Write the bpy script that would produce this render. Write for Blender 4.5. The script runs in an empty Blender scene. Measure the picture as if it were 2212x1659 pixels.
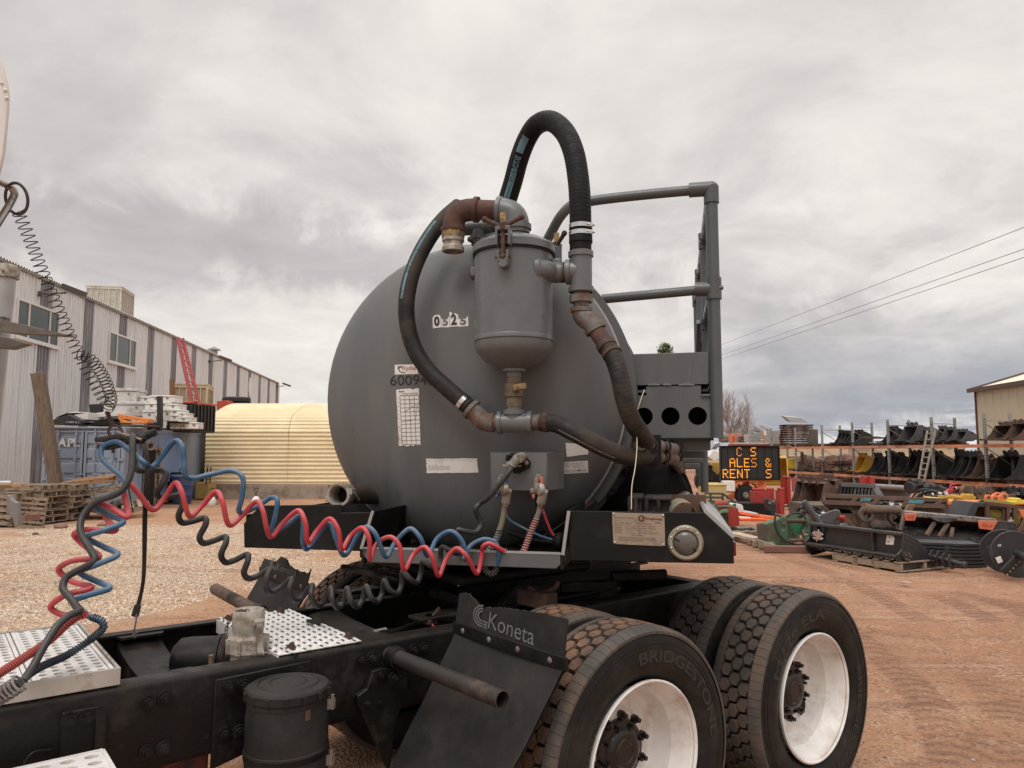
import bpy,bmesh,math,random
from mathutils import Vector,Matrix
V = Vector
rad = math.radians
S = bpy.context.scene
C = S.collection
rnd = random.Random(7)
CAM_H = 1.70
PITCH = rad(5.2)
FPX,CU,CV = 1600.0,1106.0,829.5
cam = bpy.data.cameras.new('camera')
cam.sensor_width = 36.0
cam.lens = 36.0 * FPX / 2212.0
cam.clip_start = 0.05
cam.clip_end = 3000
cam_ob = bpy.data.objects.new('camera',cam)
cam_ob.location = (0,0,CAM_H)
cam_ob.rotation_euler = (rad(90) + PITCH,0,0)
C.objects.link(cam_ob)
S.camera = cam_ob
S.view_settings.view_transform = 'Standard'
S.view_settings.look = 'None'
S.view_settings.exposure = 0.0
S.view_settings.gamma = 1.0
S.view_settings.use_curve_mapping = False
SUN_EL,SUN_AZ = rad(58),rad(200)
world = bpy.data.worlds.new('World')
S.world = world
world.use_nodes = True
wt = world.node_tree
for n in list(wt.nodes):
 wt.nodes.remove(n)
def wn(t,**k):
 n = wt.nodes.new(t)
 for a,b in k.items():
  setattr(n,a,b)
 return n
def wmath(op,a,b=None,c=None,clamp=False):
 n = wn('ShaderNodeMath',operation=op,use_clamp=clamp)
 for i,x in enumerate((a,b,c)):
  if x is None: continue
  if isinstance(x,(int,float)): n.inputs[i].default_value = x
  else: wt.links.new(x,n.inputs[i])
 return n.outputs[0]
def wmix(f,a,b):
 n = wn('ShaderNodeMix',data_type='RGBA')
 for i,x in ((0,f),(6,a),(7,b)):
  if isinstance(x,(int,float)): n.inputs[i].default_value = x
  elif isinstance(x,tuple): n.inputs[i].default_value = (*x,1)
  else: wt.links.new(x,n.inputs[i])
 return n.outputs[2]
def wrange(x,a,b,c=0.0,d=1.0,smooth=True):
 n = wn('ShaderNodeMapRange',interpolation_type='SMOOTHSTEP' if smooth else 'LINEAR')
 wt.links.new(x,n.inputs[0])
 for i,q in enumerate((a,b,c,d)): n.inputs[i + 1].default_value = q
 return n.outputs[0]
def wnoise(vec,scale,detail=8,rough=.55,dist=0.0,off=(0,0,0)):
 m = wn('ShaderNodeMapping')
 m.inputs['Location'].default_value = off
 wt.links.new(vec,m.inputs['Vector'])
 n = wn('ShaderNodeTexNoise')
 n.inputs['Scale'].default_value = scale
 n.inputs['Detail'].default_value = detail
 n.inputs['Roughness'].default_value = rough
 n.inputs['Distortion'].default_value = dist
 wt.links.new(m.outputs[0],n.inputs['Vector'])
 return n.outputs['Fac']
sky = wn('ShaderNodeTexSky',sky_type='NISHITA')
sky.sun_disc = False
sky.sun_elevation = SUN_EL
sky.sun_rotation = SUN_AZ
sky.air_density = 1.2
sky.dust_density = 3.0
tc = wn('ShaderNodeTexCoord')
sep = wn('ShaderNodeSeparateXYZ')
wt.links.new(tc.outputs['Generated'],sep.inputs[0])
X_,Y_,Z_ = sep.outputs
zz = wmath('ADD',wmath('MAXIMUM',Z_,0.0),0.16)
cmb = wn('ShaderNodeCombineXYZ')
wt.links.new(wmath('DIVIDE',X_,zz),cmb.inputs[0])
wt.links.new(wmath('DIVIDE',Y_,zz),cmb.inputs[1])
P_ = cmb.outputs[0]
az = wmath('ARCTAN2',X_,Y_)
el = wmath('ARCSINE',Z_)
n1 = wnoise(P_,0.55,9,.52,.35,(3.1,1.7,0))
n2 = wnoise(P_,1.7,9,.6,.5,(0.4,7.7,0))
n3 = wnoise(tc.outputs['Generated'],5.0,10,.62,.4,(1.2,.3,4.0))
# broad layers of cloud, warm grey
mixn = wmath('ADD',wmath('MULTIPLY',n1,.55),wmath('MULTIPLY',n2,.45))
base = wmix(wrange(mixn,.38,.62),(.615,.575,.56),(.895,.845,.80))
# puffed bright edges
puff = wmath('MULTIPLY',wrange(n3,.50,.64),wrange(el,.12,.22))
puff = wmath('MULTIPLY',puff,wrange(el,.46,.30))
base = wmix(wmath('MULTIPLY',puff,.75),base,(.95,.90,.85))
wob = wmath('MULTIPLY',wmath('SUBTRACT',n3,.5),.26)
elw = wmath('ADD',el,wob)
band = wmath('MULTIPLY',wrange(elw,.185,.235),wrange(elw,.335,.275))
band = wmath('MULTIPLY',band,wrange(az,.22,-.10))
base = wmix(wmath('MULTIPLY',band,.74),base,(.495,.462,.465))
# lower bright strip under the band
low = wmath('MULTIPLY',wrange(elw,.035,.10),wrange(elw,.22,.15))
base = wmix(wmath('MULTIPLY',low,wmath('MULTIPLY',wrange(az,.30,.05),.60)),base,(.93,.875,.82))
# blue grey bank low in the east
bank = wmath('MULTIPLY',wrange(elw,.22,.05),wrange(az,.14,.36))
base = wmix(wmath('MULTIPLY',bank,.85),base,(.365,.385,.445))
hor = wmath('MULTIPLY',wrange(elw,.055,.012),wrange(az,.1,.3))
base = wmix(wmath('MULTIPLY',hor,wrange(n2,.40,.58)),base,(.85,.83,.82))
# soft ripples
rip = wmath('MULTIPLY',wmath('SUBTRACT',wnoise(P_,3.2,9,.62,.9,(5,2,0)),.5),.36)
hs = wn('ShaderNodeHueSaturation')
wt.links.new(base,hs.inputs['Color'])
wt.links.new(wmath('ADD',wmath('MULTIPLY',rip,wrange(el,.5,.2,.3,1.0)),1.0),hs.inputs['Value'])
up = wmath('ADD',wrange(el,.48,1.25,0,1.5),1.0)
SKY_STRENGTH = 0.1
vm = wn('ShaderNodeVectorMath',operation='SCALE')
wt.links.new(hs.outputs[0],vm.inputs[0])
wt.links.new(wmath('MULTIPLY',up,1.0 / SKY_STRENGTH),vm.inputs['Scale'])
final = wmix(.97,sky.outputs[0],vm.outputs[0])
bg = wn('ShaderNodeBackground')
bg.inputs['Strength'].default_value = SKY_STRENGTH
wt.links.new(final,bg.inputs['Color'])
wo = wn('ShaderNodeOutputWorld')
wt.links.new(bg.outputs[0],wo.inputs['Surface'])
world.cycles.sampling_method = 'MANUAL'
world.cycles.sample_map_resolution = 512
sun = bpy.data.lights.new('sun','SUN')
sun.energy = 1.5
sun.angle = rad(35)
sun.color = (1.0,.955,.90)
sun_ob = bpy.data.objects.new('sun',sun)
sd = V((math.sin(SUN_AZ) * math.cos(SUN_EL),math.cos(SUN_AZ) * math.cos(SUN_EL),math.sin(SUN_EL)))
sun_ob.rotation_euler = sd.to_track_quat('Z','Y').to_euler()
sun_ob.location = (0,0,30)
C.objects.link(sun_ob)
RGT,FWD,UPV = V((1,0,0)),V((0,math.cos(PITCH),math.sin(PITCH))),V((0,-math.sin(PITCH),math.cos(PITCH)))
EYE = V((0,0,CAM_H))
def ray(u,v):
 return FWD + RGT * ((u - CU) / FPX) + UPV * ((CV - v) / FPX)
def W(u,v,y):
 d = ray(u,v)
 return EYE + d * (y / d.y)
def G(u,v,z=0.0):
 d = ray(u,v)
 return EYE + d * ((z - CAM_H) / d.z)
class Frame:
 def __init__(s,origin,ang):
  s.m = Matrix.Translation(V(origin)) @ Matrix.Rotation(ang,4,'Z')
  s.i = s.m.inverted()
  s.loc,s.ang = V(origin),ang
 def l(s,p): return s.i @ V(p)
 def w(s,p): return s.m @ V(p)
 def on(s,u,v,X=None,Y=None,Z=None):
  o,d = s.i @ EYE,s.i.to_3x3() @ ray(u,v)
  k,val = (0,X) if X is not None else ((1,Y) if Y is not None else (2,Z))
  return o + d * ((val - o[k]) / d[k])
MATS = {}
def M(name,col,rough=.6,metal=0.0,var=.14,vs=5,dirt=None,da=.35,ds=3.0,dust=None,du=.5, bump=0.0,bs=60,emit=0.0,spec=.5,stretch=None,sharp=.12,rv=.12,trans=0.0):
 if name in MATS: return MATS[name]
 m = bpy.data.materials.new(name)
 m.use_nodes = True
 t = m.node_tree
 b = t.nodes['Principled BSDF']
 L = t.links.new
 def nd(k,**a):
  n = t.nodes.new(k)
  for x,y in a.items(): setattr(n,x,y)
  return n
 tcn,oi = nd('ShaderNodeTexCoord'),nd('ShaderNodeObjectInfo')
 mul = nd('ShaderNodeMath',operation='MULTIPLY'); mul.inputs[1].default_value = 37.0
 L(oi.outputs['Random'],mul.inputs[0])
 add = nd('ShaderNodeVectorMath',operation='ADD')
 L(tcn.outputs['Object'],add.inputs[0]); L(mul.outputs[0],add.inputs[1])
 vec = add.outputs[0]
 if stretch:
  mp = nd('ShaderNodeMapping'); mp.inputs['Scale'].default_value = stretch
  L(vec,mp.inputs['Vector']); vec = mp.outputs[0]
 def noise(sc,det=5,ro=.55):
  n = nd('ShaderNodeTexNoise')
  n.inputs['Scale'].default_value = sc; n.inputs['Detail'].default_value = det; n.inputs['Roughness'].default_value = ro
  L(vec,n.inputs['Vector'])
  return n.outputs['Fac']
 def rng(x,a,bb,c,d):
  n = nd('ShaderNodeMapRange'); L(x,n.inputs[0])
  for i,q in enumerate((a,bb,c,d)): n.inputs[i + 1].default_value = q
  return n.outputs[0]
 def mix(f,a,c):
  n = nd('ShaderNodeMix',data_type='RGBA')
  L(f,n.inputs[0])
  for i,x in ((6,a),(7,c)):
   if isinstance(x,tuple): n.inputs[i].default_value = (*x,1)
   else: L(x,n.inputs[i])
  return n.outputs[2]
 hsv = nd('ShaderNodeHueSaturation')
 hsv.inputs['Color'].default_value = (*col,1)
 nz = noise(vs)
 L(rng(nz,.25,.75,1 - var,1 + var),hsv.inputs['Value'])
 c = hsv.outputs[0]
 rough_s = rng(noise(vs * 2.3,4),.3,.7,max(.03,rough - rv),min(1,rough + rv))
 if dirt:
  f = rng(noise(ds,9,.68),.70 - da * .4 - sharp * .5,.70 - da * .4 + sharp * .5,0,1)
  c = mix(f,c,dirt)
  mr = nd('ShaderNodeMix',data_type='FLOAT')
  L(f,mr.inputs[0]); L(rough_s,mr.inputs[2]); mr.inputs[3].default_value = .88
  rough_s = mr.outputs[0]
 if dust:
  g = nd('ShaderNodeNewGeometry'); sp = nd('ShaderNodeSeparateXYZ')
  L(g.outputs['Normal'],sp.inputs[0])
  a1 = rng(sp.outputs[2],.25,.95,0,du)
  a2 = rng(noise(9,8,.66),.32,.62,.15,1)
  mm = nd('ShaderNodeMath',operation='MULTIPLY'); L(a1,mm.inputs[0]); L(a2,mm.inputs[1])
  c = mix(mm.outputs[0],c,dust)
 L(c,b.inputs['Base Color'])
 L(rough_s,b.inputs['Roughness'])
 b.inputs['Metallic'].default_value = metal
 b.inputs['Specular IOR Level'].default_value = spec
 if bump:
  bn = nd('ShaderNodeBump'); bn.inputs['Strength'].default_value = bump; bn.inputs['Distance'].default_value = .01
  L(noise(bs,6,.6),bn.inputs['Height']); L(bn.outputs[0],b.inputs['Normal'])
 if emit:
  b.inputs['Emission Color'].default_value = (*col,1); b.inputs['Emission Strength'].default_value = emit
 if trans:
  b.inputs['Transmission Weight'].default_value = trans
 MATS[name] = m
 return m
def catmull(pts,n=8):
 pts = [V(p) for p in pts]
 if len(pts) < 3: return pts
 out = []
 P = [pts[0] * 2 - pts[1]] + pts + [pts[-1] * 2 - pts[-2]]
 for i in range(1,len(P) - 2):
  a,b,c,d = P[i - 1:i + 3]
  t0 = 0.0
  t1 = t0 + max(1e-6,(b - a).length) ** .5
  t2 = t1 + max(1e-6,(c - b).length) ** .5
  t3 = t2 + max(1e-6,(d - c).length) ** .5
  for k in range(n):
   t = t1 + (t2 - t1) * k / n
   A1 = a * ((t1 - t) / (t1 - t0)) + b * ((t - t0) / (t1 - t0))
   A2 = b * ((t2 - t) / (t2 - t1)) + c * ((t - t1) / (t2 - t1))
   A3 = c * ((t3 - t) / (t3 - t2)) + d * ((t - t2) / (t3 - t2))
   B1 = A1 * ((t2 - t) / (t2 - t0)) + A2 * ((t - t0) / (t2 - t0))
   B2 = A2 * ((t3 - t) / (t3 - t1)) + A3 * ((t - t1) / (t3 - t1))
   out.append(B1 * ((t2 - t) / (t2 - t1)) + B2 * ((t - t1) / (t2 - t1)))
 out.append(pts[-1])
 return out
def frames(pts):
 n = len(pts)
 T = []
 for i in range(n):
  d = pts[min(i + 1,n - 1)] - pts[max(i - 1,0)]
  T.append(d.normalized() if d.length > 1e-9 else V((0,0,1)))
 a = V((0,0,1)) if abs(T[0].z) < .9 else V((1,0,0))
 N = [(a - T[0] * a.dot(T[0])).normalized()]
 for i in range(1,n):
  q = N[-1] - T[i] * N[-1].dot(T[i])
  N.append(q.normalized() if q.length > 1e-6 else N[-1])
 return T,N,[t.cross(x) for t,x in zip(T,N)]
LAST = []
SPLIT = set("""rail_fitting side_gusset suspension_link gusset_pad drain_pipe gusset_edge colour_tag web_hole socket_bolt bezel_screw flap_rivet
cab_rivet wheel_nut hand_hole leaf_spring axle fifth_wheel_bracket lug_pin pivot_link white_label hose_clamp strap_bolt cam_lever hinge_lug
canister_bracket tube_clamp weld_bead frame_beam camlock_lug pin_hole pin cross_pin edge_bolt pivot_bolt pin_boss mast white_bracket hopper_rim grapple_beam pump_handle
air_fitting frame_corner box_divider long_rail line_fitting container_skin deck_edge end_wall pipe_thread""".split())
class MB:
 def __init__(s): s.v,s.f,s.m,s.r = [],[],[],[]
 def add(s,vs,fs,mi=0):
  o = len(s.v)
  s.v += [V(p) for p in vs]
  s.f += [tuple(i + o for i in f) for f in fs]
  s.m += [mi] * len(fs)
  s.r.append((o,len(s.v),len(s.f) - len(fs),len(s.f)))
  return s
 def box(s,c,d,rot=None,mi=0):
  c = V(c); h = V(d) / 2
  vs = [V((x * h.x,y * h.y,z * h.z)) for z in (-1,1) for y in (-1,1) for x in (-1,1)]
  if rot is not None: vs = [rot @ p for p in vs]
  return s.add([p + c for p in vs],[(0,2,3,1),(4,5,7,6),(0,1,5,4),(2,6,7,3),(0,4,6,2),(1,3,7,5)],mi)
 def bar(s,a,b,w,h,up=(0,0,1),mi=0):
  a,b = V(a),V(b); d = b - a; L = d.length; d.normalize()
  up = V(up)
  if abs(d.dot(up)) > .98: up = V((1,0,0))
  x = d.cross(up).normalized(); z = x.cross(d)
  r = Matrix((x,d,z)).transposed()
  return s.box((a + b) / 2,(w,L,h),r,mi)
 def tube(s,pts,r,seg=10,caps=True,mi=0,closed=False):
  pts = [V(p) for p in pts]
  n = len(pts)
  rr = list(r) if isinstance(r,(list,tuple)) else [r] * n
  T,N,B = frames(pts)
  vs = []
  for i in range(n):
   for k in range(seg):
    a = 2 * math.pi * k / seg
    vs.append(pts[i] + (N[i] * math.cos(a) + B[i] * math.sin(a)) * rr[i])
  fs = [(i * seg + k,i * seg + (k + 1) % seg,(i + 1) * seg + (k + 1) % seg,(i + 1) * seg + k) for i in range(n - 1) for k in range(seg)]
  if closed:
   fs += [((n - 1) * seg + k,(n - 1) * seg + (k + 1) % seg,(k + 1) % seg,k) for k in range(seg)]
  elif caps:
   fs += [tuple(range(seg))[::-1],tuple((n - 1) * seg + k for k in range(seg))]
  return s.add(vs,fs,mi)
 def cyl(s,a,b,r,seg=14,r2=None,mi=0,caps=True):
  return s.tube([a,b],[r,r if r2 is None else r2],seg,caps,mi)
 def lathe(s,prof,o=(0,0,0),ax=(0,0,1),seg=24,mi=0,a0=0.0,a1=2 * math.pi,mis=None):
  o,ax = V(o),V(ax).normalized()
  x = V((1,0,0)) if abs(ax.x) < .9 else V((0,1,0))
  x = (x - ax * x.dot(ax)).normalized(); y = ax.cross(x)
  full = abs(a1 - a0 - 2 * math.pi) < 1e-6
  ns = seg if full else seg + 1
  vs = []
  for r,h in prof:
   for k in range(ns):
    a = a0 + (a1 - a0) * k / seg
    vs.append(o + ax * h + (x * math.cos(a) + y * math.sin(a)) * max(r,1e-5))
  for i in range(len(prof) - 1):
   fs = []
   for k in range(seg):
    k2 = (k + 1) % ns
    fs.append((i * ns + k,i * ns + k2,(i + 1) * ns + k2,(i + 1) * ns + k))
   if i == 0: s.add(vs,fs,mi if mis is None else mis[i]); base = len(s.v) - len(vs)
   else:
    s.f += [tuple(q + base for q in f) for f in fs]
    s.m += [mi if mis is None else mis[i]] * len(fs)
  a,b,c,d = s.r[-1]; s.r[-1] = (a,b,c,len(s.f))
  return s
 def prism(s,poly,ext,mi=0):
  poly = [V(p) for p in poly]; ext = V(ext); n = len(poly)
  vs = poly + [p + ext for p in poly]
  fs = [tuple(range(n))[::-1],tuple(range(n,2 * n))] + [(i,(i + 1) % n,n + (i + 1) % n,n + i) for i in range(n)]
  return s.add(vs,fs,mi)
 def ball(s,c,r,seg=12,rings=7,mi=0):
  r = V(r) if not isinstance(r,(int,float)) else V((r,r,r)); c = V(c)
  vs = [c + V((0,0,r.z))]
  for i in range(1,rings):
   t = math.pi * i / rings
   for k in range(seg):
    a = 2 * math.pi * k / seg
    vs.append(c + V((r.x * math.sin(t) * math.cos(a),r.y * math.sin(t) * math.sin(a),r.z * math.cos(t))))
  vs.append(c - V((0,0,r.z)))
  fs = [(0,1 + k,1 + (k + 1) % seg) for k in range(seg)]
  for i in range(rings - 2):
   fs += [(1 + i * seg + k,1 + (i + 1) * seg + k,1 + (i + 1) * seg + (k + 1) % seg,1 + i * seg + (k + 1) % seg) for k in range(seg)]
  e = len(vs) - 1; q = 1 + (rings - 2) * seg
  fs += [(e,q + (k + 1) % seg,q + k) for k in range(seg)]
  return s.add(vs,fs,mi)
 def grid(s,fn,nu,nv,mi=0):
  vs = [fn(i / nu,j / nv) for j in range(nv + 1) for i in range(nu + 1)]
  fs = [(j * (nu + 1) + i,j * (nu + 1) + i + 1,(j + 1) * (nu + 1) + i + 1,(j + 1) * (nu + 1) + i) for j in range(nv) for i in range(nu)]
  return s.add(vs,fs,mi)
 def hexnut(s,c,ax,r,h,mi=0):
  c = V(c); ax = V(ax).normalized()
  s.cyl(c,c + ax * h * .35,r * 1.5,14,mi=mi)
  s.cyl(c + ax * h * .35,c + ax * h,r,6,mi=mi)
  return s.cyl(c + ax * h,c + ax * h * 1.45,r * .55,8,mi=mi)
 def plate_holes(s,o,ex,ey,w,h,nx,ny,rx,ry,th,nrm,seg=12,mi=0,stagger=0.0):
  """a plate w x h with a grid of nx x ny oval holes, really open, and thickness"""
  o,ex,ey,nrm = V(o),V(ex),V(ey),V(nrm)
  cw,ch = w / nx,h / ny
  for j in range(ny):
   for i in range(nx):
    dx = cw * stagger * (.5 if j % 2 else -.5)
    cx,cy = (i + .5) * cw,(j + .5) * ch
    ring,sq = [],[]
    for k in range(seg):
     a = 2 * math.pi * (k + .5) / seg
     ca,sa = math.cos(a),math.sin(a)
     ring.append(o + ex * (cx + dx + rx * ca) + ey * (cy + ry * sa))
     q = max(abs(ca),abs(sa))
     sq.append(o + ex * (cx + cw / 2 * ca / q) + ey * (cy + ch / 2 * sa / q))
# corners are added so that cells tile exactly
    vs = ring + sq + [p - nrm * th for p in ring]
    fs = [(k,seg + k,seg + (k + 1) % seg,(k + 1) % seg) for k in range(seg)]
    fs += [(k,(k + 1) % seg,2 * seg + (k + 1) % seg,2 * seg + k) for k in range(seg)]
    o2 = len(vs)
    for qx,qy in ((1,1),(-1,1),(-1,-1),(1,-1)):
     vs.append(o + ex * (cx + cw / 2 * qx) + ey * (cy + ch / 2 * qy))
     a = math.atan2(qy,qx) % (2 * math.pi)
     k = int((a / (2 * math.pi)) * seg - .5) % seg
     fs.append((seg + k,len(vs) - 1,seg + (k + 1) % seg))
    s.add(vs,fs,mi)
  return s
 def pieces(s,gap=.004):
  """the separate pieces of this mesh (added shapes whose boxes do not meet)"""
  bx = []
  for a,b,c,d in s.r:
   q = s.v[a:b]
   bx.append([V((min(p[i] for p in q) for i in range(3))) - V((gap,) * 3),V((max(p[i] for p in q) for i in range(3))) + V((gap,) * 3)])
  g = list(range(len(bx)))
  def root(i):
   while g[i] != i: i = g[i]
   return i
  for i in range(len(bx)):
   for j in range(i):
    if all(bx[i][0][k] <= bx[j][1][k] and bx[j][0][k] <= bx[i][1][k] for k in range(3)): g[root(i)] = root(j)
  out = {}
  for i,(a,b,c,d) in enumerate(s.r):
   m = out.setdefault(root(i),MB())
   m.add(s.v[a:b],[tuple(q - a for q in f) for f in s.f[c:d]])
   m.m[len(m.m) - (d - c):] = s.m[c:d]
  return list(out.values())
 def obj(s,name,mat,parent=None,bevel=0.0,smooth=True,ang=32,origin=None):
  if name in SPLIT:
   ps = s.pieces()
   if len(ps) > 1:
    objs = [p.obj1(name,mat,parent,bevel,smooth,ang,origin) for p in ps]
    LAST[:] = objs
    return objs[0]
  o = s.obj1(name,mat,parent,bevel,smooth,ang,origin)
  LAST[:] = [o]
  return o
 def obj1(s,name,mat,parent=None,bevel=0.0,smooth=True,ang=32,origin=None):
  me = bpy.data.meshes.new(name)
  off = V(origin) if origin is not None else V((0,0,0))
  me.from_pydata([tuple(p - off) for p in s.v],[],s.f)
  mats = mat if isinstance(mat,(list,tuple)) else [mat]
  for x in mats: me.materials.append(x)
  if len(mats) > 1: me.polygons.foreach_set('material_index',s.m)
  bm = bmesh.new(); bm.from_mesh(me)
  bmesh.ops.recalc_face_normals(bm,faces=bm.faces)
  bm.to_mesh(me); bm.free()
  if smooth:
   me.polygons.foreach_set('use_smooth',[True] * len(me.polygons))
   me.set_sharp_from_angle(angle=rad(ang))
  me.update()
  o = bpy.data.objects.new(name,me)
  C.objects.link(o)
  if parent is not None: o.parent = parent
  o.location = off
  if bevel:
   b = o.modifiers.new('bevel','BEVEL'); b.width = bevel; b.segments = 2; b.limit_method = 'ANGLE'; b.angle_limit = rad(40)
  return o
def tag(o,label=None,cat=None,group=None,kind=None):
 if label: o['label'] = label
 if cat: o['category'] = cat
 if group: o['group'] = group
 if kind: o['kind'] = kind
 return o
def thing(name,label,cat,loc=(0,0,0),rz=0.0,group=None):
 o = bpy.data.objects.new(name,None)
 o.empty_display_size = .2
 C.objects.link(o)
 o.location = loc; o.rotation_euler = (0,0,rz)
 return tag(o,label,cat,group)
def solo(mb,name,mat,label,cat,group=None,**k):
 lo = V((min(p.x for p in mb.v),min(p.y for p in mb.v),min(p.z for p in mb.v)))
 hi = V((max(p.x for p in mb.v),max(p.y for p in mb.v),0))
 return tag(mb.obj(name,mat,origin=((lo.x + hi.x) / 2,(lo.y + hi.y) / 2,lo.z),**k),label,cat,group)
def inst(src,parent,loc=(0,0,0),rot=None,scale=None,name=None):
 o = src.copy()
 if name: o.name = name
 C.objects.link(o); o.parent = parent
 o.location = loc
 if rot is not None: o.rotation_euler = rot
 if scale is not None: o.scale = scale
 return o
KIDS = {}
def copy_thing(src,loc,rz,label=None,scale=None,group=None,rot=None):
 r = src.copy(); C.objects.link(r)
 r.location = loc; r.rotation_euler = rot if rot else (0,0,rz)
 if scale: r.scale = (scale,) * 3 if isinstance(scale,(int,float)) else scale
 if label: r['label'] = label
 if group: r['group'] = group
 for ch in list(src.children):
  c = ch.copy(); C.objects.link(c); c.parent = r
  for g in list(ch.children):
   d = g.copy(); C.objects.link(d); d.parent = c
 return r
_txt = {}
def text_mesh(body,bold=0.0,spacing=1.0):
 """verts (x, y) and faces of a line of lettering, width 1 unit box returned too"""
 k = (body,bold,spacing)
 if k in _txt: return _txt[k]
 cu = bpy.data.curves.new('lettering','FONT')
 cu.body = body; cu.size = 1.0; cu.offset = bold; cu.resolution_u = 3; cu.space_character = spacing
 ob = bpy.data.objects.new('lettering',cu)
 C.objects.link(ob)
 dg = bpy.context.evaluated_depsgraph_get()
 me = bpy.data.meshes.new_from_object(ob.evaluated_get(dg))
 vs = [v.co.copy() for v in me.vertices]; fs = [tuple(p.vertices) for p in me.polygons]
 bpy.data.objects.remove(ob); bpy.data.curves.remove(cu); bpy.data.meshes.remove(me)
 x0,x1 = min(v.x for v in vs),max(v.x for v in vs); y0,y1 = min(v.y for v in vs),max(v.y for v in vs)
 vs = [((v.x - x0) / (x1 - x0),(v.y - y0) / (y1 - y0)) for v in vs]
 _txt[k] = (vs,fs,(x1 - x0) / (y1 - y0))
 return _txt[k]
def letter(mb,body,fn,mi=0,bold=0.0,spacing=1.0):
 """lay lettering through fn(s, t) -> point, s, t in 0..1"""
 vs,fs,_ = text_mesh(body,bold,spacing)
 return mb.add([fn(a,b) for a,b in vs],fs,mi)
# shared materials
BLACKDIRT = (.085,.06,.045)
REDDIRT = (.27,.155,.10)
m_grey = M('tank_grey_paint',(.104,.109,.113),.33,var=.08,vs=2.2,dirt=(.150,.148,.144),da=.34,ds=2.0,sharp=.35,stretch=(2.5,2.5,.55),spec=.45)
m_rail = M('handrail_grey_paint',(.085,.092,.095),.36,var=.10,vs=6,dirt=(.11,.085,.07),da=.10,ds=7)
m_grey2 = M('pipe_grey_paint',(.130,.139,.144),.33,var=.10,vs=9,dirt=(.10,.055,.04),da=.09,ds=9,sharp=.12)
m_rust = M('rusty_iron',(.072,.041,.034),.85,var=.3,vs=14,dirt=(.115,.058,.038),da=.36,ds=18,bump=.25,bs=120)
m_rustgrey = M('rust_worn_paint',(.14,.135,.13),.6,var=.2,vs=10,dirt=(.125,.07,.042),da=.42,ds=13,bump=.1,bs=90)
m_brass = M('old_brass',(.33,.22,.10),.45,.55,var=.25,vs=20,dirt=(.20,.15,.10),da=.4,ds=25)
m_alu = M('dull_cast_aluminium',(.40,.37,.33),.55,.45,var=.2,vs=20,dirt=(.25,.20,.15),da=.45,ds=16,bump=.15,bs=80)
m_steel = M('bright_clamp_steel',(.62,.62,.62),.22,1.0,var=.12,vs=20)
m_steelD = M('dull_steel',(.28,.27,.26),.45,.7,var=.2,vs=16,dirt=(.16,.10,.07),da=.3,ds=18)
m_rubber = M('black_hose_rubber',(.0075,.007,.007),.62,var=.2,vs=12,dust=(.04,.034,.03),du=.15,spec=.22,bump=.12,bs=90)
m_rubberB = M('dusty_hose_rubber',(.014,.013,.0125),.6,var=.25,vs=12,dirt=(.062,.046,.032),da=.36,ds=6,sharp=.25,dust=(.085,.068,.05),du=.35,spec=.35)
m_black = M('satin_black_paint',(.0095,.0092,.0092),.5,var=.25,vs=5,spec=.22,dirt=(.03,.026,.024),da=.2,ds=5,sharp=.2,bump=.06,bs=50)
m_frame = M('oily_black_chassis',(.0085,.0078,.0076),.44,var=.3,vs=6,spec=.25,dirt=(.034,.027,.022),da=.22,ds=7,sharp=.2,dust=(.075,.058,.047),du=.3,bump=.18,bs=60)
m_dark = M('greasy_black',(.006,.0055,.0055),.6,var=.3,vs=8,spec=.3,dirt=(.03,.021,.016),da=.2,ds=8)
m_lip = M('bare_grey_edge',(.33,.32,.31),.5,var=.1,vs=8)
m_white = M('white_sticker',(.74,.72,.69),.55,var=.05,vs=10,dirt=(.5,.47,.43),da=.2,ds=9)
m_ink = M('black_print',(.018,.018,.019),.6,var=.05)
m_inkG = M('faded_grey_print',(.46,.45,.44),.6,var=.05)
m_inkR = M('red_print',(.42,.09,.07),.6,var=.05)
m_cyan = M('cyan_hose_print',(.10,.22,.27),.6,var=.15,vs=20,dirt=(.06,.09,.10),da=.3,ds=18)
m_blue = M('blue_air_hose',(.030,.105,.205),.42,var=.12,vs=10,dust=(.30,.36,.42),du=.6,dirt=(.16,.21,.26),da=.2,ds=7,sharp=.3)
m_red = M('red_air_hose',(.50,.045,.062),.42,var=.12,vs=10,dust=(.66,.26,.26),du=.55,dirt=(.30,.07,.06),da=.2,ds=8,sharp=.25)
m_spring = M('spring_guard_grey',(.40,.385,.36),.5,.4,var=.2,vs=20)
m_glassy = M('hazy_lamp_lens',(.11,.105,.09),.12,var=.2,vs=8,dirt=(.27,.24,.17),da=.45,ds=4)
m_plate = M('tan_data_plate',(.34,.28,.215),.42,.25,var=.08,vs=6,dirt=(.22,.17,.13),da=.25,ds=6)
m_inkB = M('brown_print',(.115,.04,.02),.6,var=.05)
m_orange = M('orange_paint',(.62,.17,.045),.5,var=.12,vs=6,dirt=(.30,.12,.06),da=.2,ds=8)
m_wire = M('cream_wire',(.52,.46,.34),.6)
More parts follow.
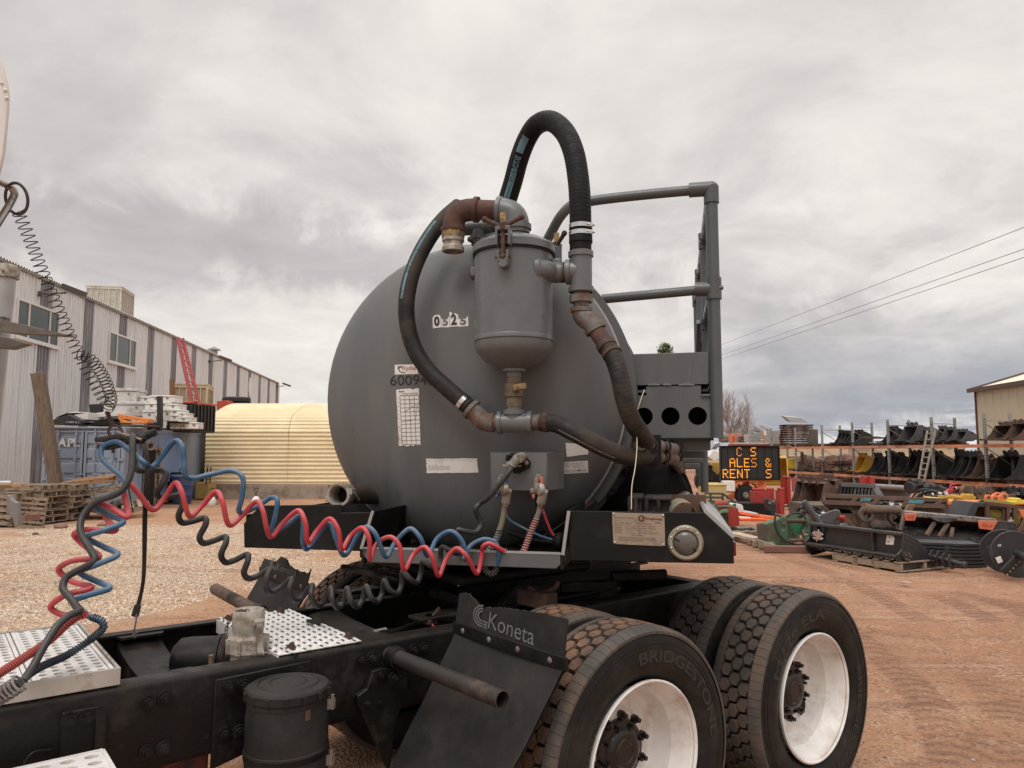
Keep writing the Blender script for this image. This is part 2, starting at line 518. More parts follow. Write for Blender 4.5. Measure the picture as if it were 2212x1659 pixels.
# tank trailer
TH = rad(12.5)
c0 = W(1018.6,856,4.1)
TR = Frame((c0.x,c0.y,0),-TH)
ZC = c0.z
RH,HD = .851,.30
trailer = thing('tank_trailer','grey cylindrical vacuum tank trailer with a black looping hose over its front','tank trailer',TR.loc,TR.ang)
def tl(u,v,y=None):
 return TR.l(W(u,v,y))
def head_y(r):
 return -HD * max(0.0,1 - (r / RH) ** 2.7) ** .52
def dome(u,v,off=.0015):
 """where the line of sight through a survey pixel meets the tank's front head"""
 o,d = TR.l(EYE),TR.i.to_3x3() @ ray(u,v)
 t = (-.6 - o.y) / d.y
 for _ in range(14):
  p = o + d * t
  r = math.hypot(p.x,p.z - ZC)
  t += (head_y(min(r,RH)) - p.y) / d.y
 p = o + d * t
 return p + V((0,-off,0))
prof = [(RH * math.sin(math.pi / 2 * i / 30),0) for i in range(31)]
mb = MB().lathe([(r,head_y(r)) for r,_ in prof],(0,0,ZC),(0,1,0),72)
mb.obj('tank_head',m_grey,trailer,ang=60)
mb = MB().lathe([(RH,0),(RH,6.6),(RH * .7,6.9),(0,7.0)],(0,0,ZC),(0,1,0),64)
mb.obj('tank_shell',m_grey,trailer)
mb = MB().lathe([(RH - .006,-.022),(RH + .006,-.018),(RH + .008,-.006),(RH - .004,.004)],(0,0,ZC),(0,1,0),72)
mb.obj('weld_seam',m_lip,trailer)
x_ = lambda a: V((math.cos(a),0,math.sin(a)))
def ring(a0,a1,y0,y1,r0,r1,mat=m_grey,name='wrap_plate',n=48):
 mb = MB(); vs = []; fs = []
 for i in range(n + 1):
  a = a0 + (a1 - a0) * i / n; e = x_(a)
  for r,y in ((r0,y0),(r1,y0),(r1,y1),(r0,y1)):
   vs.append(V((0,0,ZC)) + e * r + V((0,y,0)))
 for i in range(n):
  for k in range(4):
   fs.append((i * 4 + k,i * 4 + (k + 1) % 4,(i + 1) * 4 + (k + 1) % 4,(i + 1) * 4 + k))
 fs += [(0,1,2,3),(n * 4 + 3,n * 4 + 2,n * 4 + 1,n * 4)]
 return mb.add(vs,fs).obj(name,mat,trailer,ang=30)
ring(rad(116),rad(217),.08,.24,RH - .01,RH + .045)
ring(rad(-40),rad(61),.08,.24,RH - .01,RH + .05)
for y in (1.15,2.1,3.05,4.0,5.0):
 ring(0,2 * math.pi,y,y + .1,RH - .01,RH + .055,m_grey,'stiffener_ring',56)
# saddle under the tank, gooseneck beams
mb = MB()
for sx in (-.42,.42):
 mb.box((sx,3.6,ZC - RH - .04),(.14,6.2,.2))
mb.box((0,.25,ZC - RH - .02),(1.3,.5,.06))
for y in (.7,2.2,3.8,5.2):
 mb.box((0,y,ZC - RH - .02),(1.1,.06,.34))
mb.obj('frame_beam',m_dark,trailer,bevel=.006)
YN = -.62
def tn(u,v,Y=YN): return TR.on(u,v,Y=Y)
a,b = tn(781,1184),tn(1216,1200)
bl,br = tn(806,1217),tn(1212,1228)
zt,zb = (a.z + b.z) / 2,(bl.z + br.z) / 2
mb = MB().prism([V((a.x,YN,zt)),V((a.x + .0,YN,zt - .03)),V((a.x + .05,YN,zb)),V((b.x - .03,YN,zb)),V((b.x,YN,zb + .03)),V((b.x,YN,zt))],(0,.012,0))
mb.obj('nose_apron',m_grey,trailer,bevel=.004)
mb = MB().box(((a.x + b.x) / 2,YN + .011,zt + .004),(b.x - a.x + .01,.026,.008))
mb.obj('apron_lip',m_lip,trailer)
mb = MB().box(((a.x + b.x) / 2,YN + .55,zb + .012),(b.x - a.x - .1,1.0,.02))
mb.box(((a.x + b.x) / 2,YN + .75,zb + .16),(b.x - a.x - .05,.03,.34))
mb.obj('upper_coupler_plate',m_dark,trailer)
at_,bt_ = tn(806,1104),tn(1229,1104)
mb = MB()
for p,q in ((a,at_),(b,bt_)):
 mb.prism([V((p.x,YN,zt)),V((q.x,YN,q.z)),V((q.x,YN + .62,q.z)),V((p.x,YN + .62,zb)),V((p.x,YN,zb))],(.012 if p is a else -.012,0,0))
mb.obj('side_gusset',m_black,trailer)
mb = MB()
for p,q in ((a,at_),(b,bt_)):
 mb.bar((p.x,YN - .002,zt),(q.x,YN - .002,q.z),.014,.010,(0,1,0))
mb.obj('gusset_edge',m_lip,trailer)
# hoses and cables lying in the tray
mb = MB()
mb.tube(catmull([tl(1160,1062,3.62),tl(1165,1110,3.6),tl(1185,1150,3.58),tl(1215,1172,3.55)]),.012,8)
mb.tube(catmull([tl(1100,1150,3.7),tl(1150,1165,3.62),tl(1205,1172,3.55)]),.014,8)
mb.ball(tl(1208,1170,3.56),(.035,.05,.045),10,6)
mb.obj('wiring_loom',m_rubber,trailer)
mb = MB().tube(catmull([tl(1091,1105,3.62),tl(1100,1122,3.61),tl(1130,1140,3.6),tl(1168,1158,3.58),tl(1200,1168,3.56)]),.006,8)
mb.obj('blue_brake_line',m_blue,trailer)
mb = MB().tube(catmull([tl(1172,1100,3.56),tl(1182,1128,3.56),tl(1192,1150,3.56),tl(1204,1166,3.56)]),.006,8)
mb.obj('red_brake_line',m_red,trailer)
def plate_from(pts,Y,th,mat,name,bevel=.004,slope=0):
 P = [TR.on(u,v,Y=Y) for u,v in pts]
 return MB().prism(P,(0,th,0)).obj(name,mat,trailer,bevel=bevel)
YL = -.44
plate_from([(527,1183),(526,1131),(561,1092),(737,1090),(737,1108),(802,1106),(786,1191)],YL,.014,m_black,'front_box_plate')
p0,p1 = TR.on(527,1183,Y=YL),TR.on(786,1191,Y=YL)
p2 = TR.on(561,1092,Y=YL)
mb = MB().box(((p0.x + p1.x) / 2,YL + .55,p0.z + .02),(p1.x - p0.x,1.08,.012))
mb.box((p0.x + .006,YL + .55,p0.z + .09),(.012,1.08,.16))
mb.box(((p0.x + p1.x) / 2,YL + 1.1,p0.z + .12),(p1.x - p0.x,.012,.22))
mb.bar((p0.x,YL + .55,p0.z + .16),(p2.x,YL + .55,p2.z),1.08,.01,(0,0,1)) if False else None
mb.obj('box_channel',m_black,trailer)
o = TR.on(732,1070,Y=-.40)
hb = [o + V((0,.10,0)),o + V((.05,.22,-.005)),o + V((.22,.36,-.035)),o + V((.42,.46,-.06)),o + V((.6,.58,-.07))]
hose_l = MB().tube(catmull(hb),.052,16).obj('suction_hose',m_rubberB,trailer)
mb = MB().lathe([(.043,.14),(.043,.0),(.05,-.012),(.060,-.012),(.064,-.004),(.064,.03),(.058,.04),(.058,.10),(.052,.13)],o,(-.08,1,0),26)
for s in (-1,1):
 mb.box(o + V((s * .064,.02,.02 * s)),(.022,.05,.03))
 mb.bar(o + V((s * .072,.02,.015 * s)),o + V((s * .066,.10,-.03)),.012,.012)
mb.obj('camlock_coupling',m_alu,hose_l,bevel=.002)
MB().cyl(o + V((0,.09,0)),o + V((0,.092,0)),.044,20).obj('hose_bore',m_dark,hose_l)
YR = -.60
plate_from([(1230,1103),(1521,1107),(1583,1164),(1586,1218),(1252,1212),(1229,1212)],YR,.014,m_black,'front_box_plate')
q0,q1,q2,q3 = TR.on(1229,1212,Y=YR),TR.on(1586,1218,Y=YR),TR.on(1583,1164,Y=YR),TR.on(1521,1107,Y=YR)
LB = 1.5
mb = MB().box(((q0.x + q1.x) / 2,YR + LB / 2 + .014,q0.z + .02),(q1.x - q0.x - .05,LB,.012))
mb.box((q1.x - .006,YR + LB / 2 + .014,(q1.z + q2.z) / 2),(.012,LB,q2.z - q1.z))
mb.obj('box_channel',m_black,trailer)
mb = MB().add([q2 + V((0,.016,0)),q3 + V((0,.016,0)),q3 + V((0,LB + .016,0)),q2 + V((0,LB + .016,0)), q2 + V((.012,.016,.010)),q3 + V((.012,.016,.010)),q3 + V((.012,LB + .016,.010)),q2 + V((.012,LB + .016,.010))], [(0,1,2,3),(7,6,5,4),(0,4,5,1),(1,5,6,2),(2,6,7,3),(3,7,4,0)])
mb.obj('sloped_lid',M('pale_grey_lid',(.36,.36,.36),.45,var=.1,vs=6,dirt=(.2,.18,.16),da=.2,ds=8),trailer)
mb = MB().box((q1.x + .008,YR + .12,(q1.z + q2.z) / 2),(.014,.09,.06))
mb.obj('side_reflector',M('red_reflector',(.20,.02,.018),.25),trailer,bevel=.004)
# data plate
pc = [TR.on(u,v,Y=YR - .003) for u,v in ((1322,1107),(1435,1110),(1437,1180),(1325,1175))]
def on_plate(s,t,off=0.0):
 top = pc[0].lerp(pc[1],s); bot = pc[3].lerp(pc[2],s)
 return bot.lerp(top,t) + V((0,-off,0))
mb = MB().prism([p for p in pc],(0,.004,0))
dplate = mb.obj('data_plate',m_plate,trailer)
def plate_text(body,s0,s1,t0,t1,mat,parent,fn,name='lettering',bold=0.0):
 mb = MB()
 letter(mb,body,lambda a,b: fn(s0 + (s1 - s0) * a,t0 + (t1 - t0) * b),bold=bold)
 return mb.obj(name,mat,parent,smooth=False)
pf = lambda s,t: on_plate(s,t,.0012)
mb = MB()
def lt(mb,body,s0,s1,t0,t1,fn,bold=0.0):
 letter(mb,body,lambda a,b: fn(s0 + (s1 - s0) * a,t0 + (t1 - t0) * b),bold=bold)
lt(mb,'ROUGHNECK TRAILERS',.04,.42,.82,.865,pf)
lt(mb,'VIN',.04,.09,.73,.765,pf)
for i,(l,r) in enumerate((('BUILD CODE  VBN-0137','GVWR:   80,000 LBS'),('MFG DATE','FRT GAWR:   36,000 LBS'),('CAPACITY','REAR GAWR:   40,000 LBS'),('SHELL MAT','RIMS:   8.25 x 24.5'),('HEAD MAT','TIRES: 11R24.5 COLD 90 PSI'))):
 t = .645 - i * .072
 lt(mb,l,.04,.04 + .017 * len(l),t,t + .04,pf)
 lt(mb,r,.48,.48 + .0152 * len(r),t,t + .04,pf)
 if i: mb.add([pf(.24,t),pf(.45,t),pf(.45,t + .006),pf(.24,t + .006)],[(0,1,2,3)])
lt(mb,'TYPE: TRAILER',.36,.58,.285,.325,pf)
for i,l in enumerate(('THIS VEHICLE CONFORMS TO ALL APPLICABLE FEDERAL','MOTOR VEHICLE SAFETY STANDARDS IN EFFECT ON THE','DATE OF MANUFACTURE SHOWN ABOVE')):
 lt(mb,l,.10,.10 + .0157 * len(l),.21 - i * .052,.245 - i * .052,pf)
for s0,s1,t0,t1 in ((.12,.50,.725,.728),(.12,.50,.775,.778),(.12,.123,.725,.778),(.497,.5,.725,.778)):
 mb.add([pf(s0,t0),pf(s1,t0),pf(s1,t1),pf(s0,t1)],[(0,1,2,3)])
mb.obj('engraved_text',m_inkB,dplate,smooth=False)
mb = MB(); n = 28
mb.add([pf(.565 + .065 * math.cos(2 * math.pi * k / n),.84 + .105 * math.sin(2 * math.pi * k / n)) for k in range(n)],[tuple(range(n))])
mb.obj('round_emblem',m_inkB,dplate,smooth=False)
mb = MB(); pf2 = lambda s,t: on_plate(s,t,.0022)
lt(mb,'R',.54,.595,.785,.895,pf2,.02)
mb.obj('emblem_letter',m_plate,dplate,smooth=False)
mb = MB(); lt(mb,'Roughneck',.64,.965,.775,.88,lambda s,t: pf(s + .02 * (t - .8),t - .06 * (s - .8)),.03); lt(mb,'Trailers',.81,.93,.70,.745,pf,.02)
mb.obj('maker_name',m_inkB,dplate,smooth=False)
scr = MB().ball((0,0,0),(.006,.004,.006),10,5).obj('rivet',m_steel,dplate)
for k,(s,t) in enumerate(((.03,.955),(.97,.95),(.03,.05),(.97,.05))):
 if k == 0: scr.location = on_plate(s,t,.002)
 else: inst(scr,dplate,on_plate(s,t,.002))
# round lamp
lc = TR.on(1481,1172,Y=YR)
lr = (TR.on(1520,1172,Y=YR) - lc).length
lamp = MB().lathe([(lr * .70,-.012),(lr * .74,-.020),(lr * .9,-.020),(lr,-.010),(lr,0)],lc,(0,1,0),40).obj('lamp_bezel',M('tarnished_bezel',(.42,.39,.33),.35,.6,var=.15,vs=14,dirt=(.30,.26,.17),da=.4,ds=10),trailer)
mb = MB().lathe([(0,-.030),(lr * .3,-.029),(lr * .55,-.024),(lr * .69,-.012),(lr * .70,-.004)],lc,(0,1,0),32)
mb.obj('lamp_lens',m_glassy,lamp,ang=70)
mb = MB().bar(lc + V((-lr * .62,-.026,lr * .26)),lc + V((lr * .58,-.022,-lr * .40)),.006,.006,(0,1,0))
mb.obj('lens_rib',m_dark,lamp)
mb = MB()
for k in range(5):
 a = rad(200 - k * 40)
 mb.ball(lc + V((math.cos(a) * lr * .86,-.021,math.sin(a) * lr * .86)),(.005,.004,.005),8,5)
mb.obj('bezel_screw',m_steel,lamp)
for k,(u0,u1,vt) in enumerate(((1357,1388,1071),(1390,1450,1073))):
 pa,pb = TR.on(u0,vt,Y=YR + .22),TR.on(u1,1112,Y=YR + .22)
 mb = MB().box(((pa.x + pb.x) / 2,YR + .34,(pa.z + pb.z) / 2 - .02),(pb.x - pa.x,.24,pa.z - pb.z + .04))
 mb.box((pa.x + (pb.x - pa.x) * .12,YR + .21,(pa.z + pb.z) / 2),(.02,.03,pa.z - pb.z - .01))
 mb.box((pa.x + (pb.x - pa.x) * .55,YR + .21,(pa.z + pb.z) / 2),(.02,.03,pa.z - pb.z - .01))
 mb.box(((pa.x + pb.x) / 2,YR + .21,pa.z - .008),(pb.x - pa.x,.03,.018))
 tag(mb.obj('rubber_dock_block',M('perished_rubber',(.022,.019,.017),.85,var=.3,vs=9,dirt=(.07,.05,.04),da=.4,ds=9,bump=.4,bs=25),None,bevel=.008),('narrow' if k == 0 else 'wide') + ' crumbling black rubber block lying in the box behind the data plate','rubber block','rubber blocks in the front box')
 mb_o = bpy.data.objects['rubber_dock_block' if k == 0 else 'rubber_dock_block.001']
 mb_o.matrix_world = TR.m
pw = TR.on(1470,1086,Y=YR + .6);
mb = MB().box((pw.x,YR + .62,pw.z - .02),(.26,.012,.12))
mb.obj('box_divider',M('brown_board',(.13,.075,.055),.8,var=.2,vs=8),trailer)
pw = TR.on(1480,1095,Y=YR + .12)
mb = MB().lathe([(.052,.0),(.058,.0),(.058,.25)],V((pw.x,YR + .06,pw.z - .035)),(-.1,1,.02),22)
o = mb.obj('ribbed_hose',M('hazy_clear_hose',(.36,.33,.28),.25,var=.3,vs=14,dirt=(.2,.15,.10),da=.4,ds=14),None)
o.matrix_world = TR.m; tag(o,'short hazy clear hose with brown rim lying in the box near the lamp','hose')
mb = MB().lathe([(.060,0),(.060,.012),(.050,.012),(.050,0)],V((pw.x,YR + .045,pw.z - .035)),(-.1,1,.02),22)
o2 = mb.obj('hose_rim',m_brass,o)
pw = TR.on(1490,1062,Y=YR + .9)
mb = MB().lathe([(.034,0),(.042,0),(.042,.06),(.036,.07),(.036,.25)],V((pw.x - .05,YR + .75,pw.z - .05)),(.1,1,.05),20)
mb.lathe([(.030,0),(.037,0),(.037,.25)],V((pw.x + .04,YR + .8,pw.z - .05)),(-.35,1,.0),18)
o = mb.obj('dust_cap_hose',m_steelD,None); o.matrix_world = TR.m
tag(o,'pair of dusty steel hose fittings piled at the back of the box','hose fitting')
# ---- gladhand box on the head
YG = -.50
gc = [TR.on(u,v,Y=YG) for u,v in ((1061,976),(1180,975),(1180,1061),(1061,1059))]
gx0,gx1,gz0,gz1 = gc[0].x,gc[1].x,gc[3].z,gc[0].z
mb = MB().prism([V((gx0,YG,gz0)),V((gx1,YG,gz0)),V((gx1,YG,gz1)),V((gx0,YG,gz1))],(0,.004,0))
mb.prism([V((gx1,YG + .001,gz0)),V((gx1 + .045,YG + .24,gz0)),V((gx1 + .045,YG + .24,gz1 - .01)),V((gx1,YG + .001,gz1))],(.004,0,0))
mb.prism([V((gx0,YG + .001,gz0)),V((gx0,YG + .24,gz0)),V((gx0,YG + .24,gz1)),V((gx0,YG + .001,gz1))],(-.004,0,0))
mb.box(((gx0 + gx1) / 2,YG + .12,gz1 - .003),(gx1 - gx0,.24,.006))
gbox = mb.obj('gladhand_box',m_grey,trailer,bevel=.003)
def gp(u,v,off=0.0):
 p = TR.on(u,v,Y=YG); return V((p.x,YG - off,p.z))
mb = MB().prism([gp(u,v) for u,v in ((1093,989),(1105,978),(1129,978),(1147,997),(1146,1009),(1124,1022),(1112,1022),(1098,1006))],(0,-.02,0))
mb.cyl(gp(1119,1000,.02),gp(1119,1000,.034),.034,18)
mb.box(gp(1117,984,.045),(.075,.06,.010))
mb.obj('socket_housing',m_black,gbox,bevel=.003)
mb = MB()
for u,v in ((1100,1001),(1139,1000)): mb.ball(gp(u,v,.021),(.011,.006,.011),10,6)
mb.bar(gp(1091,1005,.05),gp(1130,1006,.05),.008,.008)
mb.obj('socket_bolt',m_alu,gbox)
for k,(ub,colr) in enumerate(((1089,(.045,.10,.24)),(1167,(.40,.14,.08)))):
 mtag = M('blue_tag' if k == 0 else 'orange_tag',colr,.6,var=.15,vs=14)
 mb = MB().prism([gp(ub + a,b,.004) for a,b in ((-8,1024),(4,1024),(0,1056),(-14,1056))],(0,-.022,0))
 mb.lathe([(0,-.018),(.026,-.014),(.030,0),(.026,.014),(0,.018)],gp(ub - 2,1055,.05),(1,.25,0),18)
 mb.cyl(gp(ub - 17,1060,.05),gp(ub - 2,1060,.05),.016,14).box(gp(ub - 4,1046,.04),(.022,.04,.06))
 for dv in (1033,1046): mb.cyl(gp(ub - 6,dv,.02),gp(ub - 6,dv,.040),.008,10)
 gl = mb.obj('gladhand',m_rustgrey if k == 0 else M('dusty_brown_casting',(.21,.165,.13),.75,var=.25,vs=14),gbox,bevel=.005)
 mb = MB().box(gp(ub + 8,1038,.05),(.018,.03,.040),Matrix.Rotation(-.12,3,'Y'))
 mb.box(gp(ub - 9,1071,.06),(.013,.02,.022))
 mb.obj('colour_tag',mtag,trailer,bevel=.006)
# ---- filter canister
YC = TR.l(W(1110,660,3.60)).y
def tc(u,v,dy=0.0): return TR.on(u,v,Y=YC + dy)
cc = tc(1110,660); CXc = cc.x
CR = (tc(1194,660) - cc).length * 1.0
z_lid,z_rim,z_seam,z_bot = tc(1110,512).z,tc(1110,545).z,tc(1110,750).z,tc(1110,803).z
def cz(v): return TR.on(1110,v,Y=YC).z
zr = cz(541); zs = cz(737)
prof = [(0,cz(800)),(CR * .35,cz(796)),(CR * .7,cz(783)),(CR * .92,cz(764)),(CR * .985,cz(752)),(CR * .985,zs),(CR,zs + .004),(CR,zr)]
can = MB().lathe(prof,(CXc,YC,0),(0,0,1),48).obj('filter_canister',m_grey2,trailer,ang=25)
mb = MB().lathe([(CR * .985,zs - .008),(CR * 1.012,zs - .003),(CR * 1.012,zs + .012),(CR,zs + .018)],(CXc,YC,0),(0,0,1),48)
mb.obj('weld_band',m_grey2,can)
mb = MB().lathe([(CR,zr - .022),(CR * 1.055,zr - .022),(CR * 1.055,zr + .012),(CR * 1.02,zr + .020),(CR * .8,zr + .045),(CR * .5,zr + .060),(0,zr + .066)],(CXc,YC,0),(0,0,1),48)
mb.obj('canister_lid',m_grey2,can,ang=25)
mb = MB().lathe([(CR * 1.0,zr - .034),(CR * 1.045,zr - .034),(CR * 1.045,zr - .023),(CR,zr - .023)],(CXc,YC,0),(0,0,1),48)
mb.obj('lid_gasket',m_rubber,can)
# swing-bolt clamps round the lid
def clamp(a,parent):
 e = V((math.sin(a),-math.cos(a),0)); t = V((e.y,-e.x,0)) * -1
 base = V((CXc,YC,0)) + e * CR
 zc_ = zr - .03; zh_ = zr - .052
 mb = MB()
 for s in (-1,1):
  mb.bar(base + t * s * .030 + e * -.01 + V((0,0,zc_ + .03)),base + t * s * .030 + e * .055 + V((0,0,zc_ + .03)),.010,.075)
  mb.bar(base + t * s * .022 + e * .004 + V((0,0,zr - .09)),base + t * s * .022 + e * .055 + V((0,0,zr - .09)),.010,.055)
 mb.bar(base + e * .05 + t * -.035 + V((0,0,zc_ + .072)),base + e * .05 + t * .035 + V((0,0,zc_ + .072)),.012,.02)
 mb.bar(base + e * .02 + t * -.03 + V((0,0,zc_ + .066)),base + e * .02 + t * .03 + V((0,0,zc_ + .066)),.06,.01)
 mb.cyl(base + e * .01 + V((0,0,zr - .118)),base + e * .05 + V((0,0,zr - .118)),.026,16)
 mb.obj('lid_clamp',m_grey2,parent,bevel=.003)
 mb = MB()
 c = base + e * .042
 mb.cyl(c + V((0,0,zr - .095)),c + V((0,0,zh_ + .10)),.010,10)
 mb.cyl(c + t * -.036 + V((0,0,zr - .092)),c + t * .036 + V((0,0,zr - .092)),.010,10)
 mb.ball(c + V((0,0,zr - .092)),.016,10,6)
 mb.cyl(c + V((0,0,zh_ + .085)),c + V((0,0,zh_ + .118)),.020,10)
 for s in (-1,1):
  mb.tube([c + V((0,0,zh_ + .10)),c + t * s * .04 + V((0,0,zh_ + .118)),c + t * s * .085 + V((0,0,zh_ + .140))],[.011,.010,.012],10)
  mb.ball(c + t * s * .088 + V((0,0,zh_ + .142)),.015,10,6)
 mb.obj('clamp_screw',m_rust,parent)
 mb = MB().bar(c + V((0,0,zh_ + .105)),c + V((0,0,zh_ + .168)),.026,.014,(0,1,0)).obj('screw_tail',m_brass,parent)
clamp(0.0,can); clamp(rad(125),can); clamp(rad(-125),can)
mb = MB().box((CXc - CR - .01,YC,zr - .10),(.03,.04,.05)).box((CXc + CR + .022,YC - .01,zr - .085),(.05,.04,.055))
mb.obj('hinge_lug',m_grey2,can,bevel=.008)
mb = MB().ball((CXc - CR - .012,YC,cz(588)),(.02,.02,.032),10,6).cyl((CXc - CR - .03,YC,cz(588)),(CXc - CR,YC,cz(588)),.014,8)
mb.obj('drain_plug',m_rust,can)
# bracket behind, to the tank head
mb = MB().box((CXc,YC + .2,cz(700)),(.16,.36,.02)).box((CXc,YC + .2,cz(580)),(.16,.36,.02))
mb.obj('canister_bracket',m_grey2,can)
# outlet to the tee
xt,zt2 = tc(1255,594).x,cz(594)
o1 = tc(1215,594).x
pr = .054
mb = MB().tube(catmull([V((CXc + CR * .55,YC - CR * .48,zt2)),V((CXc + CR * .80,YC - CR * .40,zt2)),V((o1 - .05,YC - .015,zt2)),V((o1,YC,zt2))],5),pr * .93,22)
mb.lathe([(pr * 1.2,-.02),(pr * 1.16,.0),(pr * .95,.012)],(CXc + CR * .74,YC - CR * .42,zt2),(1,.12,0),22)
outlet = mb.obj('outlet_pipe',m_grey2,trailer)
mb = MB()
for k in range(6): mb.lathe([(pr * .90,0),(pr * .97,.003),(pr * .90,.006)],(o1 - .012 + k * .006,YC,zt2),(1,0,0),20)
mb.obj('pipe_thread',m_rust,outlet)
zta,ztb = cz(553),cz(636)
mb = MB().cyl((xt,YC,ztb),(xt,YC,zta),pr,24)
mb.cyl((o1 + .02,YC,zt2),(xt,YC,zt2),pr * .98,24)
mb.lathe([(pr,.0),(pr * 1.14,.0),(pr * 1.14,.022),(pr,.026)],(o1 + .018,YC,zt2),(1,0,0),24)
mb.lathe([(pr,0),(pr * 1.14,.0),(pr * 1.14,.024),(pr * 1.0,.028)],(xt,YC,zta - .024),(0,0,1),24)
mb.lathe([(pr,-.004),(pr * 1.14,.0),(pr * 1.14,.024),(pr * .9,.026)],(xt,YC,ztb - .004),(0,0,1),24)
tee = mb.obj('pipe_tee',m_grey2,trailer)
mb = MB().lathe([(pr * .9,0),(pr * .92,.02),(pr,.05),(pr * .9,.085)],(xt,YC,zta),(0,0,1),20)
mb.obj('hose_barb',m_rustgrey,tee)
mb = MB().cyl((xt,YC,ztb - .02),(xt,YC,ztb),pr * .8,18).cyl((xt,YC,ztb - .055),(xt,YC,ztb - .02),pr * 1.06,8).cyl((xt,YC,ztb - .085),(xt,YC,ztb - .055),pr * .7,16)
mb.obj('hex_bushing',m_rustgrey,tee)
def elbow(p0,d0,p1,d1,r,n=10):
 """a bent pipe from p0 (leaving along d0) to p1 (arriving along d1)"""
 p0,p1,d0,d1 = V(p0),V(p1),V(d0).normalized(),V(d1).normalized()
 L = (p1 - p0).length * .55
 a,b = p0 + d0 * L,p1 - d1 * L
 out = []
 for i in range(n + 1):
  t = i / n; q = 1 - t
  out.append(p0 * q ** 3 + a * 3 * q * q * t + b * 3 * q * t * t + p1 * t ** 3)
 return out
e0 = V((xt,YC,ztb - .085)); e1 = tc(1284,708,-.02)
dn = V((.55,-.05,-1)).normalized()
mb = MB().tube(elbow(e0,(0,0,-1),e1,dn,pr),pr * .86,20)
mb.lathe([(pr * .8,0),(pr * .98,.0),(pr * .98,.018),(pr * .85,.02)],e0 - V((0,0,.016)),(0,0,1),20)
mb.lathe([(pr * .8,0),(pr * .98,.0),(pr * .98,.018),(pr * .85,.02)],e1,dn,20)
mb.obj('pipe_elbow',m_rustgrey,tee)
e2 = tc(1307,742,-.05)
mb = MB().cyl(e1,e2,pr * .74,18).obj('rusty_nipple',m_rust,tee)
# hose from there down to the side
def hose(pts,r,name,mat,ribs=0.0,pitch=.02,seg=16,n=10):
 P = catmull(pts,n)
 rr = r
 if ribs:
# resample finely along the length
  Q = []; L = [0]
  for a,b in zip(P,P[1:]): L.append(L[-1] + (b - a).length)
  k = int(L[-1] / (pitch / 4)); j = 0
  for i in range(k + 1):
   s = L[-1] * i / k
   while j < len(L) - 2 and L[j + 1] < s: j += 1
   Q.append(P[j].lerp(P[j + 1],(s - L[j]) / max(1e-9,L[j + 1] - L[j])))
  P = Q; rr = [r + ribs * math.sin(i * math.pi / 2) * (1 if i % 2 else 0) for i in range(len(P))]
 o = MB().tube(P,rr,seg).obj(name,mat,trailer,ang=50)
 return o,P
h2,_ = hose([e2,tc(1322,765,-.08),tc(1338,810,-.11),tc(1349,860,-.12),tc(1364,905,-.10),tc(1385,938,-.04),tc(1396,955,.02)],.043,'side_hose',m_rubberB,.0005,.02)
mb = MB().lathe([(.0445,0),(.0475,0),(.0475,.03),(.0445,.03)],e2,tc(1322,765,-.08) - e2,20).lathe([(.0445,0),(.0475,0),(.0475,.02),(.0445,.02)],e2 + (tc(1322,765,-.08) - e2) * .8,tc(1322,765,-.08) - e2,20)
mb.obj('hose_clamp',m_rust,h2)
# ---- the big loop over the top
loop = [tc(1254,540),tc(1254,500),tc(1253,440,.0),tc(1249,385,.02),tc(1238,325,.06),tc(1217,282,.12),tc(1186,261,.2),tc(1157,272,.28), tc(1137,303,.34),tc(1121,345,.38),tc(1109,390,.42),tc(1097,430,.45),tc(1086,470,.48),tc(1078,500,.5)]
loopo,LP = hose(loop,.0535,'loop_hose',m_rubber,.0005,.02,20)
mb = MB(); ms = MB()
for v in (500,515):
 z = cz(v)
 mb.lathe([(.0555,0),(.058,0),(.058,.021),(.0555,.021)],(xt,YC,z - .010),(0,0,1),28)
 mb.box((xt + .052,YC - .03,z),(.022,.018,.018)); mb.cyl((xt + .035,YC - .045,z),(xt + .07,YC - .02,z),.006,8)
mb.obj('hose_clamp',m_steel,loopo)
MB().lathe([(.054,-.02),(.058,-.015),(.057,.01),(.054,.02)],(xt,YC,cz(527)),(0,0,1),22).obj('hose_end',m_rubber,loopo)
# printed stripe on the inside of the far leg
T_,N_,B_ = frames(LP)
def on_hose(P,i,w,r):
 """point on a hose at index i facing the viewer, w sideways in metres"""
 i0 = max(0,min(len(P) - 2,int(i))); f = i - i0
 p = P[i0].lerp(P[i0 + 1],f); t = (P[min(i0 + 1,len(P) - 1)] - P[max(i0 - 1,0)]).normalized()
 view = (TR.l(EYE) - p).normalized()
 n = (view - t * view.dot(t)).normalized()
 sd_ = t.cross(n)
 a = w / r
 return p + (n * math.cos(a) + sd_ * math.sin(a)) * (r + .0012)
nP = len(LP)
def stripe(P,i0,i1,w0,w1,r,n=24):
 return MB().grid(lambda a,b: on_hose(P,i0 + (i1 - i0) * a,w0 + (w1 - w0) * b,r),n,4)
def find(P,u,v):
 """index on the hose that the survey pixel looks at"""
 best,bi = 1e9,0
 for i,p in enumerate(P):
  w = TR.w(p) - EYE
  f = w.dot(FWD)
  d = (CU + FPX * w.dot(RGT) / f - u) ** 2 + (CV - FPX * w.dot(UPV) / f - v) ** 2
  if d < best: best,bi = d,i
 return bi
iA,iB,iC,iD,iE = find(LP,1145,292),find(LP,1127,330),find(LP,1124,338),find(LP,1117,365),find(LP,1095,432)
def hw(s,t,i0,i1,w0,w1): return on_hose(LP,i0 + (i1 - i0) * s,w0 + (w1 - w0) * t,.0535)
stripe(LP,iA,iB,-.010,.032,.0535).obj('printed_band',m_cyan,loopo)
stripe(LP,iD,iE,-.006,.026,.0535).obj('printed_band',m_cyan,loopo)
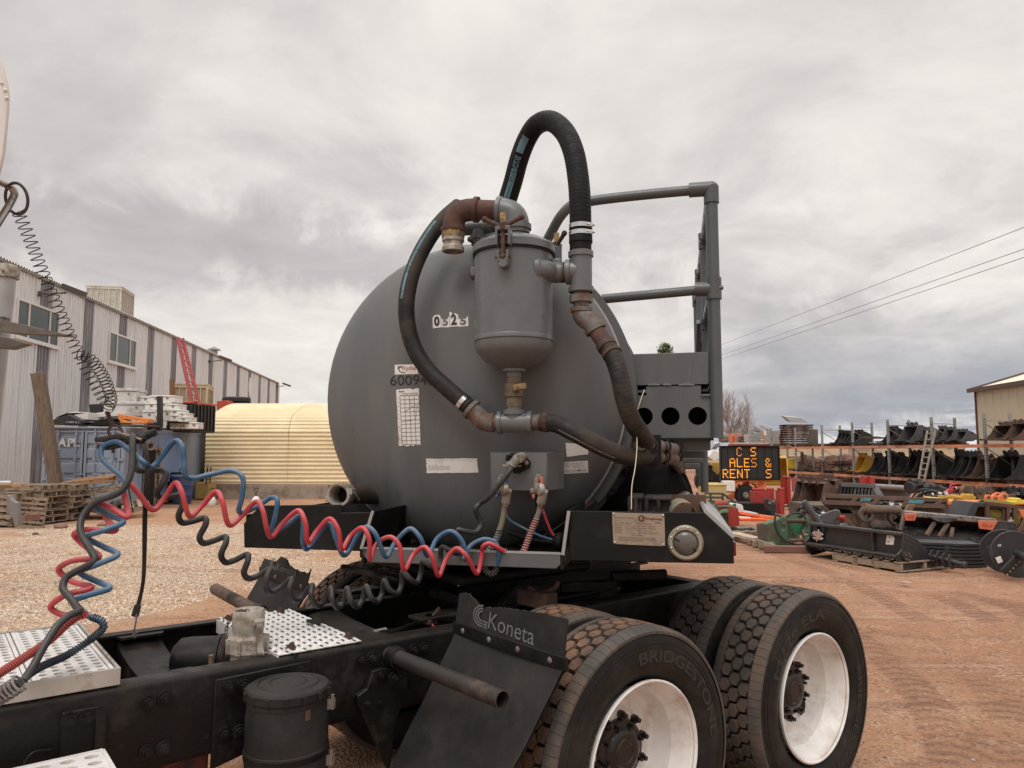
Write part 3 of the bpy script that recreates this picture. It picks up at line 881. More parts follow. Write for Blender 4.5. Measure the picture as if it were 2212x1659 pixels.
mb = MB(); letter(mb,'EATON',lambda s,t: hw(s,t,iC,iD,-.008,.026),bold=.03)
mb.obj('maker_lettering',m_cyan,loopo,smooth=False)
mb = MB()
def hw2(s,t,i0,i1,w0,w1): return on_hose(LP,i0 + (i1 - i0) * s,w0 + (w1 - w0) * t,.0542)
letter(mb,'WATER',lambda s,t: hw2(s,t,iD + 1,iD + (iE - iD) * .42,.000,.020))
letter(mb,'SUCTION & DISCHARGE',lambda s,t: hw2(s,t,iD + (iE - iD) * .47,iE - 1,.004,.015))
mb.obj('printed_text',m_ink,loopo,smooth=False)
loopo['label'] = 'thick black hose looping high over the canister'
# ---- inlet elbows above the lid
ya = .06
k0,k1,k2 = tc(979,497,ya),tc(1030,453,ya),tc(1077,455,ya)
xr = .058
axn = (k2 - k1).normalized()
mb = MB().tube(elbow(k0,(0,0,1),k1,axn,xr),xr * .98,22)
mb.lathe([(xr * .9,0),(xr * 1.12,0),(xr * 1.12,.02),(xr,.024)],k0 - V((0,0,.008)),(0,0,1),22)
mb.lathe([(xr,-.004),(xr * 1.14,0),(xr * 1.14,.02),(xr * .9,.022)],k1 - axn * .012,axn,22)
inlet = mb.obj('inlet_elbow',m_rust,trailer)
mb = MB().cyl(k1,k2,xr * .88,20).obj('inlet_nipple',M('rusty_brown_pipe',(.085,.040,.034),.75,var=.2,vs=12,dirt=(.13,.06,.04),da=.35,ds=25),inlet)
k3 = tc(1117,505,ya)
k2 = k2 + V((0,0,.0)); xr = .064
mb = MB().tube(elbow(k2,axn,k3,(0,0,-1),xr),xr * 1.0,22)
mb.lathe([(xr * .9,0),(xr * 1.12,0),(xr * 1.12,.02),(xr,.022)],k2 - axn * .006,axn,22)
mb.lathe([(xr * .9,0),(xr * 1.14,0),(xr * 1.14,.025),(xr,.028)],k3 + V((0,0,.02)),(0,0,1),22)
mb.cyl(k3 - V((0,0,.06)),k3 + V((0,0,.02)),xr * .85,18)
mb.obj('grey_elbow',m_grey2,inlet)
xr = .058
mb = MB().cyl(k0 - V((0,0,.040)),k0 - V((0,0,.008)),xr * 1.08,8)
mb.obj('hex_collar',m_brass,inlet,bevel=.003)
mb = MB().lathe([(xr * .8,-.005),(xr * .98,0),(xr * .98,-.022),(xr * .86,-.03),(xr * .86,-.045),(xr * .99,-.055),(xr * .99,-.075),(xr * .8,-.078),(xr * .78,-.02)],k0 - V((0,0,.038)),(0,0,1),24)
mb.obj('camlock_adapter',m_alu,inlet)
# tee behind it on top of the tank
kt = tc(1035,510,.22);
mb = MB().cyl(kt - V((0,0,.05)),kt + V((0,0,.03)),.042,16).cyl(kt + V((-.08,0,.05)),kt + V((.12,0,.05)),.042,16)
mb.lathe([(.042,0),(.05,0),(.05,.02),(.042,.02)],kt - V((0,0,.02)),(0,0,1),16)
mb.lathe([(.042,0),(.05,0),(.05,.02),(.042,.02)],kt + V((.06,0,.05)),(1,0,0),16)
tt = mb.obj('tank_top_tee',m_grey2,trailer)
MB().cyl(kt + V((.1,0,.05)),kt + V((.17,0,.05)),.03,12).cyl(kt + V((.17,0,.05)),kt + V((.21,0,.05)),.04,6).obj('top_valve',m_brass,tt)
mb = MB().lathe([(.0,.05),(.16,.045),(.17,.03),(.17,-.05)],kt + V((.12,.12,-.04)),(0,0,1),24)
mb.obj('manhole_cover',m_grey2,trailer)
# ---- drain below the canister
zb0 = cz(800)
yb = YC
mb = MB().cyl((CXc,yb,cz(815)),(CXc,yb,zb0 + .01),.038,18).cyl((CXc,yb,zb0 - .008),(CXc,yb,zb0 + .006),.06,18).cyl((CXc,yb,cz(895)),(CXc,yb,cz(878)),.036,16)
drain = mb.obj('drain_pipe',m_grey2,trailer)
mb = MB().cyl((CXc,yb,cz(828)),(CXc,yb,cz(812)),.036,8).cyl((CXc,yb,cz(858)),(CXc,yb,cz(828)),.046,18).cyl((CXc,yb,cz(880)),(CXc,yb,cz(858)),.040,8)
mb.cyl((CXc + .02,yb - .03,cz(842)),(CXc + .02,yb - .06,cz(842)),.016,10)
mb.obj('ball_valve',M('dirty_brass_valve',(.19,.15,.105),.6,.3,var=.2,vs=14,dirt=(.12,.10,.08),da=.4,ds=12),drain,bevel=.003)
mb = MB().bar((CXc + .012,yb - .066,cz(840)),(CXc + .075,yb - .062,cz(836)),.012,.030,(0,0,1))
mb.obj('valve_handle',m_brass,drain,bevel=.004)
zl = cz(913)
xl,xrr = tc(1076,913).x,tc(1150,913).x
mb = MB().cyl((xl,yb,zl),(xrr,yb,zl),.048,20).cyl((CXc,yb,zl),(CXc,yb,cz(885)),.046,20)
for x in (xl,xrr - .02): mb.lathe([(.048,0),(.056,0),(.056,.02),(.048,.02)],(x,yb,zl),(1,0,0),20)
mb.lathe([(.046,0),(.055,0),(.055,.02),(.046,.02)],(CXc,yb,cz(890) - .012),(0,0,1),20)
lt_ = mb.obj('lower_tee',m_grey2,trailer)
d0 = tc(1018,884); dl = (tc(1000,868) - d0).normalized()
mb = MB().tube(elbow((xl - .02,yb,zl),(-1,0,0),d0,dl,.046),.046,18)
mb.lathe([(.046,0),(.055,0),(.055,.02),(.046,.02)],d0 - dl * .01,dl,18)
mb.cyl((xl - .04,yb,zl),(xl + .01,yb,zl),.040,16)
mb.obj('lower_elbow',m_rustgrey,lt_)
xn = tc(1172,913).x
MB().cyl((xrr - .01,yb,zl),(xn + .01,yb,zl),.038,16).cyl((xn - .02,yb,zl),(xn - .005,yb,zl),.042,16).obj('lower_nipple',m_rustgrey,lt_)
lh,LH = hose([d0 + dl * .02,tc(1000,868),tc(965,838),tc(925,800),tc(896,755),tc(881,705),tc(878,655,.0),tc(886,605,.02),tc(903,558,.06),tc(930,510,.12),tc(960,472,.2),tc(990,445,.3)],.042,'drain_hose',m_rubberB,.0002,.03,18)
mb = MB().lathe([(.043,0),(.047,0),(.047,.022),(.043,.022)],tc(1004,872),dl,22)
mb.obj('hose_clamp',m_steel,lh)
ia,ib,ic = find(LH,945,490),find(LH,926,560),find(LH,912,605)
def hl(i0,i1,w0,w1,off=.0): return lambda s,t: on_hose(LH,i0 + (i1 - i0) * s,w0 + (w1 - w0) * t,.0425 + off)
ifull = find(LH,878,650)
MB().grid(lambda s,t: on_hose(LH,ia + (ifull - ia) * s,-.034 + .014 * t,.0425),30,2).obj('printed_band',m_cyan,lh)
mb = MB(); letter(mb,'EATON',lambda s,t: hl(ic,ib,-.033,-.021,.0006)(s,t)); letter(mb,'WATER SUCTION',lambda s,t: hl(ib,ia,-.031,-.023,.0006)(s,t))
mb.obj('printed_text',m_ink,lh,smooth=False)
rh,RHs = hose([V((xn - .01,yb,zl)),tc(1200,915,-.01),tc(1232,930,-.02),tc(1270,950,-.03),tc(1310,970,-.02),tc(1350,985,.0),tc(1385,988,.03),tc(1402,982,.08)],.043,'discharge_hose',m_rubberB,.0002,.03,18)
mb = MB().lathe([(.044,0),(.048,0),(.048,.022),(.044,.022)],(xn + .005,yb,zl),(1,0,0),22).box((xn + .015,yb - .045,zl + .012),(.022,.012,.03))
mb.obj('hose_clamp',m_rust,rh)
i0_,i1_ = find(RHs,1215,925),find(RHs,1330,978)
mb = MB(); letter(mb,'AND DISCHARGE EH35032 50.8 mm (2") 10.3 BAR (150 PSI) WP',lambda s,t: on_hose(RHs,i0_ + (i1_ - i0_) * s,.030 + -.010 * t,.0428))
mb.obj('printed_text',m_inkG,rh,smooth=False)
MB().grid(lambda s,t: on_hose(RHs,i0_ - 8 + (i1_ + 10 - i0_ + 8) * s,.018 + .016 * t,.0424),30,2).obj('print_stripe',m_ink,rh)
s0 = tc(1400,962,.05); s1 = tc(1400,984,.08)
mb = MB()
for q,r in ((s0,.034),(s1,.036)):
 mb.cyl(q + V((-.03,-.06,.01)),q + V((.12,.5,-.02)),r,14)
 mb.cyl(q + V((.12,.5,-.02)),TR.l(W(1472,1014 + 8 * (r > .035),6.0)),r,12)
tubes = mb.obj('side_tube',m_rustgrey,trailer)
mb = MB()
for f in (0.0,.25,.5):
 for q in (s0,s1):
  mb.lathe([(.037,0),(.043,0),(.043,.03),(.037,.03)],q + V((.0 + .24 * f,-.02 + f,-.004)),(.2,1,0),16)
mb.obj('tube_clamp',m_dark,tubes)
mb = MB().box(s0 + V((.03,.05,-.03)),(.06,.012,.16)).obj('tube_bracket',m_dark,tubes)
mb = MB()
mb.lathe([(.0,.0),(.27,.0),(.29,.01),(.29,3.2),(0,3.2)],(.90,1.15,1.36),(0,1,0),36)
for y in (.25,.62,1.1,1.8): mb.lathe([(.29,0),(.315,.005),(.315,.06),(.29,.065)],(.90,1.15 + y,1.36),(0,1,0),36)
mb.obj('hose_carrier_tube',m_black,trailer)
# cream wire hanging down
mb = MB().tube(catmull([tc(1392,842,.1),tc(1382,870,.02),tc(1374,900,.0),tc(1376,960,-.12),tc(1372,1010,-.2),tc(1365,1050,-.25),tc(1364,1100,-.3)]),.0022,6)
mb.obj('hanging_wire',m_wire,trailer)
# ---- ladder platform box and handrail
YB = .20
def tb(u,v,dy=0.0): return TR.on(u,v,Y=YB + dy)
pa,pb_ = tb(1359,766),tb(1531,832)
xa,xb,za,zb_ = pa.x,pb_.x,tb(1445,764).z,tb(1445,830).z
MB().prism([tb(1359,765),tb(1531,760),tb(1531,830),tb(1362,833)],(0,.012,0)).obj('upper_step_plate',m_grey,trailer,bevel=.003)
zc_,zd_ = tb(1460,834).z,tb(1460,946).z
x0_,x1_ = tb(1362,890).x,tb(1536,890).x
hole = [(1390,900),(1448,899),(1507,898)]
mb = MB()
edges = [x0_] + [tb((hole[i][0] + hole[i + 1][0]) / 2,890).x for i in range(2)] + [x1_]
zh = tb(1448,899).z; rr_ = (tb(1468,899) - tb(1448,899)).length
hb_ = rr_ * 1.35
for i in range(3):
 mb.plate_holes((edges[i],YB,zh - hb_),(1,0,0),(0,0,1),edges[i + 1] - edges[i],2 * hb_,1,1,rr_,rr_,.012,(0,-1,0),24)
zs_ = tb(1460,853).z; xs0,xs1 = tb(1396,840).x,tb(1514,840).x
mb.box(((x0_ + x1_) / 2,YB + .006,(zh + hb_ + zs_) / 2),(x1_ - x0_,.012,zs_ - zh - hb_)).box(((xs0 + xs1) / 2,YB + .006,(zs_ + zc_) / 2),(xs1 - xs0,.012,zc_ - zs_))
mb.box(((x1_ + xs1) / 2,YB - .004,zs_ - .004),(x1_ - xs1,.02,.012))
mb.box(((x0_ + x1_) / 2,YB + .006,(zh - hb_ + zd_) / 2),(x1_ - x0_,.012,zh - hb_ - zd_))
mb.obj('perforated_step_plate',m_grey,trailer)
mb = MB()
mb.box(((x0_ + x1_) / 2,YB + .2,zd_ - .006),(x1_ - x0_ + .02,.42,.012))
mb.box((x1_ + .006,YB + .21,(zc_ + zd_) / 2),(.012,.40,zc_ - zd_))
mb.box(((x0_ + x1_) / 2,YB + .42,(zc_ + zd_) / 2),(x1_ - x0_,.012,zc_ - zd_))
mb.box(((x0_ + x1_) / 2,YB + .21,zc_ + .02),(x1_ - x0_,.40,.012))
mb.obj('step_box',m_black,trailer)
mb = MB()
for t in range(16):
 p = tb(1359,770).lerp(tb(1361,830),t / 15); mb.ball(p + V((-.008,0,0)),(.010,.01,.009),7,5)
 p = tb(1537,790).lerp(tb(1536,944),t / 15); mb.ball(p + V((.003,-.004,0)),(.007,.01,.012),7,5)
for u0,u1 in ((1400,1425),(1432,1450),(1466,1500)):
 mb.tube([tb(u0,832),tb((u0 + u1) / 2,831),tb(u1,832)],[.005,.008,.005],7)
mb.obj('weld_bead',m_grey2,trailer)
for k,(u0,u1,v0,v1,dy) in enumerate(((1419,1536,948,973,.06),(1432,1526,973,990,.45),(1444,1519,989,1001,.85),(1453,1513,1000,1014,1.25))):
 a_,b_ = tb(u0,v0,dy),tb(u1,v1,dy)
 mb = MB().box(((a_.x + b_.x) / 2,YB + dy + .2,(a_.z + b_.z) / 2),(b_.x - a_.x,.34,a_.z - b_.z))
 mb.obj('lower_step',m_grey,trailer,bevel=.006)
XP = tb(1541,800).x + .012
zp0,zp1 = tb(1548,946).z,tb(1524,412).z
ztop,zmid = tb(1515,409).z,tb(1515,625).z
pR = .034
mb = MB().cyl((XP,YB,zp0),(XP,YB,zp1),pR,18).obj('handrail_post',m_rail,trailer)
for Yp in (1.25,2.3,3.35):
 MB().cyl((XP,Yp,zp0 - .4 if Yp > 2 else zp0),(XP,Yp,ztop),pR * .9,14).obj('handrail_post',m_rail,trailer)
mb = MB()
for z in (ztop,zmid,(zmid + zp0) / 2 + .05):
 mb.cyl((XP,YB,z),(XP,3.35,z),pR * .85,14)
mb.bar((XP - .05,1.25,zmid),(XP - .05,2.3,zmid - .5),.03,.03)
mb.obj('long_rail',m_rail,trailer)
xe = tb(1290,432)
mb = MB().tube(catmull([V((XP,YB,ztop)),V((tb(1400,420).x,YB,ztop - .006)),V((tb(1282,432).x,YB,ztop - .02)),tb(1236,443),tb(1212,466,.0),tb(1192,500,.04),tb(1174,535,.08)],6),pR * .85,16)
mb.obj('top_rail',m_rail,trailer)
mb = MB().cyl((XP,YB,zmid),(tb(1300,636).x,YB,zmid - .03),pR * .8,16)
mb.obj('middle_rail',m_rail,trailer)
mb = MB()
mb.cyl((XP,YB,ztop - .085),(XP,YB,ztop + .01),pR * 1.22,18).cyl((XP - .12,YB,ztop),(XP,YB,ztop),pR * 1.2,18).ball((XP,YB,ztop),pR * 1.22,14,8)
mb.cyl((XP,YB,zmid - .06),(XP,YB,zmid + .06),pR * 1.25,18).cyl((XP - .10,YB,zmid),(XP,YB,zmid),pR * 1.15,18)
for Yp in (1.25,2.3,3.35):
 for z in (ztop,zmid): mb.cyl((XP,Yp,z - .06),(XP,Yp,z + .05),pR * 1.2,14).cyl((XP,Yp - .08,z),(XP,Yp + .08,z),pR * 1.15,14)
mb.cyl((XP + .02,YB - .02,zmid),(XP + .05,YB - .02,zmid),.012,8)
mb.obj('rail_fitting',m_rail,trailer)
# ---- stickers and stencils on the head
def quad(c):
 """bilinear patch on the tank head from four survey corners: top-left, top-right, bottom-right, bottom-left"""
 def f(s,t,off=.0015):
  u = (c[0][0] * (1 - s) + c[1][0] * s) * t + (c[3][0] * (1 - s) + c[2][0] * s) * (1 - t)
  v = (c[0][1] * (1 - s) + c[1][1] * s) * t + (c[3][1] * (1 - s) + c[2][1] * s) * (1 - t)
  return dome(u,v,off)
 return f
def sticker(name,c,mat=m_white,n=6,ragged=0):
 f = quad(c)
 if ragged:
  rg = random.Random(ragged)
  jt = {}
  def fj(s,t):
   ds = rg.uniform(-.010,.010) if s in (0,1) else 0; dt = rg.uniform(-.014,.014) if t in (0,1) else 0
   return f(s + ds,t + dt)
  o = MB().grid(fj,12,16).obj(name,mat,trailer,smooth=False)
 else:
  o = MB().grid(lambda s,t: f(s,t),n,n).obj(name,mat,trailer)
 return o,f
def on(f,s0,s1,t0,t1,off=.0032): return lambda s,t: f(s0 + (s1 - s0) * s,t0 + (t1 - t0) * t,off)
# maintenance chart
o,f = sticker('reminder_chart',((856,842),(905,840),(910,962),(862,963)),ragged=3)
mb = MB()
def ln(mb,f,s0,t0,s1,t1,w,off=.003):
 d = math.hypot(s1 - s0,t1 - t0); nx,ny = -(t1 - t0) / d * w,(s1 - s0) / d * w
 mb.grid(lambda a,b: f(s0 + (s1 - s0) * a + nx * (2 * b - 1),t0 + (t1 - t0) * a + ny * (2 * b - 1),off),10,1)
for i in range(5): ln(mb,f,.15 + .21 * i,.02,.15 + .21 * i,.89,.008)
for j in range(13): ln(mb,f,.15,.02 + .0725 * j,.99,.02 + .0725 * j,.0035)
letter(mb,'TRAILER PM REMINDER',on(f,.25,.95,.915,.935)); letter(mb,'Ryder',on(f,.12,.36,.945,.98),bold=.03)
for i,y in enumerate(('2015','2016','2017','2018')): letter(mb,y,on(f,.19 + .21 * i,.30 + .21 * i,.895,.908))
for j,mth in enumerate(('JAN','FEB','MAR','APR','MAY','JUN','JUL','AUG','SEP','OCT','NOV','DEC')): letter(mb,mth,on(f,.03,.11,.84 - .0725 * j,.853 - .0725 * j))
ln(mb,f,.30,.60,.85,.72,.003); ln(mb,f,.85,.72,.99,.60,.003); ln(mb,f,.15,.42,.8,.46,.003); ln(mb,f,.93,.75,.80,.47,.004)
mb.obj('chart_print',m_ink,o,smooth=False)
# maker sticker over the number
o,f = sticker('logo_sticker',((853,788),(903,787),(903,808),(853,809)))
mb = MB()
for k in range(14):
 a0,a1 = rad(150 + k * 10),rad(160 + k * 10)
 mb.add([f(.38 + .22 * math.cos(a) * q,.55 + .42 * math.sin(a) * q,.003) for a,q in ((a0,1),(a1,1),(a1,.82),(a0,.82))],[(0,1,2,3)])
ln(mb,f,.12,.62,.32,.86,.03); ln(mb,f,.12,.86,.32,.70,.03)
mb.obj('swoosh_print',m_ink,o,smooth=False)
mb = MB(); letter(mb,'Ryder',on(f,.32,.98,.30,.86),bold=.03); mb.obj('logo_print',M('faded_red_print',(.55,.33,.30),.6),o,smooth=False)
mb = MB(); fq = quad(((843,811),(938,809),(938,831),(843,833))); letter(mb,'600945',lambda s,t: fq(s,t,.002)); mb.obj('fleet_number',m_ink,trailer,smooth=False)
# torn stencil number
for k,(u0,u1,vt,vb,ch,cut) in enumerate(((935,952,682,708,'0',.0),(953,970,684,707,'5',.3),(971,989,677,706,'2',0),(990,1010,683,705,'5',.4))):
 f = quad(((u0,vt),(u1,vt - 1),(u1 + 1,vb - 1),(u0 + 1,vb)))
 shape = {0: [(-.05,-.05),(1,0),(1,.9),(.8,1.05),(.2,1.03),(-.05,.8)],1: [(0,0),(1,-.04),(1,1),(.75,.72),(.3,.70),(0,.85)],2: [(0,0),(1.05,0),(1.05,.85),(.68,1.0),(.42,.86),(.2,1.1),(0,1.1)],3: [(0,-.04),(1.05,0),(1.05,1),(.8,.72),(.4,.80),(0,.70)]}[k]
 o = MB().add([f(a,b,.0012) for a,b in shape],[tuple(range(len(shape)))]).obj('number_stencil',m_white,trailer,smooth=False)
 mb = MB(); letter(mb,ch,lambda s,t: f(.15 + .7 * s,.12 + .8 * t,.0035),bold=.04); mb.obj('stencil_digit',m_ink if k in (0,2) else M('grey_digit',(.14,.14,.14),.6),o,smooth=False)
# other labels
o,f = sticker('auction_label',((921,991),(1030,990),(1034,1021),(922,1022)),ragged=9)
mb = MB(); letter(mb,'bidadoo',on(f,.04,.46,.22,.66)); letter(mb,'SOLD - DO NOT USE - ON AUCTION',on(f,.03,.95,.84,.94)); letter(mb,'SALE',on(f,.66,.73,.12,.17)); mb.obj('label_print',m_inkG,o,smooth=False)
sticker('torn_label',((1222,957),(1270,960),(1271,981),(1224,987)),ragged=12)
o,f = sticker('inspection_sticker',((1215,998),(1270,995),(1271,1021),(1215,1024)))
mb = MB(); letter(mb,'FEDERAL ANNUAL INSPECTION',on(f,.36,.86,.80,.88))
for i in range(5): letter(mb,'vehicle identification of this trailer set'[:30 - i],on(f,.42,.84,.72 - i * .065,.755 - i * .065)); letter(mb,'lease of date',on(f,.06,.27,.72 - i * .06,.75 - i * .06)) if i < 4 else None
for i in range(12): ln(mb,f,.06 + .078 * i,.08,.06 + .078 * i,.30,.003)
for t in (.08,.19,.30): ln(mb,f,.06,t,.92,t,.005)
for i in range(11): letter(mb,'JFMAMJJASOND'[i],on(f,.08 + .078 * i,.115 + .078 * i,.21,.27))
mb.add([f(.62,.2,.0034),f(.68,.2,.0034),f(.68,.29,.0034),f(.62,.29,.0034)],[(0,1,2,3)])
mb.obj('sticker_print',m_ink,o,smooth=False)
mb = MB(); letter(mb,'Ryder',on(f,.07,.22,.80,.90),bold=.03); mb.obj('logo_print',m_inkR,o,smooth=False)
# tractor
TKO = V((-.21,3.93,0))
TK = Frame((TKO.x,TKO.y,0),-rad(51.9))
truck = thing('semi_truck','black bare rear chassis of a semi truck with white wheels, backed under the tank trailer','truck',TK.loc,TK.ang)
def tk(u,v,X=None,Y=None,Z=None): return TK.on(u,v,X=X,Y=Y,Z=Z)
ZT,ZBt,XR = .925,.632,.43
m_tyre = M('tyre_rubber',(.0105,.0102,.01),.58,var=.2,vs=6,spec=.3,dirt=(.05,.04,.032),da=.2,ds=5,sharp=.3,bump=.08,bs=70)
m_tread = M('dusty_tread_top',(.062,.052,.046),.85,var=.28,vs=9,dirt=(.12,.082,.060),da=.36,ds=5,sharp=.2,bump=.3,bs=60)
m_treadM = M('muddy_tread_top',(.085,.060,.047),.9,var=.3,vs=9,dirt=(.21,.115,.072),da=.52,ds=6,sharp=.2,bump=.4,bs=60)
m_groove = M('tread_groove',(.010,.009,.0085),.9,var=.3,vs=9,dirt=(.06,.036,.025),da=.22,ds=9)
m_should = M('worn_shoulder',(.072,.065,.058),.85,var=.25,vs=9,dirt=(.14,.092,.066),da=.32,ds=6,sharp=.25,bump=.3,bs=70)
m_rim = M('white_wheel_paint',(.76,.745,.72),.4,var=.06,vs=6,dirt=(.44,.34,.27),da=.20,ds=8,sharp=.3)
m_hub = M('glossy_black_hub',(.012,.011,.011),.25,var=.2,vs=8,dirt=(.05,.03,.025),da=.15,ds=12)
m_hole = M('hole_dark',(.004,.004,.004),.9)
m_flap = M('mud_flap_rubber',(.0145,.0142,.0142),.55,var=.2,vs=4,spec=.28,dirt=(.04,.034,.03),da=.3,ds=5,sharp=.3,dust=(.08,.066,.056),du=.3,bump=.1,bs=50)
# ---- frame rails
def rail(sx):
 x0,x1 = XR * sx,(XR - .009) * sx
 xf = (XR - .085) * sx
 mb = MB()
 r = .022
 prof = [(xf,ZT),(x0 - r * sx,ZT)] + [(x0 - r * sx + r * sx * math.sin(a),ZT - r + r * math.cos(a)) for a in (rad(22),rad(45),rad(68))] + [(x0,ZT - r),(x0,ZBt + r)] + [(x0 - r * sx + r * sx * math.cos(a),ZBt + r - r * math.sin(a)) for a in (rad(22),rad(45),rad(68))] + [(x0 - r * sx,ZBt),(xf,ZBt),(xf,ZBt + .009),(x1 - .012 * sx,ZBt + .009),(x1,ZBt + .02),(x1,ZT - .02),(x1 - .012 * sx,ZT - .009),(xf,ZT - .009)]
 return mb.prism([V((x,-3.2,z)) for x,z in prof],(0,4.95,0)).obj('frame_rail',m_frame,truck,ang=40)
rail_n = rail(1); rail_f = rail(-1)
ya_ = tk(330,1405,Z=ZT - .03).y
def arch(y,w,name='crossmember',drop=.06,z=ZT - .02):
 mb = MB()
 n = 16
 for dy,hh in ((-w / 2,.11),(w / 2,.11)):
  mb.grid(lambda s,t: V((-.40 + .80 * s,y + dy,z - drop * math.sin(math.pi * s) ** .6 - hh * t)),n,2)
 mb.grid(lambda s,t: V((-.40 + .80 * s,y - w / 2 + w * t,z - drop * math.sin(math.pi * s) ** .6 + .012 * math.sin(math.pi * t))),n,4)
 return mb.obj(name,m_frame,truck,ang=50)
cm = arch(ya_,.17)
mb = MB()
for xx in (-.36,.36):
 mb.prism([V((xx + a,ya_ + b,ZT - .016)) for a,b in ((-.05,-.03),(.05 if xx > 0 else -.0,-.10),(.06,-.08),(.06,.08),(.05 if xx > 0 else -.0,.10),(-.05,.03))],(0,0,.010))
mb.obj('gusset_pad',m_frame,truck)
for yy in (-.62,-2.6,.66,1.65):
 MB().box((0,yy,ZT - .15),(.84,.10,.20)).obj('crossmember',m_frame,truck,bevel=.01)
ym = tk(840,1375,Z=ZT - .02).y
arch(ym,.16,drop=.03)
def rb(u,v): return tk(u,v,X=XR)
bolt = MB().hexnut((0,0,0),(1,0,0),.0165,.022).obj('frame_bolt',m_frame,rail_n)
bpts = [(320,1517),(355,1507),(316,1624),(353,1616),(148,1551),(187,1545),(492,1483),(524,1480),(482,1583),(513,1577), (779,1426),(802,1421),(893,1404),(915,1400),(813,1456),(786,1518),(812,1514)]
for k,(u,v) in enumerate(bpts):
 p = rb(u,v) + V((.014 if k in (4,5,6,7,8,9,14,15,16) else 0,0,0))
 if k == 0: bolt.location = p
 else: inst(bolt,rail_n,p,(rnd.uniform(0,1),0,0))
mb = MB()
for u,v in ((450,1501),(472,1502),(446,1591),(319,1537),(468,1597),(262,1613),(640,1415)):
 p = rb(u,v); mb.cyl(p + V((-.002,0,0)),p + V((.0015,0,0)),.009,12)
mb.obj('web_hole',m_hole,rail_n)
def webplate(pts,th,name='bolted_plate'):
 P = [rb(u,v) for u,v in pts]
 return MB().prism([V((XR + .001,p.y,p.z)) for p in P],(th,0,0)).obj(name,m_frame,truck,bevel=.004)
webplate([(463,1467),(668,1426),(668,1448),(541,1470),(541,1620),(452,1662)],.012)
webplate([(132,1538),(208,1524),(216,1528),(216,1600),(205,1640),(126,1660)],.012)
MB().bar(rb(216,1530) + V((.02,0,0)),rb(212,1625) + V((.02,0,0)),.03,.008).obj('plate_flange',m_frame,truck)
webplate([(798,1446),(820,1440),(858,1445),(872,1452),(872,1490),(845,1560),(838,1640),(833,1659),(822,1640),(790,1560),(766,1520),(765,1500),(785,1485)],.03,'suspension_bracket')
# small valve and line low on the rail
p = rb(108,1623)
mb = MB().cyl(p,p + V((.018,0,0)),.011,10).cyl(p + V((.018,0,0)),p + V((.03,0,0)),.007,6)
mb.tube(catmull([p + V((.02,0,.01)),p + V((.03,-.05,.015)),p + V((.03,-.075,-.03)),p + V((.03,-.07,-.09))]),.004,6)
mb.obj('line_fitting',m_frame,truck)
# red housing hanging under the rail
p = tk(390,1655,X=.30)
mb = MB().box((.28,p.y,.56),(.16,.16,.13)).cyl((.28,p.y - .10,.57),(.28,p.y - .20,.57),.05,16)
for k in range(4): mb.lathe([(.05,0),(.06,.005),(.05,.01)],(.28,p.y - .11 - k * .02,.57),(0,-1,0),16)
mb.obj('red_housing',M('red_oxide_paint',(.13,.03,.028),.6,var=.25,vs=9,dirt=(.04,.03,.03),da=.35,ds=9),truck,bevel=.008)
# ---- aluminium step deck over the rails
m_deck = M('worn_aluminium_deck',(.74,.73,.71),.45,.1,var=.08,vs=8,dirt=(.52,.47,.42),da=.24,ds=7,sharp=.2)
ZD = ZT + .055
d_r = tk(279,1441,Z=ZD); d_f = tk(154,1351,Z=ZD)
yr = (d_r.y + d_f.y) / 2
xn_,xf_ = d_r.x,d_f.x
deck = MB()
pw_ = .235
for k in range(4):
 y1 = yr - .012 - k * pw_; y0 = y1 - pw_ + .008
 deck = MB().plate_holes((xf_,y0 + .012,ZD),(1,0,0),(0,1,0),xn_ - xf_,pw_ - .034,18,5,.0150,.0125,.012,(0,0,1),12,stagger=.22)
 deck.box(((xn_ + xf_) / 2,y0 + .005,ZD - .008),(xn_ - xf_,.012,.018)).box(((xn_ + xf_) / 2,y1 - .005,ZD - .008),(xn_ - xf_,.012,.018))
 deck.obj('deck_plank',m_deck,truck)
mb = MB().box((xn_ + .004,yr - 2 * pw_,ZD - .022),(.010,4 * pw_ + .01,.056)).box((xf_ - .004,yr - 2 * pw_,ZD - .022),(.010,4 * pw_ + .01,.056)).box(((xn_ + xf_) / 2,yr - .001,ZD - .022),(xn_ - xf_,.010,.056))
mb.obj('deck_edge',M('deck_edge_aluminium',(.45,.42,.38),.5,.3,var=.12,vs=7,dirt=(.30,.25,.2),da=.3,ds=6),truck,bevel=.002)
MB().box(((xn_ + xf_) / 2,yr - 2 * pw_,ZD - .045),(xn_ - xf_ - .02,4 * pw_,.004)).obj('deck_shade_sheet',m_dark,truck)  # dark sheet added below the planks, standing in for shade in their holes
ZP = ZT + .010
c4 = [tk(u,v,Z=ZP) for u,v in ((457,1336),(618,1320),(797,1381),(606,1413))]
gy0 = (c4[0].y + c4[3].y) / 2; gy1 = (c4[1].y + c4[2].y) / 2
gx0_,gx1_ = (c4[0].x + c4[1].x) / 2,(c4[2].x + c4[3].x) / 2
m_grip = M('polished_grip_plate',(.78,.77,.76),.4,.15,var=.06,vs=8,dirt=(.45,.42,.38),da=.2,ds=8)
mb = MB().box(((gx0_ + gx1_) / 2,(gy0 + gy1) / 2,ZP - .003),(gx1_ - gx0_,gy1 - gy0,.006))
mb.box(((gx0_ + gx1_) / 2,gy0 + .003,ZP - .03),(gx1_ - gx0_,.006,.06))
gplate = mb.obj('grip_plate',m_grip,truck,bevel=.002)
mb = MB()
nx,ny = 13,10; ms_ = MB()
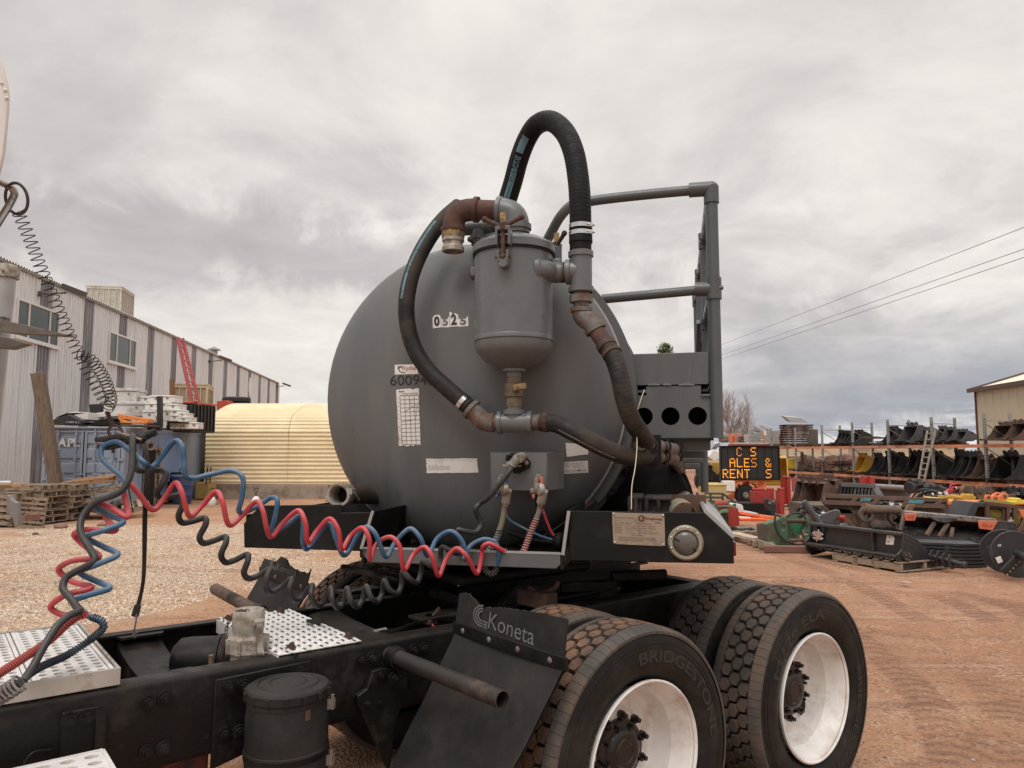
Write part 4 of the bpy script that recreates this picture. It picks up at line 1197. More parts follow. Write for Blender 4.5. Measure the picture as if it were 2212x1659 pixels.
for i in range(nx):
 for j in range(ny):
  x = gx0_ + (i + .5 + (.25 if j % 2 else -.25)) * (gx1_ - gx0_) / nx; y = gy0 + (j + .5) * (gy1 - gy0) / ny
  h = .011
  a,b,c,d = V((x - .020,y - .007,ZP)),V((x + .020,y - .007,ZP)),V((x + .020,y + .012,ZP)),V((x - .020,y + .012,ZP))
  e,g = V((x - .014,y - .002,ZP + h)),V((x + .014,y - .002,ZP + h))
  mb.add([a,b,c,d,e,g],[(0,1,5,4),(2,3,4,5),(0,4,3),(1,2,5)])
  ms_.add([V((x - .014,y - .0125,ZP + .0015)),V((x + .014,y - .0125,ZP + .0015)),V((x + .012,y - .0068,ZP + .0035)),V((x - .012,y - .0068,ZP + .0035))],[(0,1,2,3)])
o = mb.obj('grip_tooth',m_grip,truck,smooth=False); o['kind'] = 'stuff'
o = ms_.obj('grip_slot',m_frame,truck,smooth=False); o['kind'] = 'stuff'
mb = MB()
pc_ = tk(678,1349,Z=ZP)
for i in range(12):
 a = 2 * math.pi * i / 12
mb.add([pc_ + V((.05 * math.cos(2 * math.pi * i / 14) * (1 + .25 * math.cos(4 * math.pi * i / 14)),.03 * math.sin(2 * math.pi * i / 14),.0125)) for i in range(14)],[tuple(range(14))])
mb.obj('plate_opening',m_hole,gplate)
sb = MB().hexnut((0,0,0),(0,0,1),.014,.014).obj('plate_bolt',m_rust,gplate)
for k,(u,v) in enumerate(((606,1322),(752,1377),(629,1400),(492,1338))):
 p = tk(u,v,Z=ZP + .005)
 if k: inst(sb,gplate,p)
 else: sb.location = p
pcap = tk(535,1412,X=.30)
k0 = V((.25,tk(535,1400,X=.25).y,ZT - .02))
rc = .062
prof = [(rc * 1.02,-.06),(rc * 1.02,.02),(rc * 1.2,.022),(rc * 1.2,.075),(rc * .98,.08),(rc * .92,.085),(rc * .92,.10),(rc * .97,.105),(rc * .97,.168),(rc * .9,.18),(rc * .84,.176),(0,.174)]
cap = MB().lathe(prof,k0,(0,0,1),30)
for a in range(0,360,45):
 e = V((math.cos(rad(a)),math.sin(rad(a)),0)); cap.bar(k0 + e * rc * 1.17 + V((0,0,.022)),k0 + e * rc * 1.17 + V((0,0,.075)),.02,.02,e)
m_capw = M('weathered_cast_cap',(.42,.385,.335),.7,.15,var=.18,vs=20,dirt=(.25,.20,.155),da=.4,ds=16,bump=.25,bs=80)
cap = cap.obj('camlock_cap',m_capw,truck)
mb = MB()
for s,an in ((1,25),(-1,25)):
 e = V((math.cos(rad(an)) * s,math.sin(rad(an)) * s * .4,0)).normalized()
 pts = [k0 + e * rc * 1.0 + V((0,0,.15)),k0 + e * rc * 1.28 + V((0,0,.135)),k0 + e * rc * 1.32 + V((0,0,.08)),k0 + e * rc * 1.6 + V((0,0,.03)),k0 + e * rc * 2.0 + V((0,0,.035))]
 P = catmull(pts,5)
 for q,w in zip(P,P[1:]): mb.bar(q,w,.024,.006,e)
 t = e.cross(V((0,0,1)))
 mb.cyl(k0 + e * rc * 1.15 + V((0,0,.14)) - t * .02,k0 + e * rc * 1.15 + V((0,0,.14)) + t * .02,.012,10)
mb.obj('cam_lever',m_alu,cap)
mb = MB()
cp = catmull([k0 + V((.02,-.01,.178)),k0 + V((-.01,-.05,.172)),k0 + V((-.02,-.075,.12)),k0 + V((-.01,-.085,.05)),k0 + V((-.02,-.09,.0)),k0 + V((-.015,-.085,.06))],5)
for i,(q,w) in enumerate(zip(cp,cp[1:])):
 mid = (q + w) / 2; d = (w - q).normalized(); t = d.cross(V((0,0,1)) if i % 2 else V((1,0,0))).normalized()
 ringp = [mid + d * .011 * math.cos(2 * math.pi * k / 8) + t * .006 * math.sin(2 * math.pi * k / 8) for k in range(8)]
 mb.tube(ringp,.002,4,closed=True)
mb.obj('cap_chain',m_rust,cap)
pc0 = tk(440,1402,X=.05)
yb_ = pc0.y
mb = MB().lathe([(0,-.12),(.06,-.115),(.085,-.09),(.09,-.05),(.09,.05),(.098,.052),(.098,.066),(.09,.068),(.088,.14),(.06,.165),(0,.17)],(.06,yb_,ZT - .055),(.5,.85,0),26)
mb.obj('brake_chamber',m_frame,truck)
mb = MB().cyl((.22,yb_ - .05,ZT - .06),(.22,yb_ + .04,ZT - .06),.012,8).cyl((.22,yb_ - .02,ZT - .06),(.22,yb_ - .02,ZT - .0),.01,8).box((.22,yb_,ZT - .075),(.03,.05,.03))
mb.obj('air_fitting',m_brass,truck)
# tall black drum in front of the rail
XD = .60
pd = tk(622,1500,X=XD)
rD = .142
mb = MB()
prof = [(0,.012),(rD * .42,.012),(rD * .44,.016),(rD * .47,.012),(rD * .70,.010),(rD * .72,.014),(rD * .76,.008),(rD * .98,.004),(rD * 1.02,-.004),(rD * 1.02,-.03),(rD * .985,-.036),(rD * .985,-.05)]
ztd = tk(622,1480,X=XD).z
mb.lathe(prof,(XD,pd.y,ztd),(0,0,1),44)
for a in range(0,360,24):
 e = V((math.cos(rad(a)),math.sin(rad(a)),0)); mb.box(V((XD,pd.y,ztd - .017)) + e * rD * 1.02,(.012,.012,.024))
drum_l = mb.obj('canister_lid',m_flap,truck)
prof = [(rD * .97,-.045),(rD * .985,-.085),(rD,-.09),(rD,-.20),(rD * 1.015,-.203),(rD * 1.015,-.235),(rD,-.238),(rD,-.285),(rD * 1.01,-.29),(rD * 1.01,-.34),(rD * .98,-.42),(0,-.42)]
drum = MB().lathe(prof,(XD,pd.y,ztd),(0,0,1),44).obj('air_cleaner_canister',m_flap,truck)
mb = MB()
for z in (-.065,-.255): mb.box(V((XD,pd.y,ztd + z)) + V((rD * .55,rD * .86,0)),(.03,.03,.035)); mb.cyl(V((XD,pd.y,ztd + z - .02)) + V((rD * .62,rD * .9,0)),V((XD,pd.y,ztd + z + .03)) + V((rD * .62,rD * .9,0)),.008,8)
mb.obj('strap_bolt',m_steelD,drum)
for z in (-.218,):
 MB().lathe([(rD * 1.005,-.012),(rD * 1.03,-.010),(rD * 1.03,.010),(rD * 1.005,.012)],(XD,pd.y,ztd + z),(0,0,1),44).obj('canister_strap',m_frame,drum)
e = (TK.l(EYE) - V((XD,pd.y,ztd))); e.z = 0; e.normalize(); sd2 = V((-e.y,e.x,0))
mb = MB().grid(lambda s,t: V((XD,pd.y,ztd - .052 - .034 * t)) + (e * math.cos(-.42 + .22 * s) + sd2 * math.sin(.42 - .0 + .26 * s)) .normalized() * rD * .992,5,2)
mb.obj('torn_label',m_rust,drum)
# ---- things between and under the rails
mb = MB()
for yy in (0.0,1.23): mb.cyl((-1.0,yy,.50),(1.0,yy,.50),.07,16).ball((0,yy,.50),(.22,.2,.22),18,10).cyl((0,yy - .35,.56),(0,yy,.52),.06,12)
mb.obj('axle',m_dark,truck)
mb = MB()
for sx in (-1,1):
 for k in range(5): mb.box((sx * .52,.66,.50 + k * .022),(.09,1.5 - k * .22,.018))
 mb.box((sx * .5,.66,.66),(.16,.25,.24))
mb.obj('leaf_spring',m_dark,truck)
mb = MB().cyl((0,-3.2,.62),(0,-.35,.57),.055,16)
mb.obj('drive_shaft',m_dark,truck)
# fifth wheel
KP = TK.l(TR.w(V((.02,.10,0))))
mb = MB().box((KP.x,KP.y,1.085),(.90,.85,.05)).box((KP.x,KP.y - .55,1.06),(.5,.35,.03),Matrix.Rotation(rad(-14),3,'X'))
mb.obj('fifth_wheel_plate',m_dark,truck,bevel=.02)
mb = MB()
for sx in (-1,1):
 mb.prism([V((KP.x + sx * .40,KP.y - .2,ZT)),V((KP.x + sx * .40,KP.y + .2,ZT)),V((KP.x + sx * .40,KP.y + .07,1.06)),V((KP.x + sx * .40,KP.y - .07,1.06))],(.05 * sx,0,0))
 mb.box((KP.x + sx * .40,KP.y,ZT + .01),(.12,1.3,.02))
mb.obj('fifth_wheel_bracket',m_frame,truck,bevel=.006)
mb = MB(); p0 = TK.l(W(1110,1258,3.75)); p1 = TK.l(W(1185,1258,3.75))
n = 90
mb.tube([p0.lerp(p1,i / n) + V((0,.012 * math.cos(i * .9),.014 * math.sin(i * .9))) for i in range(n)],.003,5)
mb.obj('latch_spring',m_dark,truck)
mb = MB().tube(catmull([TK.l(W(u,v,3.6)) for u,v in ((1140,1268),(1165,1282),(1200,1268),(1206,1256))]),.012,8).box(TK.l(W(1160,1292,3.6)),(.2,.08,.07))
mb.obj('release_handle',m_rust,truck)
mb = MB(); pa = TK.l(W(890,1355,3.3))
mb.tube(catmull([tk(u,v,Z=ZT - .05) for u,v in ((815,1369),(860,1362),(900,1347),(960,1338),(1005,1345))]),.014,8)
cabl = mb.obj('air_line',m_rubber,truck)
mb = MB().cyl(tk(806,1370,Z=ZT - .05),tk(833,1364,Z=ZT - .05),.019,8).obj('pale_fitting',m_alu,cabl)
mb = MB().cyl(tk(926,1345,Z=ZT),tk(948,1315,Z=ZT + .03),.010,8).box(tk(930,1338,Z=ZT),(.05,.05,.04)).obj('grease_manifold',m_rust,truck)
MB().tube(catmull([tk(931,1345,Z=ZT - .01),tk(938,1356,Z=ZT - .02),tk(944,1364,Z=ZT - .03)]),.005,6).obj('red_grease_line',m_red,truck)
mb = MB()
for k,(u0,v0,u1,v1) in enumerate(((930,1275,1010,1300),(1210,1270,1330,1262),(1230,1300,1300,1290),(1320,1245,1440,1240))):
 a,b = TK.l(W(u0,v0,3.9 + .1 * k)),TK.l(W(u1,v1,3.9 + .1 * k)); mb.bar(a,b,.05,.05)
mb.obj('suspension_link',m_dark,truck,bevel=.006)
mb = MB(); a = tk(1390,1240,X=-.3)
mb.prism([V((-.32,.9,ZT + .01)),V((-.32,1.5,ZT + .01)),V((-.32,1.75,ZT + .16)),V((-.32,1.45,ZT + .2)),V((-.32,.9,ZT + .10))],(.02,0,0))
mb.obj('torn_mud_guard',m_dark,truck)
# ---- wheels
def build_tyre():
 Ro,w = .510,.270
 Rg = Ro - .017
 h = w / 2
 mb = MB()
 side = [(.300,-h * .62),(.315,-h * .80),(.345,-h * .95),(.375,-h * 1.02),(.405,-h * 1.035),(.43,-h * 1.02),(.4305,-h * 1.035),(.438,-h * 1.03),(.4385,-h * 1.012),(.446,-h * 1.008),(.4465,-h * 1.02),(.455,-h * 1.012),(.4555,-h * .99),(.465,-h * .98),(.478,-h * .955),(.487,-h * .93)]
 prof = side + [(Rg - .004,-h * .80),(Rg,0),(Rg - .004,h * .80)] + [(r,-z) for r,z in side[::-1]]
 nS = len(side)
 mis = [0] * (nS - 1) + [2] * 4 + [0] * (nS - 1)
 mb.lathe(prof,(0,0,0),(1,0,0),96,mis=mis)
 E = lambda a: V((0,math.cos(a),math.sin(a)))
# shoulder ribs with small notches
 N = 84
 rg = random.Random(3)
 for s in (-1,1):
  for k in range(N):
   a0 = 2 * math.pi * (k + .025) / N; a1 = 2 * math.pi * (k + .975) / N
   xi,xo = s * h * .60,s * h * .985
   rot = Ro - .004
   vs = []
   for a in (a0,a1):
    vs += [V((xi,0,0)) + E(a) * (Rg - .006),V((xi,0,0)) + E(a) * (Ro - .001),V((s * h * .84,0,0)) + E(a) * rot,V((xo,0,0)) + E(a) * (Ro - .018),V((xo * 1.0,0,0)) + E(a) * (Rg - .012)]
   mb.add(vs,[(0,1,6,5),(1,2,7,6),(2,3,8,7),(3,4,9,8),(0,4,3,2,1),(5,6,7,8,9)],3)
  mb.lathe([(Ro - .0065,s * h * .62),(Ro - .0095,s * h * .83),(Ro - .026,s * h * .97)],(0,0,0),(1,0,0),96,mi=3)
# three staggered rows of hexagonal blocks
 NB = 46
 for c,xc in enumerate((-.052,0.0,.052)):
  for k in range(NB):
   ac = 2 * math.pi * (k + (.5 if c == 1 else 0)) / NB
   da = math.pi / NB
   j = [rg.uniform(-.0015,.0015) for _ in range(6)]
   hx = [(-.5,-.58),(.5,-.58),(1.0,0),(.5,.58),(-.5,.58),(-1.0,0)]
   top,bot = [],[]
   for (px_,pa_),jj in zip(hx,j):
    for lst,r,g in ((top,Ro + .0005,.90),(bot,Rg - .004,1.0)):
     x = xc + px_ * .0285 * g + jj; a = ac + pa_ * da * 1.46 * g
     lst.append(V((x,0,0)) + E(a) * (r - abs(x) * .02))
   mb.add(top + bot,[tuple(range(6))] + [(i,(i + 1) % 6,6 + (i + 1) % 6,6 + i) for i in range(6)],1)
 return mb
def arc_text(mb,body,r0,r1,a_c,span,x,mi=0,s=1):
 letter(mb,body,lambda a,b: V((x,math.cos(a_c + s * span * (a - .5)) * (r0 + (r1 - r0) * b),math.sin(a_c + s * span * (a - .5)) * (r0 + (r1 - r0) * b))),mi,bold=.02)
def build_rim():
 x0 = .128
 prof = [(.292,x0 - .006),(.300,x0 + .004),(.307,x0),(.305,x0 - .012),(.294,x0 - .010),(.286,x0 - .016),(.282,x0 - .03),(.270,x0 - .05),(.266,x0 - .075),(.252,x0 - .095),(.250,x0 - .13),(.246,x0 - .155),(.236,x0 - .177),(.215,x0 - .187),(.165,x0 - .177),(.150,x0 - .160),(.110,x0 - .158)]
 return MB().lathe(prof,(0,0,0),(1,0,0),64)
m_tyre_t = M('tyre_lettering',(.027,.025,.024),.65)
def wheel(pos,parts=True,txt=None,mud=False,inner=False,spin=0.0,rim=True):
 w = bpy.data.objects.new('wheel',None); C.objects.link(w); w.parent = truck
 w.location = pos; w.rotation_euler = (spin,0,0) if pos[0] > 0 else (spin,0,math.pi)
 global TYRE,RIM,HUB,HOLES
 mats = [m_tyre,m_treadM if mud else m_tread,m_groove,m_should]
 key = 'mud' if mud else 'dry'
 if key not in TY:
  TY[key] = build_tyre().obj('tyre',mats,w,ang=38)
 else:
  inst(TY[key],w)
 if rim:
  if 'rim' not in TY:
   TY['rim'] = build_rim().obj('rim',m_rim,w,ang=28)
   mb = MB()
   mb.lathe([(.124,-.16),(.124,-.064),(.117,-.054),(.095,-.052),(.088,-.04),(.080,-.034),(.076,-.032),(.070,-.030),(.058,-.030),(.054,-.026),(.040,-.026),(.036,-.030),(0,-.030)],(.0,0,0),(1,0,0),40)
   TY['hub'] = mb.obj('hub',m_hub,w,ang=30)
   mb = MB()
   for k in range(10):
    a = 2 * math.pi * k / 10
    p = V((-.078,.137 * math.cos(a),.137 * math.sin(a)))
    mb.cyl(p,p + V((.022,0,0)),.017,6).cyl(p + V((.022,0,0)),p + V((.040,0,0)),.010,8)
   for k in range(8):
    a = 2 * math.pi * (k + .3) / 8
    p = V((-.062,.103 * math.cos(a),.103 * math.sin(a)))
    mb.cyl(p,p + V((.014,0,0)),.012,6).cyl(p + V((.014,0,0)),p + V((.03,0,0)),.007,8)
   mb.obj('wheel_nut',m_hub,w); TY['nut'] = list(LAST)
   mb = MB()
   for k in range(2):
    a = math.pi * k + .9
    c = V((-.1065,.190 * math.cos(a),.190 * math.sin(a)))
    n_ = V((1,0,0)); t1 = V((0,math.cos(a),math.sin(a))); t2 = n_.cross(t1)
    mb.add([c + t1 * .034 * math.cos(2 * math.pi * i / 20) + t2 * .040 * math.sin(2 * math.pi * i / 20) + n_ * (.017 - .002 * math.cos(2 * math.pi * i / 20)) for i in range(20)],[tuple(range(20))])
   mb.obj('hand_hole',m_hole,w); TY['hole'] = list(LAST)
   mb = MB().tube(catmull([V((-.08,.0,.21)),V((-.02,.0,.235)),V((.05,0,.25))]),.005,8).cyl((.03,0,.246),(.065,0,.253),.008,8)
   TY['valve'] = mb.obj('valve_stem',m_rim,w)
   for q in [TY['hub']] + TY['nut'] + TY['hole']: q.location.x = .046
  else:
   for k in ('rim','hub','valve'): inst(TY[k],w,TY[k].location)
   for q in TY['nut'] + TY['hole']: inst(q,w,q.location)
 if txt:
  for body,r0,r1,ac,span in txt:
   mb = MB(); arc_text(mb,body,r0,r1,ac - spin,span,.1402,s=-1); mb.obj('sidewall_lettering',m_tyre_t,w,smooth=False)
 return w
TY = {}
XO,XI = 1.205 - .14,.73
t1 = [('BRIDGESTONE',.375,.422,rad(50),rad(95)),('STEEL CORD TUBELESS',.335,.347,rad(150),rad(40)),('BRIDGESTONE',.375,.422,rad(230),rad(80))]
t2 = [('M726 ELA',.372,.422,rad(118),rad(78)),('BRIDGESTONE',.375,.422,rad(-35),rad(95)),('11R24.5',.335,.350,rad(200),rad(25))]
wheel((XO,0,.5),txt=t1,mud=True,spin=.85)
wheel((XI,0,.5),mud=True,spin=1.1,rim=False)
wheel((XO,1.23,.5),txt=t2,spin=1.55)
wheel((XI,1.23,.5),spin=2.6,rim=False)
wheel((-XO,0,.5),spin=.9,mud=True); wheel((-XI,0,.5),spin=.2,mud=True,rim=False)
wheel((-XO,1.23,.5),spin=2.0); wheel((-XI,1.23,.5),spin=.7,rim=False)
fender_tubes = []
def fender(sx):
 n_before = set(truck.children)
 x0,x1 = sx * .53,sx * 1.215
 rg = random.Random(5 if sx > 0 else 8)
 lowp = [(-.445,.955),(-.475,.90),(-.54,.80),(-.60,.70),(-.67,.60),(-.74,.49),(-.80,.38),(-.84,.27)]
 P = catmull([V((0,y,z)) for y,z in lowp],3)
 mb = MB()
 n = len(P)
 def f(s,t):
  i = min(int(t * (n - 1)),n - 2); q = P[i].lerp(P[i + 1],t * (n - 1) - i)
  return V((x0 + (x1 - sx * .11 * t ** 1.4 - x0) * s,q.y + .02 * math.sin(math.pi * s),q.z))
 mb.grid(f,4,n * 2); m2 = MB()
 mb.grid(lambda s,t: f(s,t) + V((0,.010,-.004)),4,n * 2)
 fl = mb.obj('fender_flap',m_flap,truck)
# clamping bar with rivets
 mb = MB().box(((x0 + x1) / 2,-.452,.952),(abs(x1 - x0) + .03,.014,.05))
 br = mb.obj('flap_bar',m_black,truck,bevel=.004)
 mb = MB()
 for k in range(4): mb.ball((x0 + (x1 - x0) * (.09 + .27 * k),-.460,.952),(.012,.006,.012),9,5)
 mb.obj('flap_rivet',m_steelD,br)
# torn upper strip
 N = 48; vs = []
 for k in range(N + 1):
  s = k / N
  top = 0
  kn = ((0,.118),(.05,.126),(.12,.124),(.17,.104),(.20,.094),(.24,.078),(.27,.092),(.34,.098),(.5,.112),(.8,.126),(1,.130)) if sx > 0 else ((0,.075),(.03,.045),(.2,.04),(.42,.052),(.50,.085),(.62,.088),(.66,.070),(.75,.05),(.97,.046),(1,.052))
  for (a0_,h0_),(a1_,h1_) in zip(kn,kn[1:]):
   if a0_ <= s <= a1_: tear = h0_ + (h1_ - h0_) * (s - a0_) / (a1_ - a0_)
  if sx < 0 or .1 < s < .34: tear += rg.uniform(-.005,.005)
  else: tear += rg.uniform(-.0015,.0015)
  x = x0 + (x1 - x0) * s
  lean = .02
  vs += [V((x,-.455,.975)),V((x,-.455 + lean,.975 + top + tear)),V((x,-.455 + lean + .007,.975 + top + tear)),V((x,-.447,.975))]
 fs = []
 for k in range(N):
  for i in range(4): fs.append((k * 4 + i,k * 4 + (i + 1) % 4,(k + 1) * 4 + (i + 1) % 4,(k + 1) * 4 + i))
 fs += [(0,1,2,3),(N * 4 + 3,N * 4 + 2,N * 4 + 1,N * 4)]
 st = MB().add(vs,fs).obj('torn_flap_top',m_flap,truck,smooth=False)
# raised lettering
 def ft(s,t):
  x = (x0 + (x1 - x0) * s) if sx > 0 else (x1 + (x0 - x1) * s)
  return V((x,-.4565 + .02 * (t * .12 / .13),.978 + (.118 if sx > 0 else .085) * t))
 m_let = M('faded_flap_lettering',(.13,.128,.125),.7,var=.25,vs=25)
 mb = MB(); a0 = .34 if sx > 0 else .36
 letter(mb,'Koneta',lambda a,b: ft(a0 + .42 * a,.14 + (.52 if sx > 0 else .42) * b + (-.10 * a if sx > 0 else 0)))
 for j,rr in enumerate((.36,.27,.18)):
  seg = 14
  for k in range(seg):
   aa,ab = rad(90 + 200 * k / seg),rad(90 + 200 * (k + 1) / seg)
   c = (a0 - .07,.46)
   mb.add([ft(c[0] + .26 * q * math.cos(a),c[1] + q * math.sin(a)) for a,q in ((aa,rr),(ab,rr),(ab,rr - .05),(aa,rr - .05))],[(0,1,2,3)])
  mb.add([ft(c[0],c[1] - rr * .98),ft(a0 - .01,c[1] - rr * .98 - .02),ft(a0 - .01,c[1] - rr * .98 + .03),ft(c[0],c[1] - rr * .98 + .05)],[(0,1,2,3)])
 mb.obj('flap_lettering',m_let,st,smooth=False)
# carrier tube
 zt = .865
 mt = M('rusty_black_tube',(.030,.025,.023),.55,var=.25,vs=7,dirt=(.11,.062,.04),da=.22 if sx > 0 else .55,ds=7,sharp=.15)
 if sx < 0: mt = M('brown_rust_tube',(.12,.075,.055),.7,var=.2,vs=7,dirt=(.02,.018,.017),da=.36,ds=7,sharp=.12)
 mb = MB().lathe([(.026,0),(.031,.002),(.031,.80),(.0265,.802),(.0265,.70)],(sx * .40,-.715,zt),(sx,0,.018),20)
 tb_ = mb.obj('fender_tube',mt,truck); fender_tubes.append(tb_)
 MB().cyl((sx * 1.10,-.715,zt + .013),(sx * 1.104,-.715,zt + .013),.027,16).obj('tube_bore',m_rust,tb_)
 mb = MB().lathe([(.034,0),(.042,.003),(.042,.05),(.034,.053)],(sx * .46,-.715,zt),(sx,0,0),18).box((sx * .47,-.70,zt - .06),(.05,.03,.09)).hexnut((sx * .475,-.72,zt - .085),(sx,0,0),.018,.03)
 mb.obj('tube_mount',m_frame,tb_)
 if sx < 0:
  for o in set(truck.children) - n_before: o.location += V((0,-.22,.042))
fender(1); fender(-1)
ZS = .56
s1_ = tk(221,1627,X=.55); ZS = s1_.z
mb = MB().plate_holes((s1_.x - .02,s1_.y - .95,ZS),(1,0,0),(0,1,0),.36,.95,6,15,.016,.020,.012,(0,0,1),12)
mb.box((s1_.x + .16,s1_.y + .005,ZS - .02),(.36,.01,.05)).box((s1_.x - .024,s1_.y - .47,ZS - .02),(.008,.95,.05)).box((s1_.x + .344,s1_.y - .47,ZS - .02),(.008,.95,.05))
mb.obj('tank_step',m_deck,truck)
# cab corner: white fairing with rivets
def cabp(u,v,y): return TK.l(W(u,v,y))
m_cab = M('cream_white_cab_paint',(.70,.68,.64),.3,var=.04,vs=3)
prof_uv = [(-60,20),(-20,70),(0,114),(11,150),(19,182),(22,205),(21,235),(17,280),(12,330),(5,362),(-2,385)]
Pn = [cabp(u,v,2.25) for u,v in prof_uv]
mb = MB().prism([q for q in Pn] + [Pn[-1] + V((-.02,-.6,0)),Pn[0] + V((-.02,-.6,0))],(-1.2,0,0))
cab = mb.obj('cab_fairing',m_cab,truck,bevel=.008)
mb = MB()
for u,v in ((8,180),(16,195),(19,212)): mb.ball(cabp(u - 4,v,2.245),.006,8,5)
mb.obj('cab_rivet',m_cab,cab)
m_chrome = M('worn_chrome',(.42,.40,.38),.22,1.0,var=.2,vs=12,dirt=(.2,.16,.13),da=.3,ds=16)
mb = MB().tube(catmull([cabp(-80,350,2.3),cabp(0,393,2.4),cabp(24,405,2.44),cabp(31,416,2.45),cabp(28,428,2.45),cabp(0,475,2.42),cabp(-60,570,2.36)],6),.012,12)
mb.obj('grab_bar',m_chrome,truck)
for o,t in ((fender_tubes[0],'black tube with a rusty open end'),(fender_tubes[1],'brown rusty tube with black flakes')): o['label'] = t
rail_n['label'] = 'bolted black frame rail nearest the viewer'
# coiled lines between cab and trailer
def za(x,y): return (x * .31738,810 + y * .31738)
def zd(x,y): return (513 + x * .24414,1026 + y * .24414)
def ze(x,y): return (675 + x * .3548,729 + y * .3548)
def zc3(x,y): return (x * .26855,1215 + y * .26855)
def depth_right(u): return 2.85 + (u - 290) / 810 * .62
def depth_left(v): return 2.85 - (v - 950) / 370 * .30
def path(pts,fn,wob=.04,phase=1):
 """survey turning points -> points in the yard; the coil swings towards and away from the viewer between them"""
 out = []
 for i,(u,v) in enumerate(pts):
  out.append(W(u,v,fn(u,v)))
  if i < len(pts) - 1 and wob:
   u2,v2 = (u + pts[i + 1][0]) / 2,(v + pts[i + 1][1]) / 2
   out.append(W(u2,v2,fn(u2,v2) + wob * (1 if (i + phase) % 2 else -1)))
 return out
fr = lambda u,v: depth_right(u)
fl_ = lambda u,v: depth_left(v)
def guard(parent_name,pts,r,wire,pitch,mat,parent):
 P = catmull(pts,14)
 L = sum((b - a).length for a,b in zip(P,P[1:]))
 n = max(8,int(L / pitch * 9)); Q = []; acc = [0]
 for a,b in zip(P,P[1:]): acc.append(acc[-1] + (b - a).length)
 T,N,B = frames(P); j = 0
 for i in range(n + 1):
  s = L * i / n
  while j < len(acc) - 2 and acc[j + 1] < s: j += 1
  f = (s - acc[j]) / max(1e-9,acc[j + 1] - acc[j])
  c = P[j].lerp(P[j + 1],f); a = 2 * math.pi * s / pitch
  nn = (N[j].lerp(N[j + 1],f)).normalized(); bb = (B[j].lerp(B[j + 1],f)).normalized()
  Q.append(c + (nn * math.cos(a) + bb * math.sin(a)) * r)
 return MB().tube(Q,wire,5).obj(parent_name,mat,parent,ang=60)
# --- blue
low_b = [zc3(200,925),zc3(310,850),zc3(560,735),zc3(700,640),zc3(790,570),zc3(835,515),zc3(815,470),zc3(740,440)]
B1 = [za(490,1535),za(745,1452),za(545,1345),za(800,1225),za(590,1105),za(838,1005),za(640,890),za(838,770),za(850,722),za(690,560),za(700,490),za(790,455),za(880,510),za(985,600)]
B2 = [za(1045,620),za(1115,535),za(1195,447),za(1240,490),za(1252,570),za(1262,690),za(1310,705),za(1430,678),za(1580,652),za(1650,695),za(1645,840),za(1625,925),za(1660,935),za(1760,890),zd(300,200),zd(352,225),zd(330,380),zd(305,500),zd(400,470),zd(560,355),zd(582,420),zd(580,600),zd(615,655),zd(700,560),zd(810,430),zd(870,560),zd(925,700),zd(975,690),zd(1080,510),zd(1150,460),zd(1220,520),zd(1315,725),zd(1400,590),zd(1530,475),zd(1620,560),zd(1682,715),zd(1770,560),zd(1890,498),zd(1985,580),zd(2030,735),zd(2005,740),zd(2060,630),ze(1020,1235),ze(1060,1228),ze(1118,1255),ze(1135,1320),ze(1130,1385)]
fb = lambda u,v: (fl_(u,v) if u < 310 else depth_right(u))
def wob_path(pts,fn,amp,k=.9):
 """swing the depth with the height of the coil so that rising and falling strands part"""
 out = []
 for i,(u,v) in enumerate(pts):
  a,b = pts[max(0,i - 1)],pts[min(len(pts) - 1,i + 1)]
  dv = (b[1] - a[1]) if fn is fr or u > 310 else (b[0] - a[0])
  out.append(W(u,v,fn(u,v) - amp * max(-1,min(1,dv / 45))))
 return out
pb1 = path(B1[:8],lambda u,v: depth_left(v),.035,0) + wob_path(B1[8:],lambda u,v: depth_left(v),0)
pb2 = wob_path(B2,fb,.03)
blue = solo(MB().tube(catmull(pb1 + pb2,7),.0103,10),'blue_air_line',m_blue,'blue coiled air hose strung from the cab to the tank trailer','air hose','coiled lines from cab to trailer')
blue_m = blue.matrix_world.copy(); blue_off = blue.location.copy()
def kid(mb,name,mat,par,**k):
 o = mb.obj(name,mat,None,origin=tuple(par.location),**k)
 o.parent = par; o.location = (0,0,0)
 return o
def guard_on(par,pts,r,wire,pitch,mat,hose_r,hose_mat,nm='spring_guard'):
 o = guard(nm,pts,r,wire,pitch,mat,None)
 for v in o.data.vertices: v.co = v.co - par.location
 o.parent = par
 kid(MB().tube(catmull(pts,8),hose_r,10),'hose_end',hose_mat,par)
fbot = lambda u,v: 2.55 - (170 - u) / 170 * .3 if u < 170 else 2.55
guard_on(blue,[W(u,v,fbot(u,v)) for u,v in low_b],.0118,.0022,.0085,m_ink,.0100,m_blue)
kid(MB().tube(catmull([W(*zc3(740,440),2.55),W(*zc3(700,425),2.56),W(*za(490,1535),2.58)],5),.0102,10),'hose_end',m_blue,blue)
gbl = [ze(1130,1385),ze(1110,1425),ze(1075,1435),ze(1050,1405),ze(1048,1360),ze(1065,1310),ze(1095,1265),ze(1122,1220),ze(1140,1170)]
yg = TR.w(V((0,YG - .06,0))).y
fgl = lambda u,v: 3.49 + (1120 - u) * .0004
guard_on(blue,[W(u,v,fgl(u,v)) for u,v in gbl],.0140,.0026,.0115,M('grey_guard_wire',(.30,.295,.28),.5,var=.15),.0105,M('slate_blue_hose',(.05,.075,.10),.6))
kid(MB().tube(catmull([W(*ze(1140,1170),3.48),W(*ze(1155,1120),3.48),W(*ze(1165,1060),3.48),W(*ze(1172,1015),3.48)],6),[.013] * 19,12),'brass_ferrule',M('tan_sleeve',(.20,.165,.115),.7,var=.2,vs=12,dirt=(.12,.10,.08),da=.35,ds=12),blue)
